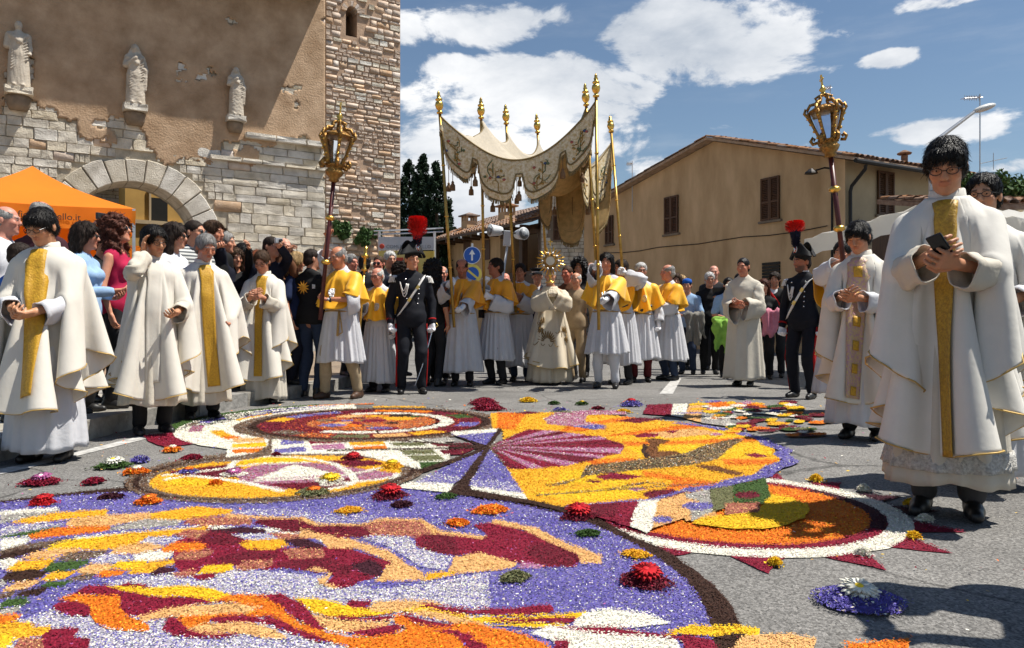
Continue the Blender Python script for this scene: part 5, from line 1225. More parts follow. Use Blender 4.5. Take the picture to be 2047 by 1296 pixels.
# ------------------------------------------------------------------ priest with the monstrance
def monstrance_priest():
    p = Person('priest carrying the monstrance wrapped in an ivory embroidered veil', 1100, 768, top=536, rz=4, pitch=6, L=(-.05,-.38,1.34,-.8,.1,-.6), Rr=(.05,-.38,1.34,.8,.1,-.6), fist=(.7,.7), near=False)
    p.body(True, gloves=True, brow='grey'); p.gloves(veil_m); p.hair('fringe','white'); p.trousers(charcoal); p.shoes()
    skirt(p, 1.2, .04, .18, .31, veil_m, 'cope', seed=4, pleat=.045, npl=15, dep=.8); skirt(p, 1.0, .12, .16, .2, alb_m, 'alb', seed=5)
    P, fl, th = drape(p, lambda a: 1.06+.06*abs(math.sin(a))+.10*max(0,math.cos(a+.5)), nr=34, na=84, seed=9, steps=190, skirt=(.21,.31), neck=.10, infl=.012, slack=1.08, bend=.02)
    [sleeve(p, i, veil_m, .085, .11, 0, 1.06, .12, 'veil_fold', 3+i) for i in (0,1)]; cape_mesh(p, P, 'humeral_veil', veil_m, thick=.005); cape_trim(p, P, gold_edge, .006)
    em = mat('gold_embroidery', (.25,.15,.045), .5, metal=.3, var=.3); nr, na, _ = P.shape; N = cape_normals(P)
    if N[nr//2,0][1] > 0: N = -N
    r0 = np.linalg.norm(fl[0],axis=-1); r1 = np.linalg.norm(fl[-1],axis=-1)
    def at(fx, fy):
        fx, fy = fx*p.k, fy*p.k; a = math.atan2(fy,fx); j = ((a+math.pi/2)/(2*math.pi)*na) % na; j0 = int(j); fj = j-j0; j1 = (j0+1) % na; rr0 = r0[j0]; rr1 = r1[j0]*(1-fj)+r1[j1]*fj
        i = min(max((math.hypot(fx,fy)-rr0)/(rr1-rr0)*(nr-1),0),nr-1.001); i0 = int(i); fi = i-i0
        B = lambda A: (A[i0,j0]*(1-fi)+A[i0+1,j0]*fi)*(1-fj)+(A[i0,j1]*(1-fi)+A[i0+1,j1]*fi)*fj
        return B(P)+B(N)*.010
    for cx_, cy_, sc, a0 in ((.03,-.80,.15,90),(-.30,-.52,.12,150),(.36,-.62,.12,40)):
        for q in range(11):
            a = R(a0-80+16*q); m = MB(); m.tube([at(cx_+math.cos(a)*sc*t, cy_+math.sin(a)*sc*t) for t in (.32,.55,.8,1.0)], [.004,.009,.010,.003], 4); m.build('embroidered_frond', em, p.root)
        for s_ in (-1,1):
            m = MB(); m.tube([at(cx_+s_*(.03+.17*t), cy_-.03-.03*math.sin(t*9)) for t in np.linspace(0,1,9)], .005, 4); m.build('embroidered_scroll', em, p.root)
    return p
pm = monstrance_priest()
def monstrance():
    c = Vector(AT(1100,522,10.55)); root = tag(empty('monstrance', c-Vector((0,0,.3))), 'golden sunburst monstrance with round white window held before the priest', 'monstrance'); rx = Matrix.Rotation(R(90),3,'X')
    m = MB(); m.lathe([(.075,0),(.06,.015),(.02,.03),(.016,.08),(.035,.10),(.016,.12),(.014,.19)],16); m.build('stem', gold, root, True)
    m = MB(); m.lathe([(.085,-.015),(.105,-.01),(.105,.01),(.085,.015)],28,(0,0,.3),rx); m.build('ring', old_gold, root, True)
    m = MB(); m.lathe([(.06,-.012),(.06,.012)],28,(0,-.012,.3),rx); m.build('host_window', mat('host_white',(.62,.56,.44),.6), root)
    for q in range(24):
        a = 2*math.pi*q/24; l = .215 if q % 2 else .185; m = MB(); d = Vector((math.cos(a),0,math.sin(a))); s_ = Vector((-math.sin(a),0,math.cos(a))); o = Vector((0,0,.3)); w = .012
        V = [o+d*.1-s_*w*.6+Vector((0,-.006,0)), o+d*.1+s_*w*.6+Vector((0,-.006,0)), o+d*(l*.8)+s_*w, o+d*l, o+d*(l*.8)-s_*w, o+d*(l*.75)+Vector((0,-.012,0)), o+d*(l*.6)+Vector((0,.01,0))]
        m.add(V, [(0,1,5),(1,2,5),(2,3,5),(3,4,5),(4,0,5),(1,0,6),(2,1,6),(3,2,6),(4,3,6),(0,4,6)]); m.build('ray', gold, root)
    for q in range(10):
        a = 2*math.pi*q/10; m = MB(); m.sphere((.112*math.cos(a),-.012,.3+.112*math.sin(a)), .019, 7); m.build('cherub_boss', silver, root, True)
    m = MB(); m.box((0,0,.55),(.014,.012,.09)); m.box((0,0,.565),(.06,.012,.014)); m.build('cross', gold, root)
monstrance()
# ------------------------------------------------------------------ robed bearers with yellow capes
def bearer(lab, px, py=None, y=None, top=None, rz=0, yaw=0, pitch=0, L=None, Rr=None, hair=('short','dark'), skin=(190,128,98), gloves=True, hem=.30, tr=None, sh=None, specs=False, seed=1, beard=0, build=1.0, sat=None, fist=(.8,.8), feet=((-.1,0),(.1,0)), medal=True, belt=True, brow='dark', belly=1.0, arm_sleeve=.95, capr=.50, strap=False, lean=(0,0), r1=.27, tassel=False):
    p = Person(lab, px, py, y=y, top=top, rz=rz, yaw=yaw, pitch=pitch, L=L, Rr=Rr, build=build, skin=skin, beard=beard, fist=fist, feet=feet, belly=belly, lean=lean, group='confraternity men in white robes and yellow capes')
    p.body(arm_sleeve > .8, gloves=gloves, brow=brow); p.hair(hair[0], hair[1], seed)
    if specs: p.glasses()
    if gloves: p.gloves(glove_m)
    p.trousers(tr or charcoal); p.shoes(sh)
    p.shirt(alb_m, 0, .02, .90, 'alb_bodice', seed)
    skirt(p, 1.02, hem, .165*build, r1, alb_m, 'alb_skirt', seed=seed, pleat=.034, npl=19, dep=.85)
    for i in (0,1): sleeve(p, i, alb_m, .07, .105, .0, arm_sleeve, .06, 'alb_sleeve', seed+i)
    P, fl, th = drape(p, lambda a: capr+.02*abs(math.sin(a)), nr=15, na=56, seed=seed, steps=130, neck=.08, infl=.018, skirt=(.16,.2), bend=.012)
    cape_mesh(p, P, 'yellow_cape', sat or satin)
    if medal:
        m = MB(); N = cape_normals(P); j = int(.045*56) ; c = P[8,j]; n = N[8,j]; n = n if n[1] < 0 else -n
        q = Vector(n).to_track_quat('Z','Y').to_matrix(); m.lathe([(.052,0),(.055,.006),(.045,.010),(.036,.006),(.02,.012),(.001,.012)],18,tuple(c+n*.008),q); m.build('medallion', silver, p.root, True)
    if belt:
        pts = [(math.cos(a)*.172*build*p.k, math.sin(a)*.150*build*p.k-.004, 1.0*p.k+.006*math.sin(3*a)) for a in np.linspace(0,2*math.pi,33)]; m = MB(); m.tube(pts, .011, 6, False); m.build('rope_belt', cord_m, p.root, True)
    if tassel:
        m = MB(); m.tube([(.09*p.k,-.16*p.k,1.0*p.k),(.10*p.k,-.19*p.k,.9*p.k),(.095*p.k,-.2*p.k,.72*p.k)], .014, 6); m.tube([(.09*p.k,-.16*p.k,1.0*p.k),(.14*p.k,-.19*p.k,.86*p.k),(.16*p.k,-.2*p.k,.76*p.k),(.12*p.k,-.2*p.k,.74*p.k)], .008, 5); m.build('belt_tassel', cord_m, p.root, True)
    if strap:
        m = MB(); m.tube([(-.14*p.k,-.12*p.k,1.02*p.k),(0,-.165*p.k,1.05*p.k),(.15*p.k,-.09*p.k,1.12*p.k)], .022, 6); m.box((-.15*p.k,-.14*p.k,.98*p.k),(.07,.06,.12)); m.build('pole_harness', leather, p.root)
    return p
bA = bearer('bearded balding bearer in yellow cape holding the leftmost canopy pole', 924, 772, top=517, rz=-4, pitch=14, L=('w',897,568,10.35), Rr=('w',911,634,10.25,.8,.2,-.5), hair=('fringe','dark'), skin=(176,112,86), beard=.4, hem=.20, seed=11, sat=satin2, build=1.04, strap=False, r1=.275)
bB = bearer('bearer turning left with black belt harness and gloved fist on the second canopy pole', 992, y=11.2, top=517, rz=-38, yaw=-30, pitch=-4, L=('w',967,566,10.95), Rr=('w',975,600,10.9), hair=('short','dark'), skin=(170,106,80), hem=.34, seed=12, sat=satin2, strap=True)
bC = bearer('clean-shaven dark-haired bearer with bare hands on the third canopy pole', 1040, y=11.75, top=528, rz=-6, yaw=0, pitch=2, L=('w',1030,606,11.45), Rr=('w',1033,594,11.42), hair=('short','dark'), skin=(172,118,90), gloves=False, hem=.22, seed=13, sat=satin2, tr=jeans)
bD = bearer('long-haired bearer in white trousers raising a gloved hand on the tall front pole', 1212, 776, top=508, rz=-8, yaw=4, pitch=-2, L=('w',1193,524,9.9,-.9,.3,-.2), Rr=('w',1199,612,9.85), hair=('wavy','black'), skin=(180,118,90), hem=.45, tr=alb_m, seed=14, feet=((-.11,0),(.12,-.04)), r1=.26)
bE = bearer('bearer half hidden behind the long-haired man with gloved hand raised', 1243, y=11.2, top=520, rz=-30, yaw=-25, L=None, Rr=('w',1247,540,10.9,.8,.2,-.3), hair=('short','dark'), hem=.28, seed=15, strap=True, medal=False)
bF = bearer('white-haired bespectacled bearer with black harness in yellow cape', 1281, y=11.6, top=526, rz=4, yaw=6, L=None, Rr=None, hair=('short','white'), skin=(184,128,104), specs=True, hem=.34, seed=16, strap=True, brow='grey', tr=cloth('maroon_trouser',(.09,.012,.015)))
bG = bearer('bald bearer in yellow cape turned left with joined hands', 1337, y=12.0, top=529, rz=-48, yaw=-28, L=(-.03,-.30,1.12), Rr=(.03,-.30,1.12), hair=('fringe','grey'), skin=(190,128,104), hem=.30, seed=17, gloves=False, tr=jeans, fist=(.4,.4), brow='grey', r1=.29)
bH = bearer('balding lantern bearer with wristwatch and arm raised high, beige trousers', 682, 797, top=492, rz=-36, yaw=-14, pitch=14, L=('w',655,462,8.85,-.9,.3,.2), Rr=('w',647,606,8.75,.8,.2,-.4), hair=('fringe','grey'), skin=(188,126,96), gloves=False, hem=.42, tr=beige, sh=brown_leather, seed=18, arm_sleeve=.62, brow='grey', belly=1.15, build=1.06, feet=((-.17,-.10),(.15,.10)), tassel=True)
bI = bearer('short bald bearer in spectacles holding a thin brass staff beside the guard', 757, y=9.9, top=535, rz=-26, yaw=-8, pitch=8, L=('w',723,608,9.6), Rr=None, hair=('fringe','white'), skin=(202,136,114), specs=True, hem=.14, seed=19, brow='grey', belly=1.15, capr=.52)
bJ = bearer('lantern bearer mostly hidden behind the young priest on the right', 1685, y=7.6, top=484, rz=-10, yaw=-6, L=('w',1680,520,7.2,-.8,.2,-.3), Rr=None, hair=('short','black'), skin=(176,120,92), gloves=False, hem=.2, seed=20, medal=False)
def watch(p, i):
    w = p.wr[i]-p.hd[i]*.02; m = MB(); q = Vector(p.hd[i]).to_track_quat('Z','Y').to_matrix(); m.lathe([(.034,-.012),(.036,0),(.034,.012)],14,tuple(w),q); m.build('watch_strap', leather, p.root, True)
    m = MB(); m.sphere(tuple(w+np.array([0,-.036,.0])), .015, 8); m.build('watch_face', alb_m, p.root, True)
watch(bH, 1)
def staff():
    a = Vector(AT(732,492,9.55)); b = Vector(AT(711,775,9.55)); root = tag(empty('brass_staff', b), 'thin brass processional staff with knobbed top held by the short bearer', 'staff'); v = a-b
    m = MB(); m.tube([(0,0,0),tuple(v*.82)], .014, 8); m.build('shaft', gold, root, True); q = v.to_track_quat('Z','Y').to_matrix()
    m = MB(); m.lathe([(.015,0),(.035,.01),(.035,.03),(.018,.05),(.016,.16),(.05,.18),(.05,.2),(.02,.22),(.03,.27),(.01,.32)],14,tuple(v*.82),q); m.build('finial', gold, root, True)
staff()
# cleric in plain alb
def cleric():
    p = Person('dark-haired cleric in plain ankle-length cream alb walking alone on the right', 1487, 772, top=516, rz=-14, yaw=-8, pitch=4, L=(-.02,-.30,1.08), Rr=(.05,-.28,1.13), skin=(186,122,96), fist=(.4,.4), feet=((-.08,.0),(.09,-.05)))
    p.body(); p.hair('crop','black'); p.trousers(black_cl); p.shoes(); p.shirt(cream_lin, 0, .035, .9, 'alb_bodice', 3)
    skirt(p, 1.05, .10, .185, .265, cream_lin, 'alb_skirt', seed=21, pleat=.022, npl=11)
    for i in (0,1): sleeve(p, i, cream_lin, .085, .13, 0, .95, .1, 'alb_sleeve', 5+i)
    m = MB(); m.lathe([(.07,-.01),(.066,.03),(.06,.045)],18,tuple(p.neckb+[0,-.008,.0])); m.build('collar', cream_lin, p.root, True)
cleric()
# ================================================================== guards in parade uniform
uni = cloth('black_uniform', (.008,.009,.014), .75, var=.15); red_cl = cloth('red_stripe', (.38,.012,.012)); red_pl = mat('red_plume', (.62,.012,.010), .8, var=.3, vscale=40); blue_pl = mat('blue_plume', (.008,.010,.035), .8, var=.3, vscale=40)
white_le = mat('white_leather', (.74,.72,.68), .45, var=.05); silver2 = mat('silver_button', (.75,.75,.76), .25, metal=1.0); brass = mat('brass', (.7,.48,.16), .3, metal=1.0); felt = cloth('black_felt', (.010,.010,.011), .7)
def plume(p, base, up, H, red_from, seed, r_=.07):
    """upright feather plume built from many tapering barbs"""
    q = Vector(up).to_track_quat('Z','Y').to_matrix(); rr = np.random.RandomState(seed)
    for nm, m_, z0, z1 in (('blue_plume', blue_pl, 0, red_from), ('red_plume', red_pl, red_from, 1)):
        V = []; Q = []
        n = int(900*(z1-z0))+250
        for k in range(n):
            z = z0+(z1-z0)*rr.rand(); prof = r_*(.35+.25*z+(.62 if nm == 'red_plume' else .15))*math.sqrt(max(.05,1-max(0,(z-.72)/.30)**2)); a = rr.rand()*6.283; t0 = np.array([0,0,z*H-.02]); d = np.array([math.cos(a),math.sin(a),.55+.8*max(0,z-.7)]); d /= np.linalg.norm(d); e = t0+d*prof*1.25; s_ = np.array([-math.sin(a),math.cos(a),0])*.006; w = np.array([0,0,.006])
            b = len(V); V += [t0-s_+d*prof*.25, t0+s_+d*prof*.25, e+s_*.8, e-s_*.8]; Q.append((b,b+1,b+2,b+3))
        V = np.array(V)@np.array(q).T+np.asarray(base); o = mesh_np(nm, V, Q, m_, p.root, smooth=False)
    f = MB(); f.lathe([(r_*.3,0),(r_*.55,H*red_from*.8),(r_*.75,H*.75),(r_*.55,H*.95),(.005,H*1.0)],12,tuple(base),q); f.build('plume_core', blue_pl if red_from > .5 else red_pl, p.root, True)
def guard(lab, px, py, top, rz, yaw, L, Rr, seed, plume_h, red_from, sabre, hat_yaw, skin=(196,140,110), beard=0, band=1, plr=.07):
    p = Person(lab, px, py, top=top, rz=rz, yaw=yaw, L=L, Rr=Rr, skin=skin, beard=beard, fist=(.7,.7), feet=((-.12,0),(.12,-.06)), group='guards in black parade uniform')
    k = p.k; p.body(gloves=True); p.hair('crop','dark'); p.gloves(glove_m); p.trousers(uni, .97, .022); p.shoes()
    p.shirt(uni, 1.0, .020, .80, 'tunic', seed, amp=.0025)
    m = MB(); m.lathe([(.068*k,-.015),(.066*k,.03*k),(.060*k,.045*k)],16,tuple(p.neckb+[0,-.01,.012])); m.build('collar', uni, p.root, True)
    m = MB(); m.lathe([(.061*k,0),(.062*k,.012*k)],16,tuple(p.neckb+[0,-.011,.056*k])); m.build('white_collar_edge', alb_m, p.root, True)
    # front surface lookup: y of the tunic at (x,z)
    def fy(x, z): 
        zc = (z/k-1.27)/.23; return -(.098*k+.022)*math.sqrt(max(.15,1-(x/(.185*k))**2))*(1.06-.10*abs(zc))-.012
    for sx in (-1,1):
        for q in range(8):
            z = (1.385-q*.058)*k; x = sx*(.085-.03*q/7)*k; m = MB(); m.sphere((x,fy(x,z),z), .0095, 7); m.build('button', silver2, p.root, True)
    s0 = 1 if band > 0 else -1
    rows = []
    for t in np.linspace(0,1,13):
        x = s0*(.15-.31*t)*k; z = (1.43-.47*t)*k; y = fy(x,z)-.012 if t > .05 else -.03; w = np.array([s0*.83,0,.55])*.028*k; rows.append([(x-w[0],y,z-w[2]),(x,y-.006,z),(x+w[0],y,z+w[2])])
    m = MB(); m.grid(rows); o = m.build('white_bandolier', white_le, p.root, True); so = o.modifiers.new('t','SOLIDIFY'); so.thickness = .006
    for t in (.3,.62):
        x = s0*(.15-.31*t)*k; z = (1.43-.47*t)*k; m = MB(); m.box((x,fy(x,z)-.024,z),(.05,.008,.035),Matrix.Rotation(s0*R(-56),3,'Y')); m.build('bandolier_buckle', brass, p.root)
    for i, sx in ((0,-1),(1,1)):
        c = p.sh[i]+np.array([sx*.01,0,.045])*k; m = MB(); m.sphere(tuple(c), 1, 10, (.062*k,.058*k,.024*k)); m.build('epaulette', silver, p.root, True)
        m = MB()
        for a in np.linspace(0,2*math.pi,22)[:-1]:
            b_ = c+np.array([math.cos(a)*.058,math.sin(a)*.055,-.005])*k; m.tube([tuple(b_), tuple(b_+np.array([sx*.012+math.cos(a)*.008,math.sin(a)*.008,-.06])*k)], .0065, 4)
        o = m.build('epaulette_fringe', white_le, p.root); tag(o, kind='stuff')
    sx = -1
    for q in range(3):
        z = 1.33*k; x0 = sx*.15*k; x1 = sx*(.075-.012*q)*k; pts = []
        for t in np.linspace(0,1,11): pts.append((x0+(x1-x0)*t, fy(x0+(x1-x0)*t,z)-.014, z+.03*k*(1-t)-(.10+.035*q)*k*math.sin(math.pi*t)))
        m = MB(); m.tube(pts, .0065, 5); m.build('aiguillette', white_le, p.root, True)
    # trouser stripes follow the legs
    for i, sx in ((0,-1),(1,1)):
        pts = []; V = []
        for t in np.linspace(0.08,1,14):
            a = p.hips[i]+(p.knee[i]-p.hips[i])*min(1,t*2) if t < .5 else p.knee[i]+(p.ank[i]-p.knee[i])*(t*2-1); r_ = (.103-.026*min(1,t*2) if t < .5 else .080-.018*(t*2-1))*k; V.append([tuple(a+np.array([sx*r_,.028,0])),tuple(a+np.array([sx*(r_+.002),-.0,0])),tuple(a+np.array([sx*(r_-.008),-.03,0]))])
        m = MB(); m.grid(V); o = m.build('red_trouser_stripe', red_cl, p.root, True); so = o.modifiers.new('t','SOLIDIFY'); so.thickness = .008; so.offset = 0
    for i in (0,1):
        w = p.el[i]+(p.wr[i]-p.el[i])*.82; q = Vector(p.wr[i]-p.el[i]).to_track_quat('Z','Y').to_matrix(); m = MB(); m.lathe([(.050*k,-.01),(.050*k,.008)],14,tuple(w),q); m.build('cuff_piping', red_cl, p.root, True)
    # two-cornered hat
    hy = R(hat_yaw); B = Matrix([list(r) for r in p.Rh]) @ Matrix.Rotation(hy,3,'Z'); c0 = Vector(p.H((0,.008,.062))); rows = []
    n = 30
    for side in (1,-1):
        rows = []
        for z in np.linspace(0,1,7):
            row = []
            for x in np.linspace(-1,1,n+1):
                H = .165*(1-.62*abs(x)**1.7)*k; low = -.035*k*abs(x)**2+.018*k; xx = x*.27*k*(1-.22*z); th_ = .098*k*math.sqrt(max(.0,1-abs(x)**2.2))*(1-.55*z)+.006; row.append(tuple(c0+B @ Vector((xx, side*th_, low+H*z))))
            rows.append(row)
        m = MB(); m.grid(rows); o = m.build('hat_brim_panel', felt, p.root, True); so = o.modifiers.new('t','SOLIDIFY'); so.thickness = .008; so.offset = 0
    m = MB(); m.sphere(tuple(c0+Vector((0,0,.02*k))), 1, 12, (.088*k,.104*k,.09*k)); m.build('hat_crown', felt, p.root, True)
    ck = c0+B @ Vector((0,-.085*k,.085*k)); q = (B @ Vector((0,-1,.15))).to_track_quat('Z','Y').to_matrix()
    for nm, r_, m_, o_ in (('cockade_white',.046,white_le,0),('cockade_red',.036,red_cl,.005),('cockade_emblem',.026,silver2,.010)):
        m = MB(); m.lathe([(r_*k,0),(r_*k,.006),(.001,.008)],18,tuple(ck+q @ Vector((0,0,o_))),q); m.build(nm, m_, p.root, True)
    plume(p, ck+Vector((0,.01,.04*k)), (-.06 if hat_yaw < 0 else .0,.02,1), plume_h, red_from, seed, plr)
    return p
g1 = guard('guard with tall red plume and bicorn hat gripping a sabre beside the bearers', 822, 787, 500, 8, 16, None, None, 5, .33, .30, True, 34, plr=.105)
g2 = guard('bearded guard with blue and red plume standing by the white market tent', 1606, 796, 504, -26, -26, None, None, 6, .29, .55, False, -14, beard=.8, skin=(176,112,84), plr=.095)
def sabre(p, i, tip, lab):
    a = p.wr[i]+p.hd[i]*.07; w = p.root.matrix_basis @ Vector(a); root = tag(empty('sabre', w), lab, 'sabre'); t = Vector(tip)-w; n = 12
    m = MB(); rows = []
    for q in range(n+1):
        s = q/n; c = t*s+Vector((0,0,-.05*math.sin(math.pi*s))); wd = .013*(1-.75*s); rows.append([tuple(c+Vector((-wd,0,0))),tuple(c+Vector((0,-.004,0))),tuple(c+Vector((wd,0,0))),tuple(c+Vector((0,.004,0)))])
    m.grid(rows, True); m.build('blade', silver2, root, True)
    d = t.normalized(); m = MB(); m.tube([tuple(-d*.10),tuple(d*.02)], .014, 8); m.build('grip', leather, root, True)
    m = MB(); m.tube([tuple(-d*.10),tuple(-d*.04+Vector((.06,-.02,0))),tuple(d*.03)], .007, 6); m.build('guard_bow', brass, root, True)
sabre(g1, 1, AT(829,772,9.45), 'polished sabre held point down by the guard with the red plume')
def radio(): pass
# ================================================================== onlookers
CL = {}
def cc(n, c, **k): return cloth(n, c, **k)
w_shirt = cc('white_shirt',(.70,.70,.72)); blk = cc('black_jersey',(.012,.012,.013)); blue_s = cc('blue_shirt',(.10,.20,.45)); royal = cc('royal_blue',(.015,.10,.42)); plum = cc('plum_sweater',(.05,.016,.022)); pink = cc('pink_jacket',(.50,.18,.24)); green = cc('green_jacket',(.22,.42,.07)); grey_j = cc('grey_jacket',(.20,.19,.17)); red_t = cc('red_top',(.40,.015,.06)); tan_j = cc('tan_jacket',(.36,.27,.17)); d_blue = cc('dark_blue_dress',(.015,.025,.07)); brown_t = cc('brown_top',(.14,.06,.03)); ltblue = cc('light_blue_shirt',(.28,.42,.62)); red_s = cc('red_shirt',(.45,.02,.015)); khaki = cc('khaki',(.16,.13,.07))
stripe = mat('striped_knit', (.6,.6,.58), .9, var=0, col2=(.05,.06,.07), vscale=1)
def stripes(m_, sc=55, a=(.62,.62,.6), b=(.04,.05,.06)):
    nt = m_.node_tree; L = nt.links.new; w = nt.nodes.new('ShaderNodeTexWave'); w.bands_direction = 'Z'; w.inputs['Scale'].default_value = sc/6.28; g_ = nt.nodes.new('ShaderNodeNewGeometry'); L(g_.outputs['Position'], w.inputs['Vector']); mx = nt.nodes.new('ShaderNodeMix'); mx.data_type = 'RGBA'; L(w.outputs[1], mx.inputs[0]); mx.inputs[6].default_value = (*a,1); mx.inputs[7].default_value = (*b,1); L(mx.outputs[2], nt.nodes['Principled BSDF'].inputs['Base Color'])
stripes(stripe)
def crowd(lab, px, top, y, rz=0, yaw=0, pitch=0, sex='m', hair=('short','dark'), shirt=None, sl=1.0, tr=None, L=None, Rr=None, spec=None, skin=(196,140,112), z0=.14, build=1.0, belly=1.0, vneck=False, h=None, brow='dark', fist=(.3,.3), seed=None, jacket=None, lean=(0,0), beard=0, infl=.012, feet=((-.1,0),(.1,0)), shoes=None, xw=None):
    px = px if xw is None else CX+xw/y*F
    p = Person(lab, px, None, y=y, top=top, h=h, rz=rz, yaw=yaw, pitch=pitch, sex=sex, L=L, Rr=Rr, skin=skin, z0=z0, build=build, belly=belly, fist=fist, lean=lean, beard=beard, feet=feet, group='onlookers watching the procession')
    seed = seed or int(px); p.body(brow=brow); p.hair(hair[0], hair[1], seed)
    if spec: p.glasses(spec == 'sun')
    p.shirt(shirt or w_shirt, sl, infl, .86, 'top' if sex == 'f' else 'shirt', seed, vneck)
    if jacket: p.shirt(jacket, 1.0, .026, .80, 'jacket', seed+1, True)
    p.trousers(tr or charcoal); p.shoes(shoes); return p
CAMS = mat('camera_black', (.02,.02,.022), .4); cam_silver = mat('camera_silver', (.5,.5,.52), .35, metal=.6)
def hand_camera(p, lab, i=1, d=.1, off=(0,-.02,.02), sz=(.10,.03,.06), m_=None, both=False):
    c = in_hands(p, d) if both else p.wr[i]+p.hd[i]*d; w = p.root.matrix_basis @ (Vector(c)+Vector(off)); root = tag(empty('compact_camera', w, p.rz), lab, 'camera')
    m = MB(); m.box((0,0,0),sz); m.build('camera_body', m_ or CAMS, root, bevel=.006); m = MB(); m.lathe([(.02,0),(.02,.02),(.015,.022)],14,(.01,-sz[1]/2,0),Matrix.Rotation(R(90),3,'X')); m.build('lens', CAMS, root)
# --- far left, behind the first priest
crowd('bald man in white shirt at the left edge, in profile', 8, 412, 6.2, 60, 12, 0, hair=('fringe','grey'), shirt=w_shirt, skin=(196,136,116), brow='grey')
crowd('child in blue shirt with spiky dark hair at left edge, seen from behind', 38, 487, 5.75, 120, -20, 0, hair=('short','dark'), shirt=royal, sl=.5, build=.95)
crowd('bald older man in plum sweater with his back half turned', 82, 402, 6.7, 140, 10, 0, hair=('fringe','grey'), shirt=plum, jacket=None, skin=(188,128,108), brow='grey', build=1.08)
cS = crowd('dark-haired woman in sunglasses and white blouse facing right', 168, 447, 6.35, 62, 10, 0, 'f', ('bob','dark'), ltblue, 1.0, spec='sun', L=(-.05,-.28,1.12), Rr=(.06,-.26,1.08), skin=(190,130,104))
cU = crowd('woman with big curly auburn hair and crimson sleeveless top looking up', 236, 436, 6.75, 68, 0, -14, 'f', ('curly','auburn'), red_t, 0, vneck=True, spec='sun', skin=(200,140,112), L=None, Rr=(.1,-.2,1.0))
cR = crowd('man hidden behind the curly-haired woman raising a camera overhead', 205, 462, 7.3, 40, 0, 0, hair=('short','dark'), shirt=blk, L=('w',186,440,7.0,-.8,.1,-.2), fist=(.6,.6))
hand_camera(cR, 'small black camera held up against the orange gazebo', 0)
crowd('dark-haired woman in sunglasses behind the priest with his hand to his head', 346, 449, 7.3, 55, 15, 0, 'f', ('wavy','dark'), w_shirt, .5, spec='sun')
crowd('red-haired woman peeping between two onlookers by the arch', 374, 466, 8.2, 50, 20, 4, 'f', ('bob','red'), brown_t, .5)
crowd('man in sunglasses and striped shirt by the arch', 386, 441, 7.75, 40, 16, 0, hair=('crop','dark'), shirt=stripe, sl=.5, spec='sun')
crowd('tall brown-haired man in front of the right arch jamb', 424, 443, 8.5, 34, 20, 0, hair=('side','brown'), shirt=blk, skin=(196,136,108))
cG = crowd('grey-haired man in dark suit and blue shirt holding up a camera', 447, 464, 8.7, 58, 12, 0, hair=('short','grey'), shirt=ltblue, jacket=navy, L=('w',424,490,8.45), Rr=('w',437,494,8.35), brow='grey', fist=(.6,.6)); hand_camera(cG, 'dark camera held by the grey-haired man in the suit', 0, both=True)
crowd('long-haired woman in black sleeveless top and sunglasses with folded arms', 482, 488, 9.2, 42, 14, 6, 'f', ('long','black'), blk, 0, vneck=True, spec='sun', L=(-.02,-.24,1.08), Rr=(.02,-.26,1.10), skin=(190,126,98))
crowd('onlooker behind the long-haired woman with one hand raised to the light', 470, 500, 8.8, 20, 0, 0, 'f', ('bob','brown'), blk, 1.0, Rr=('w',497,486,8.5), h=1.6)
cP = crowd('cropped-haired man in sunglasses photographing over the crowd', 540, 473, 8.9, 40, 14, 2, hair=('crop','dark'), shirt=navy, spec='sun', Rr=('w',560,488,8.55,.9,.2,-.4), fist=(.6,.6)); hand_camera(cP, 'silver camera held beside the cropped-haired man', 1, m_=cam_silver)
crowd('balding man behind the cropped-haired photographer', 566, 476, 9.5, 25, 10, 0, hair=('fringe','brown'), shirt=tan_j, skin=(204,146,124))
crowd('woman with reddish bun hair in white blouse behind the praying priest', 515, 501, 8.9, 150, 10, 0, 'f', ('up','red'), w_shirt, 1.0)
crowd('auburn curly-haired woman with camera in the middle of the crowd', 566, 492, 9.3, 35, 5, 6, 'f', ('wavy','auburn'), brown_t, 1.0, L=('w',577,497,9.0), Rr=('w',572,503,9.0))
crowd('blonde woman in dark blue dotted dress facing right', 588, 506, 9.3, 74, 14, 6, 'f', ('bob','blonde'), d_blue, .5, tr=navy)
cM = crowd('man in black long-sleeved shirt with orange maple leaf print on his back', 622, 498, 9.2, 150, -40, 0, hair=('crop','dark'), shirt=blk, tr=jeans, z0=.0, build=1.05)
def leaf_print(p):
    m_ = mat('orange_leaf_print', (.85,.25,.015), .7, var=.25, vscale=60, col2=(.85,.50,.05)); k = p.k; N = 11; pts = []
    for q in range(22):
        a = 2*math.pi*q/22; r_ = .085*(1.0 if q % 2 == 0 else .45); x = .03+math.cos(a)*r_; z = math.sin(a)*r_; pts.append((x*k, (.098*k+.018)*1.0-.30*(x*x)+.016, 1.29*k+z*k))
    m = MB(); m.add(pts+[(.03*k,.136*k+.002,1.29*k)], [(i,(i+1)%22,22) for i in range(22)]); m.build('leaf_print', m_, p.root)
    m = MB(); m.box((-.10*k,.118*k,1.30*k),(.035,.006,.05),Matrix.Rotation(R(20),3,'Z')); m.build('sleeve_print', silver, p.root)
leaf_print(cM)
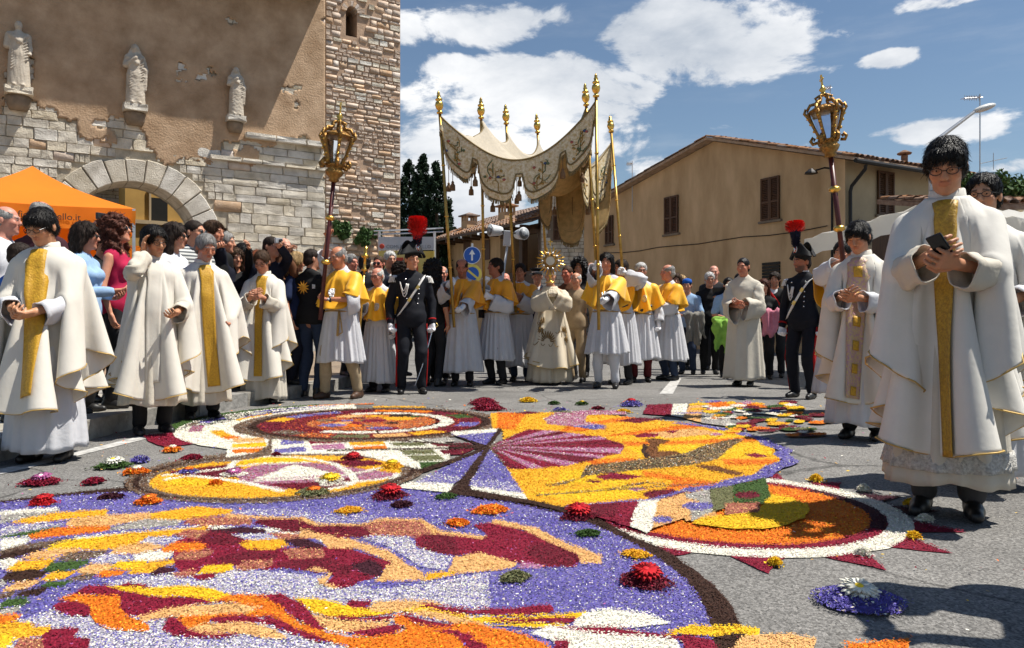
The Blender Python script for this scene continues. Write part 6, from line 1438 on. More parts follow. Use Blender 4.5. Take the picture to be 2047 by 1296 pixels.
# --- behind the lantern bearer and the first guard
crowd('sunburnt man in rust jacket behind the lantern bearer', 701, 509, 10.9, 40, 0, 0, hair=('short','grey'), shirt=brown_t, skin=(200,130,108))
crowd('black-haired onlooker seen from behind beside the brass staff', 729, 511, 10.6, 170, 0, 0, hair=('short','black'), shirt=charcoal)
crowd('man in sunglasses with flushed face behind the short bearer', 758, 512, 11.2, -20, 0, 0, hair=('crop','brown'), shirt=navy, spec='sun', skin=(204,128,104))
crowd('white-haired man in grey suit below the yellow poster', 779, 503, 11.5, 10, 10, 0, hair=('short','white'), shirt=w_shirt, jacket=grey_j, brow='grey')
crowd('curly-haired woman in light blouse raising her arm behind the guard', 800, 528, 10.8, 60, 0, 0, 'f', ('curly','dark'), ltblue, 1.0, L=('w',790,560,10.4))
crowd('dark curly head just right of the guard with the red plume', 865, 524, 10.8, 150, 0, 0, 'f', ('curly','black'), blk, .5, z0=0)
crowd('bald man in red shirt between the guard and the first bearer', 884, 532, 12.4, 0, 0, 6, hair=('fringe','grey'), shirt=red_s, skin=(204,140,116), z0=0, tr=blk)
crowd('woman in yellow-trimmed red top half hidden by the guard', 878, 560, 11.6, -10, 0, 0, 'f', ('bob','grey'), red_s, .5, z0=0, tr=blk)
# --- behind the canopy
crowd('flushed bald man in sunglasses far behind under the canopy', 1010, 546, 13.6, 0, 0, 4, hair=('none','grey'), shirt=w_shirt, skin=(210,140,120), spec='sun', z0=0)
def officer():
    p = crowd('officer in peaked cap and dark suit behind the monstrance', 1074, 538, 12.6, 0, 0, 0, hair=('crop','dark'), shirt=w_shirt, jacket=navy, z0=0); k = p.k; M_ = Matrix([list(r) for r in p.Rh])
    m = MB(); m.lathe([(.085*k,.055*k),(.088*k,.09*k),(.125*k,.115*k),(.120*k,.135*k),(.02*k,.145*k)],18,tuple(p.hc),M_); m.build('cap', felt, p.root, True)
    m = MB(); m.lathe([(.0865*k,.058*k),(.0885*k,.085*k)],18,tuple(p.hc),M_); m.build('cap_band', silver, p.root, True)
    m = MB(); m.grid([[tuple(np.array(p.H((math.cos(a)*r_,-abs(math.sin(a))*r_-.0,.055-.02*(r_-.085)/.05)))) for a in np.linspace(.3,math.pi-.3,9)] for r_ in (.086,.135)]); m.build('cap_peak', leather, p.root, True)
officer()
crowd('dark curly-haired woman behind the priest in ivory veil', 1158, 520, 12.7, -10, 0, 0, 'f', ('curly','black'), blk, .5, z0=0)
crowd('sunburnt man looking over the ivory-veiled priest from behind', 1135, 532, 12.2, -30, 0, 0, hair=('crop','brown'), shirt=brown_t, skin=(196,116,92), z0=0)
crowd('attendant in tan cope directly behind the ivory-veiled priest', 1152, 545, 11.6, -20, 0, 0, hair=('fringe','white'), shirt=tan_j, z0=0, tr=tan_j, build=1.1)
crowd('grey-haired man behind the two gloved bearers on the right', 1182, 525, 12.8, 0, 0, 0, hair=('fringe','grey'), shirt=ltblue, z0=0)
# --- far right behind the plain-robed cleric
def capman():
    p = crowd('man in blue cap and light blue shirt carrying a grey jacket', 1374, 558, 13.4, -8, 0, 4, hair=('crop','dark'), shirt=ltblue, sl=.5, tr=jeans, z0=0, L=(-.05,-.25,1.08), Rr=(.12,-.25,1.05)); k = p.k; M_ = Matrix([list(r) for r in p.Rh])
    m = MB(); m.lathe([(.088*k,.045*k),(.09*k,.08*k),(.075*k,.12*k),(.02*k,.138*k)],16,tuple(p.hc),M_); m.build('cap', royal, p.root, True); return p
kp = capman()
def carried(p, lab, m_, px, py, y, h, w, seed):
    c = AT(px,py,y); f = Field((-.3,-.25,-h),( .3,.25,.12), .02); r = np.random.RandomState(seed)
    h *= .72; f.cap((-w*.5,0,0),(w*.5,0,0),.05,.05,.03)
    for q in range(9): x = r.uniform(-w*.5,w*.5); f.cap((x,r.uniform(-.05,.02),0),(x+r.uniform(-.05,.05),r.uniform(-.06,.02),-h*r.uniform(.6,.85)),.04,.03,.025)
    V, Q = f.mesh(); V = wrinkle(taubin(V.astype(float),Q,1), Q, .016, 34, seed, (1,1,.35)); o = mesh_np('carried_jacket', V, Q, m_, None, loc=c); tag(o, lab, 'jacket')
carried(kp, 'crumpled grey jacket over the arm of the man in the blue cap', grey_j, 1388, 630, 13.0, .8, .3, 3)
cb = crowd('white-haired man in black shirt and trousers holding up a tablet', 1418, 545, 13.4, 6, 4, 4, hair=('short','white'), shirt=blk, tr=blk, z0=0, L=None, Rr=(.14,-.3,1.28), spec='clear', brow='grey', belly=1.1); 
c = cb.wr[1]+cb.hd[1]*.1; o = MB().box((0,0,0),(.24,.012,.17)).build('tablet', mat('phone_black',(.008,.008,.009),.2), None, bevel=.006); o.matrix_world = cb.root.matrix_basis @ Matrix.Translation(Vector(c)+Vector((.04,-.02,.06))) @ Matrix.Rotation(R(10),4,'X'); tag(o, 'black tablet held up by the white-haired man in black', 'tablet')
crowd('bald man standing just behind the white-haired man in black', 1427, 531, 14.6, 0, 0, 0, hair=('none','grey'), shirt=charcoal, skin=(206,146,124), z0=0)
cgk = crowd('person in pale t-shirt with a lime green jacket over the arm', 1456, 556, 12.8, 10, 0, 0, hair=('short','black'), shirt=ltblue, sl=.5, tr=blk, z0=0, L=(-.1,-.22,1.05), Rr=None)
carried(cgk, 'lime green jacket hanging from an onlooker beside the cleric', green, 1447, 640, 12.4, .85, .3, 5)
def mayor():
    p = crowd('moustached mayor in dark suit with green white red sash', 1549, 545, 12.6, -6, 0, 2, hair=('side','dark'), shirt=w_shirt, jacket=blk, z0=0, beard=.35); k = p.k
    for q,(c,n) in enumerate((((.02,.22,.06),'sash_green'),((.75,.75,.74),'sash_white'),((.55,.02,.02),'sash_red'))):
        m = MB(); rows = []
        for t in np.linspace(0,1,11):
            x = (-.16+.30*t+q*.034)*k; z = (1.42-.42*t+q*.02)*k; y = -(.13*k+.026)*math.sqrt(max(.2,1-(x/(.2*k))**2))-.006; w = .018*k; rows.append([(x-w,y,z-w*.7),(x+w,y-.002,z+w*.7)])
        m.grid(rows); o = m.build(n, cloth(n, c), p.root, True); so = o.modifiers.new('t','SOLIDIFY'); so.thickness = .006
mayor()
cw = crowd('woman in dark dress carrying a pink jacket beside the mayor', 1527, 560, 12.2, 0, 0, 0, 'f', ('bob','auburn'), blk, .5, tr=blk, z0=0, L=(-.1,-.22,1.05), Rr=(.12,-.22,1.05))
carried(cw, 'pink jacket carried in front of the mayor', pink, 1541, 625, 11.8, .6, .25, 7)
crowd('onlooker with sunglasses between the yellow-caped bearers and the man in the blue cap', 1352, 548, 14.0, 0, 0, 0, 'f', ('wavy','brown'), tan_j, 1.0, z0=0)
crowd('dark-haired man far behind the cleric holding a camera', 1478, 548, 14.8, 0, 0, 0, hair=('short','black'), shirt=navy, z0=0, L=(-.04,-.28,1.45), Rr=(.04,-.28,1.45))
crowd('man in grey trousers standing behind the bearded guard', 1632, 556, 10.4, -10, 0, 0, hair=('short','dark'), shirt=khaki, tr=grey_tr, z0=0)
crowd('fair-haired woman behind the yellow-caped bald bearer', 1362, 552, 14.8, 10, 0, 0, 'f', ('bob','blonde'), w_shirt, 1.0, z0=0)

crowd('tall bystander just outside the right edge whose shadow falls on the road', None, None, 2.42, 0, hair=('short','dark'), shirt=navy, z0=0, h=1.82, xw=2.08, L=(-.06,-.3,1.5), Rr=(.06,-.3,1.5))
# ================================================================== flower carpet laid on the road
PC = {'V':(.125,.10,.40),'W':(.86,.82,.70),'Y':(.88,.56,.015),'G':(.83,.42,.02),'O':(.80,.17,.008),'R':(.26,.006,.030),'M':(.13,.008,.020),'P':(.42,.13,.10),'K':(.46,.12,.30),'T':(.78,.45,.17),'B':(.045,.017,.009),'b':(.17,.09,.045),'E':(.055,.11,.022),'e':(.17,.17,.075),'A':(.36,.33,.30),'D':(.055,.008,.018),'r':(.50,.006,.012),'F':(.2,.13,.08),'Q':(.20,.075,.022)}
MIX = {'L':(('V',.48),('W',.52)),'V':(('V',.87),('W',.07),('A',.06)),'P':(('P',.6),('R',.2),('T',.2)),'F':(('B',.5),('T',.16),('e',.2),('W',.04),('b',.1)),'H':(('K',.45),('W',.25),('R',.3)),'N':(('M',.6),('R',.3),('O',.1)),'X':(('O',.4),('R',.25),('b',.2),('T',.15)),'U':(('V',.7),('W',.3)),'R':(('R',.85),('M',.13),('K',.02)),'M':(('M',.75),('R',.25)),'b':(('b',.65),('A',.2),('B',.15)),'K':(('K',.75),('A',.12),('W',.13)),'J':(('K',.5),('A',.3),('P',.2)),'A':(('A',.85),('W',.15)),'O':(('O',.82),('G',.18)),'G':(('G',.85),('Y',.15)),'Y':(('Y',.88),('G',.12))}
VIEWS = {1:(0,780,1.999),2:(1024,780,2.0),3:(380,790,3.302),4:(900,790,2.559),5:(0,1000,2.924),6:(600,1000,2.924),0:(0,0,1.0)}
PATCH = []                                                    # (colour, ground polygon)
def A(c, view, *pts):
    ox, oy, sc = VIEWS[view]; PATCH.append((c, np.array([G(ox+x/sc, oy+y/sc) for x, y in pts])))
def AW(c, pts): PATCH.append((c, np.array(pts)))
def line(c, view, w, *pts):
    """band of ground width w (m) along a pixel polyline"""
    ox, oy, sc = VIEWS[view]; q = np.array([G(ox+x/sc, oy+y/sc) for x, y in pts]); t = np.gradient(q,axis=0); t /= np.linalg.norm(t,axis=1)[:,None]; n = np.stack([-t[:,1],t[:,0]],1)*w/2; PATCH.append((c, np.concatenate([q+n,(q-n)[::-1]])))
def ring(c, C, r0, r1, a0=0, a1=360, n=64, sq=1.0, dx=0):
    a = np.radians(np.linspace(a0,a1,max(6,int(n*(a1-a0)/360)))); o = np.stack([C[0]+np.cos(a)*r1, C[1]+np.sin(a)*r1*sq],1)
    if r0 <= 0: AW(c, o if a1-a0 > 359 else np.concatenate([o,[C]])); return
    i = np.stack([C[0]+np.cos(a)*r0, C[1]+np.sin(a)*r0*sq],1); AW(c, np.concatenate([o,i[::-1]]))
def ell(c, view, cx, cy, rx, ry, rot=0, n=40, a0=0, a1=360):
    a = np.radians(np.linspace(a0,a1,n)); r = R(rot); A(c, view, *[(cx+rx*math.cos(t)*math.cos(r)-ry*math.sin(t)*math.sin(r), cy+rx*math.cos(t)*math.sin(r)+ry*math.sin(t)*math.cos(r)) for t in a])
# --- right-hand sun disc
SC = (1.03,3.656)
for k,a in enumerate((58,36,14,-4,-26,-48,-72,-98,-122)):
    a = R(a); d = np.array([math.cos(a),math.sin(a)]); n = np.array([-d[1],d[0]]); c = np.array(SC); AW('R' if k not in (2,3) else 'D',[c+d*.77-n*.105,c+d*.77+n*.105,c+d*.98])
ring('W',SC,.68,.79,-150,88); ring('R',SC,.62,.69,-170,95); ring('D',SC,.61,.69,-38,34); ring('O',SC,0,.62)
# --- violet field in front with its brown border
A('B',1,(-60,462),(0,448),(200,424),(400,402),(560,388),(560,420),(400,440),(-60,490))
A('V',1,(-120,470),(0,458),(250,428),(500,412),(900,425),(1180,438),(1420,420),(1560,395),(1700,400),(1820,420),(2000,440),(2260,500),(2440,560),(2600,640),(2720,740),(2800,840),(2850,960),(2860,1120),(-120,1120))
A('B',2,(-150,425),(0,440),(200,488),(345,520),(480,590),(600,640),(720,715),(820,800),(880,870),(920,955),(930,1080),(800,1080),(800,955),(760,850),(700,770),(600,690),(500,630),(380,570),(210,503),(0,457),(-150,440))
A('L',0,(-60,1340),(20,1250),(100,1225),(230,1163),(330,1150),(450,1140),(620,1152),(760,1182),(975,1148),(982,1240),(1010,1340))
A('U',0,(450,1026),(560,1018),(640,1030),(760,1036),(800,1066),(700,1052),(560,1040))
# --- honeycomb scales (left) and the first beast
X5 = [('A',(0,75),(340,55),(345,72),(90,130),(0,150)),('W',(0,72),(340,53),(345,66),(0,92)),('G',(60,150),(130,120),(330,80),(630,62),(630,95),(420,120),(200,145)),('T',(380,140),(430,120),(640,95),(880,80),(890,120),(700,150),(640,165),(400,165)),('G',(870,85),(1150,45),(1365,65),(1340,90),(1060,130),(890,120)),('L',(0,170),(200,145),(380,140),(330,170),(180,200),(0,222)),('E',(0,222),(330,165),(380,160),(200,215),(0,234)),('O',(160,215),(340,170),(640,160),(640,190),(430,215),(190,240)),('A',(640,175),(850,120),(1070,128),(1040,160),(800,180),(650,190)),
('W',(420,230),(760,196),(1200,160),(1650,182),(1860,225),(2047,300),(2047,335),(1840,240),(1640,200),(1210,182),(780,214),(430,240)),('P',(1060,150),(1130,110),(1300,105),(1480,125),(1460,155),(1200,165)),('T',(1340,90),(1520,105),(1760,112),(1860,150),(2047,150),(2047,165),(1850,168),(1740,122),(1520,124),(1300,108)),('M',(1470,145),(1520,122),(1740,120),(1850,165),(1870,215),(1650,190)),('R',(1850,165),(2047,160),(2047,238),(1870,215)),
('W',(0,240),(150,225),(190,240),(130,275),(0,305)),('b',(0,310),(130,270),(330,240),(440,235),(380,265),(250,290),(0,334)),('B',(0,330),(100,300),(250,285),(250,300),(130,340),(0,362)),('G',(440,240),(760,202),(1220,165),(1210,188),(1000,215),(640,235)),('Y',(250,298),(330,260),(460,235),(640,232),(600,265),(480,295),(300,302)),('G',(470,300),(640,230),(860,195),(1010,210),(1000,230),(830,250),(780,280),(640,300),(500,306)),('L',(815,260),(870,225),(1110,225),(1135,245),(1080,265),(900,272)),('T',(110,355),(230,305),(440,290),(480,305),(350,340),(170,362)),('T',(640,320),(700,280),(830,262),(960,275),(930,300),(800,325),(680,332)),
('W',(0,365),(60,350),(130,360),(100,390),(0,418)),('G',(25,425),(120,365),(330,352),(330,365),(260,410),(150,427)),('b',(330,362),(400,320),(600,303),(640,315),(520,355),(400,370)),('L',(520,375),(580,335),(700,320),(770,335),(740,365),(600,387)),('W',(770,340),(850,312),(980,305),(1030,320),(990,355),(860,374),(790,365)),('E',(250,430),(300,375),(510,362),(520,375),(450,420),(330,432)),('B',(0,490),(50,435),(200,410),(280,430),(240,470),(100,492)),('T',(440,430),(530,385),(650,390),(640,420),(560,445),(470,447)),('Y',(640,410),(700,370),(860,365),(840,400),(740,422)),('G',(740,440),(780,415),(880,370),(1030,355),(1050,375),(960,400),(880,440),(760,447)),('G',(230,480),(300,435),(450,430),(400,465),(280,489)),('O',(560,455),(610,422),(740,420),(720,445),(620,464)),('b',(400,480),(460,450),(560,445),(540,470),(440,487)),('T',(10,545),(70,500),(210,478),(240,490),(180,525),(60,550)),('A',(0,530),(45,492),(0,478)),('E',(240,520),(290,490),(430,487),(380,515),(300,530)),('B',(80,575),(120,540),(270,522),(285,530),(220,570),(130,584)),('b',(0,560),(90,545),(70,580),(0,602)),('E',(0,620),(50,590),(170,582),(175,610),(120,635),(0,648)),('A',(0,655),(110,640),(130,660),(60,680),(0,692))]
for q in X5: A(q[0],5,*q[1:])
A('R',0,(352,1085),(386,1075),(420,1060),(470,1070),(490,1080),(540,1098),(570,1100),(650,1097),(700,1100),(760,1122),(788,1130),(760,1150),(765,1157),(730,1165),(700,1178),(675,1180),(652,1173),(663,1155),(650,1140),(600,1138),(540,1142),(470,1135),(410,1140),(375,1158),(352,1140),(345,1110))
X5b = [('M',(1130,255),(1230,190),(1370,215),(1430,240),(1400,270),(1300,275)),('P',(1000,215),(1100,185),(1230,190),(1150,240)),('D',(1215,185),(1400,168),(1550,185),(1550,207),(1350,207)),('L',(1340,215),(1560,205),(1650,230),(1600,243),(1430,242)),('P',(1550,202),(1850,212),(1870,237),(1650,242)),('D',(1640,245),(1740,230),(1890,270),(1890,297),(1730,287)),('G',(1395,270),(1450,245),(1640,242),(1690,275),(1600,304),(1440,302)),('P',(1650,315),(1720,292),(1890,300),(1890,350),(1700,357)),('O',(940,295),(1010,262),(1190,262),(1220,285),(1160,310),(960,317)),('P',(1010,345),(1070,315),(1240,300),(1250,325),(1140,360),(1030,362)),('P',(1365,415),(1420,370),(1590,360),(1600,390),(1540,415),(1420,427)),('M',(1240,360),(1420,310),(1640,330),(1600,360),(1420,370),(1360,400)),('M',(1600,390),(1700,360),(1900,350),(2047,400),(2047,460),(1900,440),(1700,420)),('D',(880,440),(930,405),(1040,405),(1000,440),(900,452)),('P',(1000,450),(1060,425),(1160,420),(1140,460),(1040,462)),('Y',(1160,440),(1200,400),(1360,388),(1365,420),(1280,442)),('R',(1110,460),(1200,440),(1270,450),(1240,475),(1150,482))]
for q in X5b: A(q[0],5,*q[1:])
X6 = [('T',(0,105),(120,150),(370,150),(460,120),(560,118),(720,125),(820,190),(1095,225),(1095,247),(900,240),(690,217),(430,225),(350,237),(90,190),(0,182)),('M',(0,130),(90,165),(290,160),(370,160),(430,215),(350,235),(100,192),(0,177)),('P',(370,160),(440,135),(700,135),(770,205),(740,225),(680,230),(430,217)),('T',(1100,145),(1150,126),(1380,175),(1530,250),(1765,340),(1765,382),(1640,380),(1620,330),(1440,255),(1300,185)),('R',(670,240),(720,210),(900,220),(1060,240),(1100,225),(1010,155),(1100,145),(1300,185),(1440,255),(1620,330),(1640,365),(1600,400),(1420,407),(1260,377),(1050,322),(900,342),(690,302)),('M',(1300,300),(1440,255),(1620,330),(1640,365),(1600,398),(1420,405)),('M',(690,300),(720,212),(900,222),(940,330),(900,340)),
('L',(350,235),(430,218),(640,230),(680,290),(890,345),(860,425),(700,402),(620,347),(500,272)),('T',(0,190),(110,205),(330,250),(520,310),(620,377),(560,387),(340,297),(160,297),(120,242),(0,227)),('D',(290,400),(400,360),(490,400),(470,462),(380,450)),('T',(490,430),(500,400),(600,375),(720,440),(730,482),(430,492),(470,467)),('T',(865,420),(900,350),(1050,320),(1270,380),(1260,407),(1000,442),(910,442)),('G',(720,480),(740,440),(870,430),(920,445),(780,477)),('T',(100,480),(180,442),(30,420),(100,408),(200,440),(150,495),(225,527),(200,537),(110,502)),('K',(1260,405),(1300,375),(1440,395),(1400,412))]
for q in X6: A(q[0],6,*q[1:])
# --- flames along the bottom
FL = [(5,'R',(410,570),(500,520),(640,510),(860,580),(1200,590),(1550,620),(1540,634),(1280,612),(1100,630),(900,670),(820,707),(740,690),(680,640),(700,580),(520,570)),(5,'R',(670,520),(760,496),(900,520),(780,532)),(5,'Y',(640,515),(720,520),(870,530),(1080,515),(1230,530),(1350,570),(1260,602),(1060,582),(860,577),(720,547)),(5,'O',(340,600),(420,570),(560,575),(700,575),(690,640),(740,695),(860,745),(880,782),(700,777),(560,737),(520,690),(520,640),(450,605)),(5,'R',(310,640),(350,610),(440,605),(520,640),(525,690),(430,697),(340,672)),(5,'T',(800,705),(960,650),(1200,625),(1430,620),(1530,640),(1440,680),(1200,692),(1000,697),(850,727)),
(5,'O',(1020,705),(1220,690),(1440,680),(1540,645),(1270,600),(1340,570),(1500,570),(1620,610),(1680,680),(1760,740),(1900,790),(2047,830),(2047,868),(1860,832),(1700,782),(1560,692),(1480,702),(1230,722),(1200,752),(1090,767)),(5,'R',(950,770),(970,700),(1030,710),(1090,765),(1200,795),(1400,805),(1300,822),(1120,822),(1000,797)),(5,'R',(1210,720),(1240,705),(1420,690),(1550,715),(1570,742),(1450,732),(1300,737)),(5,'T',(1080,770),(1200,740),(1440,735),(1560,760),(1700,827),(1550,827),(1400,797),(1200,797)),(5,'R',(1500,570),(1640,565),(1760,620),(1830,700),(1910,772),(1830,752),(1740,722),(1660,652),(1560,592)),(5,'R',(1540,690),(1600,700),(1720,770),(1880,820),(2047,850),(2047,868),(1850,842),(1680,792),(1570,742)),(5,'Y',(1720,590),(1850,590),(2047,640),(2047,712),(1920,702),(1830,672)),(5,'T',(1800,680),(1880,700),(2047,730),(2047,792),(1920,772),(1850,732)),
(5,'O',(-20,690),(110,685),(130,700),(60,735),(-20,752)),(5,'G',(-20,750),(100,725),(190,740),(170,760),(290,755),(300,785),(240,815),(100,832),(-20,802)),(5,'Y',(-20,805),(60,800),(85,825),(30,890),(-20,900)),(5,'P',(60,920),(120,830),(260,830),(260,920)),(5,'R',(250,820),(300,770),(440,765),(470,785),(410,820),(520,832),(520,920),(260,920)),
(6,'Y',(0,600),(70,600),(240,625),(440,655),(700,630),(760,640),(1000,700),(1400,690),(1690,670),(1620,712),(1300,737),(1000,737),(760,662),(600,667),(450,692),(320,702),(150,692),(60,652)),(6,'T',(400,640),(450,610),(650,600),(850,620),(700,640),(560,672),(420,667)),(6,'R',(250,620),(300,605),(420,610),(390,640),(410,657),(300,647)),(6,'R',(690,630),(740,625),(1000,655),(1250,650),(1470,625),(1480,672),(1300,692),(1050,687),(850,672)),(6,'T',(600,670),(760,660),(950,705),(1090,745),(1000,752),(850,727),(700,692)),(6,'R',(110,700),(330,700),(550,690),(520,722),(300,722)),(6,'T',(50,670),(150,715),(400,730),(550,725),(500,760),(330,787),(170,777),(100,732)),(6,'R',(0,620),(60,680),(110,740),(150,775),(120,787),(50,762),(0,712)),
(6,'O',(540,690),(600,685),(680,750),(900,745),(1000,740),(1100,760),(1300,800),(1450,866),(1500,940),(500,940),(300,880),(150,832),(0,782),(0,740),(150,790),(300,810),(420,820),(560,800),(620,765),(560,740)),(6,'R',(270,790),(420,770),(560,745),(610,765),(540,802),(400,817)),(6,'R',(590,685),(640,690),(760,725),(900,745),(880,762),(740,752),(660,737)),(6,'R',(770,770),(880,780),(1020,810),(1000,830),(1090,870),(1090,930),(980,900),(900,812)),(6,'R',(1100,715),(1300,715),(1630,700),(1580,742),(1400,732),(1250,737)),(6,'Y',(1080,750),(1300,735),(1590,745),(1500,762),(1250,762)),
(2,'W',(240,950),(300,900),(400,885),(540,905),(640,945),(480,962),(300,962)),(2,'W',(75,985),(150,955),(370,960),(500,975),(650,1000),(690,1100),(250,1100),(150,1010)),(2,'R',(150,955),(260,965),(380,955),(480,975),(600,990),(700,1000),(830,1040),(750,1040),(650,1007),(480,992),(300,982)),(2,'R',(680,990),(800,1010),(830,1080),(690,1080)),(2,'Y',(600,985),(720,955),(880,955),(990,965),(980,985),(860,1002),(700,992)),(2,'B',(810,1000),(900,985),(950,985),(880,1012)),(2,'T',(830,1100),(920,1000),(1100,985),(1220,1010),(1180,1100)),(2,'O',(1320,1060),(1330,1020),(1480,1020),(1600,1005),(1570,1060)),(2,'O',(-60,1000),(60,1010),(110,1090),(-60,1090)),(2,'R',(170,1010),(230,1015),(215,1090),(170,1090))]
for q in FL: A(q[1],q[0],*q[2:])
# --- second panel: the oval
ell('b',0,548,955,300,53,-3); ell('B',0,548,956,285,47,-3); ell('b',0,549,956,272,45,-3); ell('G',0,550,957,252,41,-3)
A('Y',3,(270,470),(400,430),(560,410),(760,420),(880,450),(600,465),(330,480)); A('M',3,(-180,520),(0,500),(250,470),(330,480),(340,560),(100,560),(-60,540)); A('Y',3,(-200,560),(0,570),(300,590),(200,610),(-60,612),(-180,600)); ell('J',3,700,545,390,90,0); A('M',3,(870,445),(1200,440),(1290,470),(1080,490)); A('J',3,(980,480),(1150,500),(1370,530),(1350,560),(1060,585),(1040,540)); A('M',3,(460,600),(800,590),(1060,560),(1060,600),(900,640),(700,640)); A('W',3,(420,570),(690,470),(1000,540)); 
for pts in (((250,500),(300,445),(500,415),(760,425),(950,465),(1060,530),(1090,580),(1040,610),(900,640)),((-190,545),(60,520),(420,470),(800,455)),((-180,575),(0,545),(140,560),(360,590),(620,650)),((420,580),(900,560),(1150,520),(1330,480)),((1380,530),(1340,560),(1060,590),(860,610))): line('W',3,.045,*pts)
# --- third panel: the medallion
MC = (-1.236,6.777)
ring('W',MC,1.14,1.62,108,262,90); ring('E',MC,1.60,1.72,120,200,60); ring('R',MC,1.62,1.82,205,228,40)
for a0,a1,r0,r1,c in ((115,150,1.46,1.52,'V'),(120,165,1.28,1.33,'V'),(168,182,1.42,1.52,'V'),(150,175,1.22,1.28,'G'),(190,205,1.4,1.5,'J'),(205,222,1.24,1.34,'G'),(222,236,1.24,1.36,'O'),(182,190,1.5,1.56,'b'),(100,125,1.56,1.62,'O'),(75,100,1.2,1.32,'G')): ring(c,MC,r0,r1,a0,a1,60)
A('W',3,(235,430),(260,300),(480,285),(530,300),(540,380),(480,420)); A('T',3,(280,300),(490,290),(500,315),(290,325)); A('Y',3,(275,335),(500,320),(500,355),(280,360)); A('O',3,(275,370),(490,360),(480,390),(280,395))
line('b',3,.16,(150,450),(380,420),(520,390),(590,340),(590,300),(520,280),(420,255)); 
A('W',3,(540,300),(1560,280),(1700,330),(1720,445),(1500,500),(1100,400),(540,400))
for c,pts in (('V',((600,300),(740,292),(750,330),(600,340))),('V',((550,370),(760,350),(770,385),(560,395))),('R',((780,300),(980,298),(1000,325),(790,335))),('K',((800,345),(1010,330),(1030,365),(810,372))),('G',((1045,315),(1270,312),(1290,340),(1060,345))),('O',((1070,355),(1290,345),(1310,368),(1090,375))),('E',((1270,290),(1450,285),(1480,300),(1300,305))),('e',((1310,325),(1540,325),(1580,345),(1350,350))),('A',((1500,295),(1700,285),(1760,315),(1560,320))),('M',((1580,330),(1830,325),(1900,350),(1640,350))),('e',((1380,375),(1600,370),(1640,400),(1420,405))),('e',((1420,410),(1640,405),(1690,440),(1500,450))),('M',((1640,375),(1880,365),(1800,400),(1690,405))),('E',((1510,455),(1690,450),(1640,490),(1520,500)))): A(c,3,*pts)
for pts in (((1740,265),(1870,310),(1960,350)),((1000,290),(1500,320),(1960,352)),((900,378),(1500,365),(1960,356)),((1500,520),(1720,450),(1900,385),(1965,355))): line('B',3,.07,*pts)
ring('b',MC,1.04,1.16); ring('B',MC,.97,1.05); ring('N',MC,.0,.97)
segs = ['G','M','V','M','E','M','O','O','M','V','V','G','M','M','b','X','e','T']
for k,c in enumerate(segs): ring(c,MC,.78,.95,k*20-60+1,k*20-41,90)
ring('W',MC,.60,.72,-115,118); ring('X',MC,0,.56); 
for k in range(26):
    a = rng.rand()*6.28; q = rng.rand()**.5*.5; C = (MC[0]+math.cos(a)*q,MC[1]+math.sin(a)*q); ring('OMbTVRGBE'[k % 9],C,0,rng.uniform(.06,.15),0,360,9,rng.uniform(.5,1.1))
for k in range(9): a = R(-100+24*k); AW('B',[(MC[0]+math.cos(a+s_*.012)*q,MC[1]+math.sin(a+s_*.012)*q) for q,s_ in ((.55,-1),(.78,-1),(.78,1),(.55,1))])
# --- fan, sunburst field and birds
A('G',4,(205,100),(480,95),(800,108),(1000,130),(1230,152),(1430,190),(1580,230),(1640,270),(1690,340),(1620,400),(1450,450),(1200,502),(1050,547),(580,588),(395,548),(285,392),(270,190),(215,180))
for c,pts in (('Y',((560,400),(800,385),(1000,400),(900,470),(560,470))),('Y',((880,220),(1100,190),(1400,190),(1540,225),(1200,240))),('Y',((900,275),(1300,262),(1600,255),(1670,320),(1400,335),(1000,330))),('Y',((400,520),(900,470),(1050,520),(700,560))),('T',((1000,200),(1250,180),(1400,205),(1100,232))),('O',((235,185),(245,95),(390,100),(330,185))),('O',((700,150),(900,118),(1010,132),(780,155))),('O',((770,220),(1100,175),(1250,152),(1290,172),(900,217))),('O',((880,250),(1200,245),(1560,225),(1590,245),(1300,257),(900,270))),('O',((1390,340),(1690,340),(1640,367),(1420,372))),('O',((980,400),(1100,420),(1390,465),(1350,487),(1100,502),(1150,450),(1000,430))),('O',((600,170),(760,160),(700,195),(560,195))),('O',((690,350),(900,330),(1000,345),(740,375))),('R',((740,430),(830,408),(990,430),(900,447),(780,447))),('M',((975,520),(1040,500),(1120,494),(1240,525),(1180,540),(1100,552),(1020,540))),('M',((680,455),(720,447),(780,450),(760,465))),('M',((840,140),(960,123),(1090,130),(960,152))),('R',((930,215),(1000,204),(1070,207),(1050,227),(960,228))),('M',((330,100),(400,90),(470,100),(380,106))),('K',((1320,210),(1370,203),(1400,213),(1350,220))),('R',((1500,315),(1560,308),(1630,325),(1560,332))),('J',((900,495),(960,485),(1010,495),(950,507))),('R',((1100,195),(1170,188),(1150,202),(1120,205)))): A(c,4,*pts)
hub = (197,273); fan = [(300,392),(345,392),(410,390),(480,385),(590,376),(660,360),(770,335),(800,322),(870,310),(890,283),(890,262),(850,250),(800,235),(770,222),(690,215),(620,203),(560,195),(480,190),(400,185)]
for k in range(len(fan)-1): A('KR'[k % 2] if k % 5 else 'M',4,hub,fan[k],fan[k+1])
for k in range(0,len(fan),2): line('b',4,.012,hub,((hub[0]+fan[k][0])/2,(hub[1]+fan[k][1])/2),((hub[0]+3*fan[k][0])/4,(hub[1]+3*fan[k][1])/4))
A('V',3,(1725,268),(2050,240),(2000,300),(1965,348),(1870,318)); A('W',3,(1720,256),(2040,234),(2020,256),(1760,280)); 
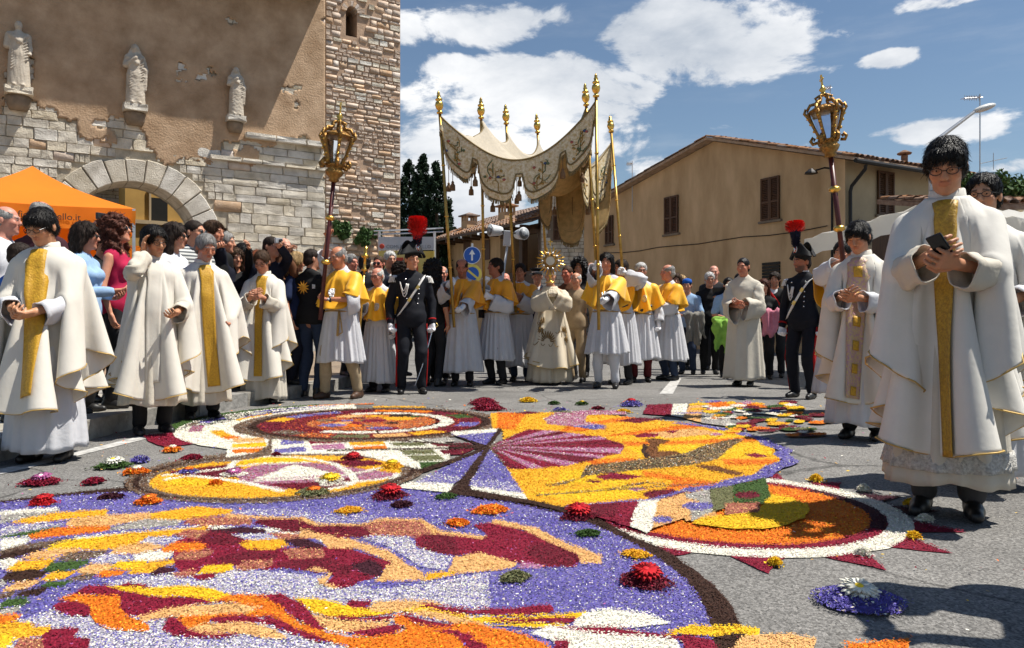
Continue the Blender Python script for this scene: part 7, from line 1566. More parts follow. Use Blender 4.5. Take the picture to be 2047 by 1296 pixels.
A('V',3,(1945,380),(1690,490),(1560,560),(1560,590),(1740,600),(1820,540)); A('U',3,(1560,555),(1640,530),(1800,565),(1740,608),(1480,600)); A('W',3,(1350,622),(1470,595),(1740,606),(1705,660),(1500,640))
A('V',4,(198,285),(292,392),(340,470),(96,452),(120,420)); A('U',4,(100,445),(335,462),(380,520),(90,482)); A('W',4,(84,478),(380,518),(395,548),(95,506))
A('B',3,(1950,358),(1985,358),(1885,540),(1842,600),(1855,640),(2060,682),(2060,708),(1705,668),(1755,605),(1805,555)); A('B',4,(180,272),(205,272),(266,182),(246,182)); A('B',4,(60,490),(105,500),(400,548),(590,590),(600,615),(400,568),(100,525),(10,515))
line('V',4,.10,(1150,150),(1300,168),(1440,195),(1590,232),(1640,268),(1720,292),(1690,315),(1745,350),(1650,382),(1600,425),(1450,455),(1380,482),(1210,502)); line('V',4,.035,(1210,500),(1050,547),(800,568),(590,588))
A('Q',4,(1000,240),(1030,234),(1065,236),(1122,245),(1070,266),(1062,298),(1150,298),(1210,322),(1060,338),(1010,330),(990,300),(1022,262)); A('F',4,(700,375),(900,350),(1200,310),(1300,270),(1450,235),(1505,233),(1420,290),(1370,340),(1230,372),(900,402),(700,427),(580,472),(475,482),(660,440)); A('Q',4,(1240,370),(1340,373),(1500,415),(1470,427),(1300,392)); line('B',4,.035,(1000,262),(992,300),(1012,330),(1060,338),(1210,322)); line('B',4,.025,(1000,240),(1065,236),(1122,245)); line('b',4,.02,(440,528),(800,500),(1100,480),(1360,465)); line('b',4,.02,(800,500),(1000,462),(1100,470))
A('H',4,(480,130),(540,98),(700,86),(890,90),(905,106),(700,110),(690,145),(800,165),(790,186),(640,172),(500,158)); A('V',4,(620,170),(760,160),(800,175),(740,187)); A('e',4,(500,95),(640,100),(600,90))
# --- far right: petal bed and crimson block
A('R',4,(985,102),(1010,58),(1135,53),(1130,112)); A('W',4,(1128,112),(1142,53),(1216,53),(1200,122)); A('T',4,(1190,125),(1225,58),(1290,60),(1300,150)); A('A',4,(1280,150),(1290,80),(1420,90),(1440,170)); line('W',4,.14,(1300,62),(1500,90),(1700,108),(1800,118)); line('E',4,.10,(1300,95),(1500,120),(1650,128)); line('V',4,.08,(1150,100),(1300,100),(1450,95)); line('O',4,.35,(1330,62),(1420,50),(1520,58),(1540,70))
for k in range(95):
    u, v = rng.rand(), rng.rand(); px_ = 1230+u*560+v*60; py_ = 44+v*165-14*abs(u-.5); 
    if v > .6 and u < .25: continue
    ell(rng.choice(list('WWYYOOEMRVGGKM')),4,px_,py_,rng.uniform(22,52),rng.uniform(4,9),rng.uniform(-4,4),9)
for px_,py_,c in ((1880,108,'O'),(1880,110,'M'),(1930,145,'O'),(1880,150,'O'),(1740,185,'E'),(1830,185,'E'),(1790,183,'e'),(1760,215,'O'),(1830,217,'D'),(1880,210,'O')): ell(c,4,px_,py_,48,7,0,12)
A('R',2,(205,488),(330,470),(505,458),(600,455),(470,560),(340,520)); A('M',2,(205,488),(430,462),(410,525),(340,520)); A('W',2,(468,560),(505,458),(600,452),(590,520),(545,590)); A('T',2,(585,455),(700,425),(715,520),(560,570))
A('Y',2,(720,548),(850,566),(1000,569),(1100,552),(1165,525),(1190,497),(1175,470),(1110,443),(1030,428),(1005,468),(985,505),(850,520),(750,520)); A('T',2,(640,450),(760,410),(820,520),(700,540)); A('A',2,(690,430),(790,410),(810,500),(720,540)); A('e',2,(790,410),(885,395),(880,470),(800,505)); A('E',2,(880,395),(1010,365),(1035,440),(1000,468),(885,465)); A('P',2,(850,470),(990,465),(985,505),(850,515)); ring('T',(SC[0]-.22,SC[1]+.04),0,.10)
ell('V',2,742,480,62,16,0,24); ell('V',2,600,536,42,13,0,24); ell('M',2,940,436,52,14,0,24)
# ------------------------------------------------------------------ build patches: thin bed + loose petals
petal_m = mat('petals', attr='Col', rough=.75, var=.12, vscale=40, spec=.25)
def inside(P, poly):
    x, y = P[:,0], P[:,1]; c = np.zeros(len(P), bool); n = len(poly); j = n-1
    for i in range(n):
        xi, yi = poly[i]; xj, yj = poly[j]
        if yi != yj:
            m = ((yi > y) != (yj > y)); m &= x < (xj-xi)*(y-yi)/(yj-yi)+xi; c ^= m
        j = i
    return c
def petal_colours(code, n, r):
    mix = MIX.get(code, ((code,1.0),)); w = np.array([q[1] for q in mix]); k = r.choice(len(mix), n, p=w/w.sum()); base = np.array([PC[q[0]] for q in mix])[k]
    f = r.uniform(.62,1.08,n)[:,None]; return np.clip(base*f*(1+r.normal(0,.06,(n,3))),0,.95)
def build_carpet():
    root = tag(empty('flower_carpet', (0,4.5,0)), 'flower carpet of coloured petals on the road showing birds, flames and medallions', 'flower carpet'); r = np.random.RandomState(3)
    # candidate petals, denser near the viewer
    cand = []
    for y0,y1,d in ((1.85,2.6,36000),(2.6,3.5,26000),(3.5,4.8,17000),(4.8,6.5,9500),(6.5,8.6,5600)):
        w = y1*.72+.2; n = int((y1-y0)*2*w*d); cand.append(np.stack([r.uniform(-w,w,n), r.uniform(y0,y1,n)],1))
    P = np.concatenate(cand); lab = np.full(len(P), -1)
    jit = P+r.normal(0,.0032,P.shape)*np.clip(P[:,1:2]/4,.6,1.6)
    for i,(c,poly) in enumerate(PATCH):
        lo, hi = poly.min(0), poly.max(0); m = np.nonzero((jit[:,0] > lo[0]) & (jit[:,0] < hi[0]) & (jit[:,1] > lo[1]) & (jit[:,1] < hi[1]))[0]
        if len(m): lab[m[inside(jit[m], poly)]] = i
    # layer height: how many earlier patches lie beneath
    for i,(c,poly) in enumerate(PATCH):
        nx = np.roll(poly,-1,0); sg = np.maximum(1,(np.linalg.norm(nx-poly,axis=1)/.05).astype(int)); poly = np.concatenate([p0+(p1-p0)*(np.arange(q)/q)[:,None] for p0,p1,q in zip(poly,nx,np.minimum(sg,40))]); poly = poly+r.normal(0,.0045,poly.shape)
        z = .004+.00003*i
        m = np.nonzero(lab == i)[0]; n = len(m)
        col = np.array(PC.get(c) or PC[MIX[c][0][0]]) if c in PC else np.mean([PC[q[0]] for q in MIX[c]],0)
        if c in MIX: col = np.sum([np.array(PC[q[0]])*q[1] for q in MIX[c]],0)
        np_ = len(poly); bm = bmesh.new(); vs = [bm.verts.new((x,y-4.5,z)) for x,y in poly]
        try: f = bm.faces.new(vs); bmesh.ops.triangulate(bm, faces=[f])
        except ValueError: pass
        bm.verts.index_update(); T = [tuple(v.index for v in f.verts) for f in bm.faces]; bm.free()
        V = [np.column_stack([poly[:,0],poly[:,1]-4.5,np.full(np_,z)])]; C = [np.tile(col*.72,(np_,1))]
        Fq = [t for t in T]; off = np_
        if n:
            q = P[m]; d = q[:,1]; s = (.0019+.00082*d)*r.uniform(.7,1.35,n); a = r.rand(n)*6.283; tilt = r.normal(0,.32,n); tilt2 = r.normal(0,.30,n)
            ex = np.stack([np.cos(a)*np.cos(tilt),np.sin(a)*np.cos(tilt),np.sin(tilt)],1)*s[:,None]; ey = np.stack([-np.sin(a)*np.cos(tilt2),np.cos(a)*np.cos(tilt2),np.sin(tilt2)],1)*(s*.5)[:,None]
            cz = np.column_stack([q[:,0],q[:,1]-4.5,z+.003+r.rand(n)*.006])
            V.append(np.stack([cz-ex,cz+ey,cz+ex,cz-ey],1).reshape(-1,3)); C.append(np.repeat(petal_colours(c,n,r),4,0))
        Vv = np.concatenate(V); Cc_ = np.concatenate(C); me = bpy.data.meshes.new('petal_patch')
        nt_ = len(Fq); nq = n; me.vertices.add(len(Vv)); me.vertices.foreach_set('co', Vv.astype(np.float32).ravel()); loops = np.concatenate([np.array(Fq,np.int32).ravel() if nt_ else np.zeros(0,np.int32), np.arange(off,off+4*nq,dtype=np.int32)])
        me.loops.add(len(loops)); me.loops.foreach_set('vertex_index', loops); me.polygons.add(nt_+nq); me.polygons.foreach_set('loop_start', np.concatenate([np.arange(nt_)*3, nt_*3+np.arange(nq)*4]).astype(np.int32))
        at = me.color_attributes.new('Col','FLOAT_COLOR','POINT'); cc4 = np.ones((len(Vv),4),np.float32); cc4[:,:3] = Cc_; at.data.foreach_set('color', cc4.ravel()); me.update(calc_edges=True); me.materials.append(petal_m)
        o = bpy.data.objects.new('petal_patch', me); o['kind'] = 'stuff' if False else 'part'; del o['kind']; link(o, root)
    # stray petals on the asphalt round the carpet
    n = 900; q = np.stack([r.uniform(-4,4,n), r.uniform(2,9,n)],1); keep = np.ones(n,bool)
    q = q[keep]; s = (.004+.0016*q[:,1])*r.uniform(.6,1.1,len(q)); a = r.rand(len(q))*6.28; z0 = np.full(len(q),.012); ex = np.stack([np.cos(a),np.sin(a),r.normal(0,.2,len(q))],1)*s[:,None]; ey = np.stack([-np.sin(a),np.cos(a),r.normal(0,.2,len(q))],1)*(s*.5)[:,None]; c = np.column_stack([q[:,0],q[:,1]-4.5,z0]); V = np.stack([c-ex,c+ey,c+ex,c-ey],1).reshape(-1,3)
    cols = np.repeat(np.array([PC[k] for k in r.choice(list('VWYGORTMK'),len(q))]),4,0); o = mesh_np('stray_petals', V, np.arange(len(V)).reshape(-1,4), petal_m, root, smooth=False, cols=cols); tag(o, kind='stuff')
build_carpet()
# ------------------------------------------------------------------ mounds and flower heads
yel_petal = mat('yellow_petal', (.88,.58,.02), .6, var=.15, vscale=50); PM = {}
def pm_(c):
    if c not in PM: PM[c] = mat('petal_'+('dark_' if c.isupper() else 'pale_')+c.lower(), PC[c], .65, var=.2, vscale=60, spec=.3)
    return PM[c]
def mound(c, px, py, w, lab, hgt=.3, top=None, seed=None, base='petal_mound'):
    """heap of loose petals, w = width in photo pixels"""
    x, y = G(px, py); rad = w/2/F*y; r = np.random.RandomState(seed or int(px+py)); root = tag(empty(base, (x,y,0)), lab, 'petal heap', 'small petal heaps scattered over the carpet and road')
    n = 16; rows = []; lb = 1 if w < 100 else .25; lob = lambda a: 1+lb*(.14*np.sin(2*a+px)+.10*np.sin(5*a+py)+.06*np.sin(9*a+px*2))
    for q in range(6):
        t = q/5; rows.append([(math.cos(2*math.pi*k/n)*rad*(1-t)*.9*lob(2*math.pi*k/n), math.sin(2*math.pi*k/n)*rad*(1-t)*.85*lob(2*math.pi*k/n), .012+rad*hgt*(1-(1-t)**2)) for k in range(n)])
    m = MB(); m.grid(rows, True); V0 = np.array(m.v); nb = len(V0); Q0 = np.array([f for f in m.f])
    k = int(min(1600, 420+w*9)); a = r.rand(k)*6.283; q = np.sqrt(r.rand(k))*rad*1.06; z = .012+rad*hgt*np.clip(1-(q/rad)**2,0,1)+.004; s = (.003+.0012*y)*r.uniform(.7,1.3,k); b = r.rand(k)*6.28; t1 = r.normal(0,.6,k); t2 = r.normal(0,.6,k)
    ex = np.stack([np.cos(b)*np.cos(t1),np.sin(b)*np.cos(t1),np.sin(t1)],1)*s[:,None]; ey = np.stack([-np.sin(b)*np.cos(t2),np.cos(b)*np.cos(t2),np.sin(t2)],1)*(s*.5)[:,None]; sp = r.rand(k) < (.06 if w < 100 else .015); q = np.where(sp,q*1.5,q); z = np.where(sp & (q > rad),.01,z); c0 = np.column_stack([np.cos(a)*q*lob(a),np.sin(a)*q*lob(a)*.95,z])
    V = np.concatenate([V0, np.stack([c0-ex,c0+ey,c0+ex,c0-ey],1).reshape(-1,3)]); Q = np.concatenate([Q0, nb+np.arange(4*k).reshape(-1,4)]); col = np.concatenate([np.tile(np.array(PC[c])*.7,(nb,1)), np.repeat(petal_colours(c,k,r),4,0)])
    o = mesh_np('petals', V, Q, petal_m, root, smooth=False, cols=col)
    if top: daisy(root, top[0], (0,0,.012+rad*hgt), top[1]/2/F*y, top[2] if len(top) > 2 else 'Y', int(px))
    return root
def daisy(root, c, loc, rad, cc_='Y', seed=1, n=17, lift=.16):
    """flower head: two whorls of curved petals round a domed disc"""
    r = random.Random(seed); h = empty('flower_head', loc, 0, root); h.rotation_euler = (R(13),0,0); h.location.z += rad*.12; c_m = pm_(c)
    for wh, (ln, up, zz) in enumerate(((1.0,lift*.6,0),(.74,lift*1.6,.05))):
        for k in range(n):
            a = 2*math.pi*(k+.5*wh)/n+r.uniform(-.06,.06); l = rad*ln*r.uniform(.9,1.05); w = rad*.135; V = []; d = Vector((math.cos(a),math.sin(a),0)); s_ = Vector((-math.sin(a),math.cos(a),0))
            for t, ww in ((.15,.45),(.45,.95),(.8,1.0),(1.0,.35)):
                p = d*l*t+Vector((0,0,rad*(zz+up*math.sin(t*2.0)*.55-.10*t*t*r.uniform(.5,1.6)+.05))); V += [p-s_*w*ww, p+s_*w*ww+Vector((0,0,.002)), p+Vector((0,0,-rad*.03))]
            Fc = []
            for q in range(3): b = q*3; Fc += [(b,b+2,b+5,b+3),(b+2,b+1,b+4,b+5),(b+1,b,b+3,b+4)]
            mesh_py('petal', V, Fc, c_m, h, True)
    m = MB(); m.sphere((0,0,rad*.14), 1, 9, (rad*.22,rad*.22,rad*.12)); m.build('disc_florets', pm_(cc_) if cc_ != 'Y' else yel_petal, h, True)
mound('V',1717,1208,166,'violet petal disc under a white gerbera on the bare asphalt at lower right',.22,('W',84))
mound('M',1291,1172,94,'dark red heap topped by a red gerbera on the violet field',.4,('r',70,'r')); mound('M',1156,1039,66,'dark red heap with red flower on the brown border',.4,('r',56,'r')); mound('M',779,998,64,'dark red heap with red flower below the oval panel',.4,('r',50,'r'))
mound('e',1030,1163,58,'olive heap at the centre of the violet field',.35); mound('E',1176,1074,42,'dark green heap left of the sun disc',.3); mound('G',1272,1116,50,'golden heap right of the second beast',.22); mound('O',980,1026,68,'large orange heap on the violet field',.22); mound('O',915,1052,46,'smaller orange heap above the second beast',.25); mound('G',698,1027,44,'golden heap above the honeycomb',.25)
mound('D',803,1015,42,'aubergine heap on the violet field edge',.25); mound('E',892,999,38,'green heap by the thick brown stem',.3); mound('O',296,1010,42,'orange flower heap on the brown border at left',.4,('O',34,'G')); mound('D',221,999,40,'aubergine heap at left below the brown border',.25); mound('r',85,1011,48,'red flower heap at the far left of the violet field',.35,('r',40,'r'))
mound('R',82,969,62,'maroon heap with pink flower on the asphalt at left',.3,('K',40,'W')); mound('R',187,968,40,'maroon heap on the asphalt beside the pink flower',.35); mound('E',226,936,58,'green heap topped by a white daisy on the asphalt',.3,('W',44)); mound('V',281,925,36,'violet heap on the asphalt at left',.5); mound('O',272,949,44,'orange heap with white crown on the asphalt near the oval',.4,('W',22)); mound('O',344,904,34,'orange heap with white crown near the kerb',.4,('W',18)); mound('R',383,921,36,'maroon heap above the oval panel',.4)
mound('W',660,966,48,'white heap with a yellow gerbera in the oval panel',.2,('Y',44)); mound('e',626,990,66,'olive ring with orange flower on the oval border',.18,('O',30,'O')); mound('M',705,921,36,'heap with scarlet flower at the top of the oval',.3,('r',32,'r')); mound('W',467,954,44,'white heap with pink flower in the oval panel',.2,('K',36,'W')); mound('O',432,972,28,'small orange heap in the yellow of the oval',.5); mound('V',376,948,34,'violet heap with orange crown at the left of the oval',.3,('O',22,'O')); mound('G',783,938,44,'golden heap at the right end of the oval',.4,('Y',26)); mound('M',552,914,16,'tiny maroon heap on the upper rim of the oval',.5)
for px,py,lab in ((1632,964,'right of the zigzag border'),(1827,1080,'beside the right triangle points'),(1550,1133,'below the sun disc'),(1821,1013,'by the shoes of the phone holder')): mound('Y',px,py,26,'yellow rosette '+lab,.7)
for px,py,lab in ((1727,984,'above the sun disc'),(1849,1045,'between the triangle points near the shoes'),(1725,1114,'below the right triangle points')): mound('W',px,py,26,'white rosette '+lab,.7)
for c,px,py,w,lab,top in (('R',967,809,54,'crimson heap behind the medallion, farther of two',None),('R',976,820,56,'crimson heap behind the medallion, nearer of two',None),('Y',1055,804,32,'yellow heap behind the fan',None),('E',1108,809,18,'small green heap behind the fan',None),('E',1163,810,20,'green heap with yellow crown behind the fan',('Y',12)),('V',1120,822,20,'violet heap with white crown behind the fan',('W',10)),('M',1195,820,20,'small maroon heap left of the crimson block',None),('V',1262,812,44,'violet disc with red heap left of the crimson block',('r',20,'r')),('O',1258,807,20,'orange heap left of the crimson block',None),('Y',1247,826,22,'yellow heap beside the upper bird',None)): mound(c,px,py,w,lab,.4,top)
# ================================================================== processional canopy
can_m = brocade('canopy_brocade', (.86,.77,.58), (.56,.40,.17), 30); translucent(can_m, .12); can_top = cloth('canopy_ivory', (.62,.55,.44), .7); translucent(can_top, .3); can_under = cloth('canopy_lining', (.60,.42,.19), .7, var=.2, vscale=14); translucent(can_under, .4); fringe_m = mat('canopy_fringe', (.20,.14,.055), .75, var=.4, vscale=80); tassel_m = mat('tassel', (.17,.10,.05), .8, var=.3)
pole_m = mat('gilded_pole', (.44,.27,.07), .38, metal=.85, var=.25, vscale=15)
CP = {  # name: (top px,py,y), attach height py, bottom (px,py,y)
 'A':((876,180,10.30),232,(908,655,10.25)),'B':((961,193,11.0),238,(968,600,10.93)),'C':((1010,207,11.6),262,(1031,625,11.42)),'D':((1072,226,12.2),275,(1097,600,12.1)),
 'E':((1191,145,9.95),202,(1197,660,9.88)),'F':((1169,165,10.6),215,(1196,600,10.7)),'G':((1219,230,12.0),284,(1246,560,10.95))}
can = tag(empty('processional_canopy', (0,11,0)), 'ivory and gold embroidered canopy carried on seven gilded poles', 'canopy')
LC = Vector((0,11,0))
PT = {}
def finial_prof(): return [(.016,0),(.045,.012),(.045,.03),(.022,.045),(.03,.06),(.05,.085),(.062,.13),(.052,.17),(.03,.185),(.05,.20),(.052,.215),(.024,.235),(.032,.26),(.02,.285),(.024,.30),(.004,.335)]
def can_poles():
    for n,(t,at,b) in CP.items():
        T, B = Vector(AT(*t)), Vector(AT(*b)); d = (T-B).normalized(); q = d.to_track_quat('Z','Y').to_matrix(); base = T-d*.33
        m = MB(); m.tube([tuple(B-LC),tuple(base-LC)], .021, 10); p = m.build('pole', pole_m, can, True)
        m = MB()
        m.lathe([(r*.92,z*.95) for r,z in finial_prof()], 14, tuple(base-LC), q); m.build('finial', gold, p, True)
        for s in (.28,.52,.76):
            c = B+(base-B)*s; m = MB(); m.lathe([(.022,-.012),(.03,0),(.022,.012)],10,tuple(c-LC),q); m.build('pole_ring', gold, p, True)
        s = (HY-at); # attach point at photo row `at` on the pole
        k = 0
        for _ in range(20):
            pt = B+(T-B)*k; 
            py = HY-(pt.z-CAMZ)/pt.y*F
            k += (py-at)/((HY-(B.z-CAMZ)/B.y*F)-(HY-(T.z-CAMZ)/T.y*F))
        PT[n] = np.array(B+(T-B)*k)-np.array(LC)
can_poles()
H8 = (PT['E']+PT['G'])/2+np.array([.05,0,-.06])
def can_cloth():
    nu, nv = 44, 40                                          # u: left row A..D -> right row E..G ; v: front -> back
    left = np.array([PT['A'],PT['B'],PT['C'],PT['D']]); right = np.array([PT['E'],PT['F'],H8,PT['G']])
    def alongs(Q, t): 
        seg = np.array([0,.30,.62,1.0]); return np.array([np.interp(t,seg,Q[:,i]) for i in range(3)])
    P = np.zeros((nv,nu,3)); pins = []
    for i in range(nv):
        v = i/(nv-1); l = alongs(left,v); r_ = alongs(right,v)
        for j in range(nu): P[i,j] = l+(r_-l)*j/(nu-1)
    for n,(v,u) in {'A':(0,0),'B':(.30,0),'C':(.62,0),'D':(1,0),'E':(0,1),'F':(.30,1),'G':(1,1)}.items(): pins.append((int(round(v*(nv-1))), int(round(u*(nu-1))), PT[n]))
    sl = 1.12; d = lambda a,b: np.linalg.norm(a-b,axis=-1)
    Lu = d(P[:,1:],P[:,:-1])*1.035; Lv = d(P[1:],P[:-1])*1.10; D1 = np.sqrt(Lu[:-1].mean()**2+Lv.mean()**2); V = np.zeros_like(P); dt = 1/60.
    P[1:-1,1:-1,2] -= .02
    def con(A,B,L,s=1.0):
        D = B-A; l = np.sqrt((D*D).sum(-1))+1e-9; c = D*((l-L)/l*.5*s)[...,None]; A += c; B -= c
    for st in range(150):
        old = P.copy(); V[...,2] -= 9.8*dt; P = P+V*dt
        for it in range(10):
            for o in (0,1):
                a = P[:,o:nu-1:2]; b = P[:,o+1:nu:2]; m = min(a.shape[1],b.shape[1]); con(a[:,:m],b[:,:m],Lu[:,o::2][:,:m])
                a = P[o:nv-1:2]; b = P[o+1:nv:2]; m = min(len(a),len(b)); con(a[:m],b[:m],Lv[o::2][:m])
            D = P[1:,1:]-P[:-1,:-1]; l = np.sqrt((D*D).sum(-1))+1e-9; c = D*(np.maximum(0,l-D1*1.1)/l*.1)[...,None]; P[:-1,:-1] += c; P[1:,1:] -= c
            D = P[1:,:-1]-P[:-1,1:]; l = np.sqrt((D*D).sum(-1))+1e-9; c = D*(np.maximum(0,l-D1*1.1)/l*.1)[...,None]; P[:-1,1:] += c; P[1:,:-1] -= c
            for i,j,p in pins: P[i,j] = p
        V = (P-old)/dt*.96
        for i,j,p in pins: V[i,j] = 0
    o = mesh_np('canopy_top', P.reshape(-1,3), grid_quads(nv,nu,False), can_top, can); so = o.modifiers.new('t','SOLIDIFY'); so.thickness = .012; so.offset = 1
    under = P.copy(); under[...,2] -= .014; mesh_np('canopy_lining', under.reshape(-1,3), grid_quads(nv,nu,False), can_under, can)
    return P
CANP = can_cloth()
def valance(edge, nl, depth, outn, seed, blow=0.0, vm=None):
    """scalloped valance hung from an edge polyline (n,3); nl lobes"""
    r = np.random.RandomState(seed); seg = np.linalg.norm(np.diff(edge,axis=0),axis=1); s = np.concatenate([[0],np.cumsum(seg)]); s /= s[-1]; N = nl*16; outn = np.asarray(outn, float)
    at = lambda t: np.array([np.interp(t,s,edge[:,i]) for i in range(3)])
    rows = []; nz = 12; low = []
    for i in range(N+1):
        t = i/N; f = (t*nl) % 1.0; f = 0 if i == N else f; x = abs(2*f-1); lobe = depth*(.40+.60*math.sqrt(max(0,1-(x/.86)**4)))
        p = at(t); col = []
        for k in range(nz+1):
            q = k/nz; w = .020*math.sin(t*nl*6.28*1.0+seed+q)*q+.03*math.sin(t*9+seed)*q+blow*q*q*(.4+.6*math.sin(t*3.1)); col.append(p+np.array([0,0,-lobe*q])+outn*w)
        rows.append(col); low.append(col[-1])
    A = np.array(rows); o = mesh_np('valance', A.reshape(-1,3), grid_quads(N+1,nz+1,False), vm or can_m, can); so = o.modifiers.new('t','SOLIDIFY'); so.thickness = .01; so.offset = 0
    low = np.array(low)
    m = MB(); m.tube([tuple(p+outn*.008) for p in A[:,0]], .012, 5); m.build('top_braid', fringe_m, o, True)
    m = MB(); m.tube([tuple(p+outn*.008) for p in A[:,nz-2]], .013, 5); m.build('inner_braid', fringe_m, o, True)
    # fringe strands
    V = []; Q = []
    for i in range(0,len(low)*2-2):
        p = low[i//2] if i % 2 == 0 else (low[i//2]+low[i//2+1])/2; w = .010; l = .055+.012*r.rand(); e = p+np.array([r.normal(0,.005),r.normal(0,.005),-l]); b = len(V); t_ = nrm(low[min(i//2+1,len(low)-1)]-low[max(i//2-1,0)])*w; V += [p-t_,p+t_,e+t_*.7,e-t_*.7]; Q.append((b,b+1,b+2,b+3))
    f = mesh_np('fringe', np.array(V), Q, fringe_m, o, smooth=False); tag(f, kind='stuff'); so = f.modifiers.new('t','SOLIDIFY'); so.thickness = .008; so.offset = 0
    # embroidery on each lobe: a stem with paired leaves and a flower
    emb = [mat('embroidery_gold',(.36,.22,.06),.5,metal=.3), mat('embroidery_green',(.10,.13,.06),.7), mat('embroidery_rose',(.36,.10,.08),.7), mat('embroidery_blue',(.06,.08,.18),.7)]
    for L in range(nl):
        def pt(u, q):
            t = (L+.5+u*.42)/nl; i = min(N-1,max(0,t*N)); i0 = int(i); k = q*nz; k0 = int(min(nz-1,k)); c = A[i0,k0]*(1-(k-k0))+A[i0,k0+1]*(k-k0); return tuple(c+outn*.012)
        for g_ in range(9):
            a = r.uniform(-2.6,2.6); x0, y0 = .0, .5; R_ = r.uniform(.3,.8); pts = [pt((x0+math.cos(a*t+g_*.7)*R_*t)*.8, min(.95,max(.1,y0+math.sin(a*t+g_*.7)*R_*t*.5))) for t in np.linspace(.05,1,7)]
            m = MB(); m.tube(pts, [.004,.006,.007,.007,.006,.008,.004], 4); m.build('embroidered_sprig', emb[0 if g_ % 3 else 1], o)
        for g_ in range(6):
            c = np.array(pt(r.uniform(-.6,.6), r.uniform(.25,.8))); m = MB(); m.sphere(tuple(c), 1, 6, (.022,.012,.018)); m.build('embroidered_flower', emb[[0,2,3,1,2,0][g_]], o, True)
    # tassels between lobes
    for L in range(1,nl):
        c = low[min(len(low)-1,L*16)]; l0 = r.uniform(.16,.24)
        if L < nl:
            m = MB(); m.tube([tuple(c),tuple(c+np.array([0,0,-l0]))], .005, 5); m.lathe([(.008,-l0),(.022,-l0-.02),(.016,-l0-.03),(.034,-l0-.06),(.036,-l0-.13),(.02,-l0-.132)],10,tuple(c)); m.build('tassel', tassel_m, can, True)
    return A
fe = CANP[0]; valance(np.array(fe), 4, .56, (0,-1,0), 2)
le = CANP[:,0][::-1]; valance(np.array(le), 4, .52, (-.75,-.6,0), 3)
re_ = CANP[:,-1]; valance(np.array(re_), 4, .58, (.95,.2,0), 4, .05)
be = CANP[-1]; valance(np.array(be), 3, 1.12, (0,1,0), 5, -.25, can_under)
for px,py,y in ((905,362,10.3),(897,365,10.9),(942,372,10.8),(985,405,10.6),(1033,390,11.2),(1075,375,11.5),(1144,440,11.8)):
    c = Vector(AT(px,py,y))-LC; m = MB(); m.tube([tuple(c+Vector((0,0,.35))),tuple(c)], .005, 5); m.lathe([(.008,0),(.022,-.02),(.016,-.03),(.034,-.06),(.036,-.13),(.02,-.132)],10,tuple(c)); m.build('tassel', tassel_m, can, True)
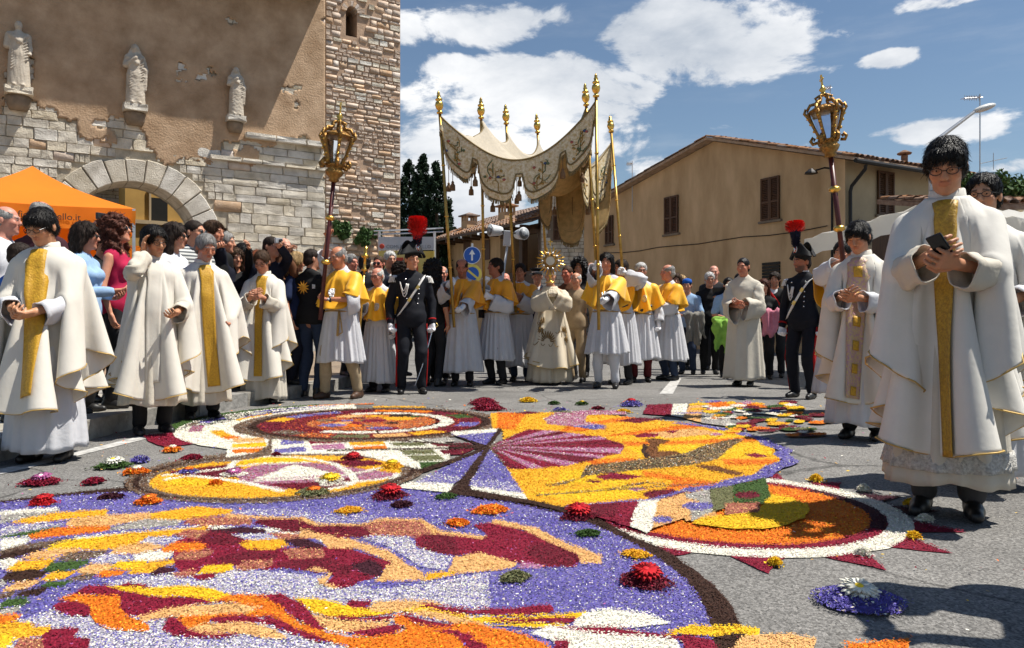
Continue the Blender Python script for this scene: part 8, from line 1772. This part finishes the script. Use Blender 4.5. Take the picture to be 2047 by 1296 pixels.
# ================================================================== processional lanterns
shaft_m = mat('dark_red_shaft', (.075,.012,.010), .4, var=.35, vscale=14); lglass = mat('lantern_glass', (.75,.8,.85), .05, trans=1.0, var=.05)
def lantern(lab, top, foot, y, hl):
    T = Vector(AT(*top,y)); B = Vector(AT(*foot,y-.02)); d = (T-B).normalized(); root = tag(empty('processional_lantern', B), lab, 'lantern'); q = d.to_track_quat('Z','Y'); root.rotation_mode = 'QUATERNION'; root.rotation_quaternion = q; Ls = (T-B).length; z0 = Ls-hl
    m = MB(); m.tube([(0,0,0),(0,0,z0)], .024, 10); m.build('shaft', shaft_m, root, True)
    for s in (.42,.74):
        m = MB(); m.lathe([(.026,-.03),(.05,-.015),(.055,.0),(.05,.015),(.03,.03)],14,(0,0,z0*s)); m.build('shaft_knop', gold, root, True)
    s = hl; rr = .17*hl/.85
    m = MB(); m.lathe([(.03,0),(.06,.02*s),(.05,.05*s),(.10*s,.09*s),(.12*s,.13*s),(.085*s,.17*s),(.10*s,.20*s),(.13*s,.215*s),(.06*s,.225*s)],12,(0,0,z0)); m.build('carved_base', old_gold, root, True)
    n = 6
    for k in range(n):
        a = 2*math.pi*k/n+.3; dx, dy = math.cos(a), math.sin(a); pr = [(.09,.18),(.10,.26),(.13,.34),(.16,.43),(.185,.50),(.195,.55),(.175,.575)]
        m = MB(); m.tube([(dx*r_*s,dy*r_*s,z0+z*s) for r_,z in pr], [.022*s,.02*s,.018*s,.02*s,.026*s,.03*s,.012*s], 7); rib = m.build('rib', old_gold, root, True)
        sc = [(.13,.20),(.18,.19),(.20,.23),(.17,.27),(.15,.25),(.165,.225)]; m = MB(); m.tube([(dx*r_*s,dy*r_*s,z0+z*s) for r_,z in sc], [.02*s,.022*s,.022*s,.02*s,.015*s,.01*s], 6); m.build('lower_scroll', old_gold, rib, True)
        sc = [(.175,.56),(.21,.53),(.235,.57),(.215,.62),(.19,.60),(.205,.575)]; m = MB(); m.tube([(dx*r_*s,dy*r_*s,z0+z*s) for r_,z in sc], [.018*s,.022*s,.02*s,.02*s,.014*s,.008*s], 6); m.build('upper_scroll', old_gold, rib, True)
        sc = [(.20,.60),(.16,.66),(.10,.665),(.075,.70),(.095,.73),(.05,.75),(.02,.76)]; m = MB(); m.tube([(dx*r_*s,dy*r_*s,z0+z*s) for r_,z in sc], [.018*s,.02*s,.02*s,.018*s,.016*s,.016*s,.012*s], 6); m.build('crown_scroll', old_gold, rib, True)
        for t in range(5):
            r_, z = pr[t+1]; m = MB(); m.sphere((dx*(r_+.02)*s,dy*(r_+.02)*s,z0+z*s), .017*s, 6); m.build('leaf_boss', gold, rib, True)
        b = a+math.pi/n; ex = math.cos(math.pi/n)
        V = [(math.cos(a)*.085*s,math.sin(a)*.085*s,z0+.23*s),(math.cos(a+2*math.pi/n)*.085*s,math.sin(a+2*math.pi/n)*.085*s,z0+.23*s),(math.cos(a+2*math.pi/n)*.165*s,math.sin(a+2*math.pi/n)*.165*s,z0+.55*s),(math.cos(a)*.165*s,math.sin(a)*.165*s,z0+.55*s)]
        if k % 2 == 0: mesh_py('glass_pane', V, [(0,1,2,3)], lglass, root)
    m = MB(); m.lathe([(.185*s,.56*s),(.195*s,.575*s),(.175*s,.59*s),(.10*s,.63*s),(.02*s,.64*s)],12,(0,0,z0)); m.build('roof', old_gold, root, True)
    m = MB(); m.lathe([(.02*s,.74*s),(.045*s,.76*s),(.03*s,.78*s),(.02*s,.79*s),(.045*s,.82*s),(.02*s,.85*s),(.014*s,.87*s)],12,(0,0,z0)); m.build('orb', gold, root, True)
    for nm,c,sz in (('cross_upright',(0,0,z0+.93*s),(.028*s,.02*s,.14*s)),('cross_arm',(0,0,z0+.945*s),(.11*s,.018*s,.028*s))):
        m = MB(); m.box(c,sz); m.build(nm, gold, root, bevel=.004)
lantern('tall gilded processional lantern on dark red shaft in front of the stone tower', (682,205), (640,640), 8.75, .92)
lantern('tall gilded processional lantern on dark red shaft against the sky at right', (1641,150), (1690,560), 7.15, .78)
# ================================================================== statues
def statue(lab, px, pyb, h, seed, veil, arm):
    s_, t_ = W(px, pyb); root = tag(empty('statue'), lab, 'statue', 'Roman statues on the gate wall'); root.matrix_world = MW @ Matrix.Translation((s_,-.22,t_)); k = h/1.7
    f = Field((-.5,-.4,-.03),(.5,.4,1.85*k), .013); c = lambda a,b,r0,r1,kk=.05,op='add': f.cap(np.array(a)*k,np.array(b)*k,r0*k,r1*k,kk*k,op)
    c((-.05,0,.05),(-.03,0,.8),.20,.19); c((.07,.0,.05),(.05,0,.8),.19,.18); c((0,0,.8),(0,0,1.2),.19,.19); c((-.16,0,1.32),(.16,0,1.32),.085,.085); c((0,0,1.2),(0,0,1.36),.15,.10); c((0,0,1.35),(0,-.01,1.48),.06,.055)
    f.ell(np.array((0,-.02,1.56))*k, np.array((.085,.10,.125))*k, .02); f.cap(np.array((0,-.115,1.57))*k,np.array((0,-.13,1.53))*k,.012*k,.016*k,.01)
    for sx in (-1,1): f.ell(np.array((sx*.035,-.115,1.58))*k,np.array((.02,.018,.012))*k,.01,'sub')
    f.ell(np.array((0,-.118,1.495))*k,np.array((.025,.01,.005))*k,.006,'sub')
    if veil: f.ell(np.array((0,.02,1.57))*k,np.array((.11,.11,.135))*k,.02); f.ell(np.array((0,-.13,1.55))*k,np.array((.072,.09,.11))*k,.02,'sub'); c((-.09,.03,1.5),(-.15,.0,1.3),.06,.07); c((.09,.03,1.5),(.15,.0,1.3),.06,.07)
    f.ell(np.array((0,-.03,1.56))*k, np.array((.078,.092,.115))*k, .01)
    if arm == 0: c((-.21,0,1.28),(-.25,-.02,1.02),.085,.08); c((.21,0,1.3),(.24,-.04,1.0),.075,.06); c((.24,-.04,1.0),(.24,-.10,.86),.055,.045); f.ell(np.array((.24,-.12,.84))*k,np.array((.035,.05,.035))*k,.02)
    else: c((-.2,0,1.28),(-.25,-.06,1.06),.075,.07); c((-.25,-.06,1.06),(-.02,-.2,1.25),.06,.045); f.ell(np.array((.0,-.2,1.27))*k,np.array((.045,.04,.05))*k,.02); c((.2,0,1.28),(.27,-.05,1.0),.07,.06); c((.27,-.05,1.0),(.2,-.14,.98),.055,.05); c((.24,-.08,.95),(.23,-.06,.45),.07,.06)
    # drapery: diagonal rolled folds
    r = np.random.RandomState(seed)
    for q in range(7): u = q/6; c((-.17+.03*u,-.175+.02*u,.42+.45*u),(.19,-.155,.70+.45*u),.014,.024,.012)
    for q in range(12): x = -.22+.44*q/11; c((x,-.19+abs(x)*.55,.06),(x*.8+r.uniform(-.03,.03),-.175+abs(x)*.5,.55+.1*x),.020,.012,.012)
    c((-.17,-.08,1.28),(.02,-.19,1.12),.04,.045); c((.02,-.19,1.12),(.15,-.12,1.28),.045,.04)
    for sx in (-1,1): c((sx*.09,-.12,.02),(sx*.1,-.22,.02),.045,.035)
    V, Q = f.mesh(); V = wrinkle(V.astype(float), Q, .002, 60, seed); mesh_np('figure', V, Q, statue_m, root)
    o = bpy.data.objects.new('plinth', SV_L[seed % 9]); o.location = (0,.02,-.10*k); o.scale = (.62*k,.5*k,.2*k); link(o, root)
    m = MB(); m.lathe([(.20,-.55),(.26,-.42),(.28,-.28),(.28,-.2)],10,(0,.12,0),Matrix.Diagonal(Vector((k,k,k)))); m.build('corbel', mortar, root, True)
statue('leftmost headed statue of a man in a toga on a wall bracket', 37, 180, 1.62, 3, False, 0); statue('middle veiled statue of a woman with one hand to her chest on a wall bracket', 268, 214, 1.58, 4, True, 1); statue('rightmost and smallest draped statue on a wall bracket', 468, 236, 1.36, 5, True, 1)
# ================================================================== loudspeakers on a pole
def speakers():
    y = 13.0; wm = mat('speaker_white', (.62,.64,.66), .45, var=.04); gm = mat('speaker_grille', (.25,.27,.29), .5)
    b = Vector(AT(1003,570,y)); t = Vector(AT(1014,492,y)); root = tag(empty('loudspeaker_pole', (b.x,y,0)), 'white pole carrying two white round loudspeakers and a pale box behind the poles', 'loudspeaker'); lo = lambda v: tuple(Vector(v)-Vector((b.x,y,0)))
    m = MB(); m.tube([(0,0,0),lo(b),lo(t)], .02, 8); m.build('pole', wm, root, True)
    c = AT(1014,477,y); m = MB(); m.box(lo(c),(.13,.08,.26),Matrix.Rotation(R(4),3,'Y')); m.build('control_box', wm, root, bevel=.01)
    for px,py,an,nm in ((988,461,-60,'horn_speaker'),(1042,468,30,'horn_speaker')):
        c = AT(px,py,y); q = Matrix.Rotation(R(90),3,'X'); q = Matrix.Rotation(R(an),3,'Z') @ q
        m = MB(); m.lathe([(.07,-.14),(.08,-.10),(.10,.05),(.108,.08),(.10,.09)],20,lo(c),q); h = m.build(nm, wm, root, True); m = MB(); m.lathe([(.094,.092),(.065,.08),(.02,.10)],20,lo(c),q); m.build('grille', gm, h, True)
    m = MB(); m.tube([lo(AT(988,461,y)),lo(AT(1042,468,y))], .015, 6); m.build('crossbar', iron, root)
speakers()
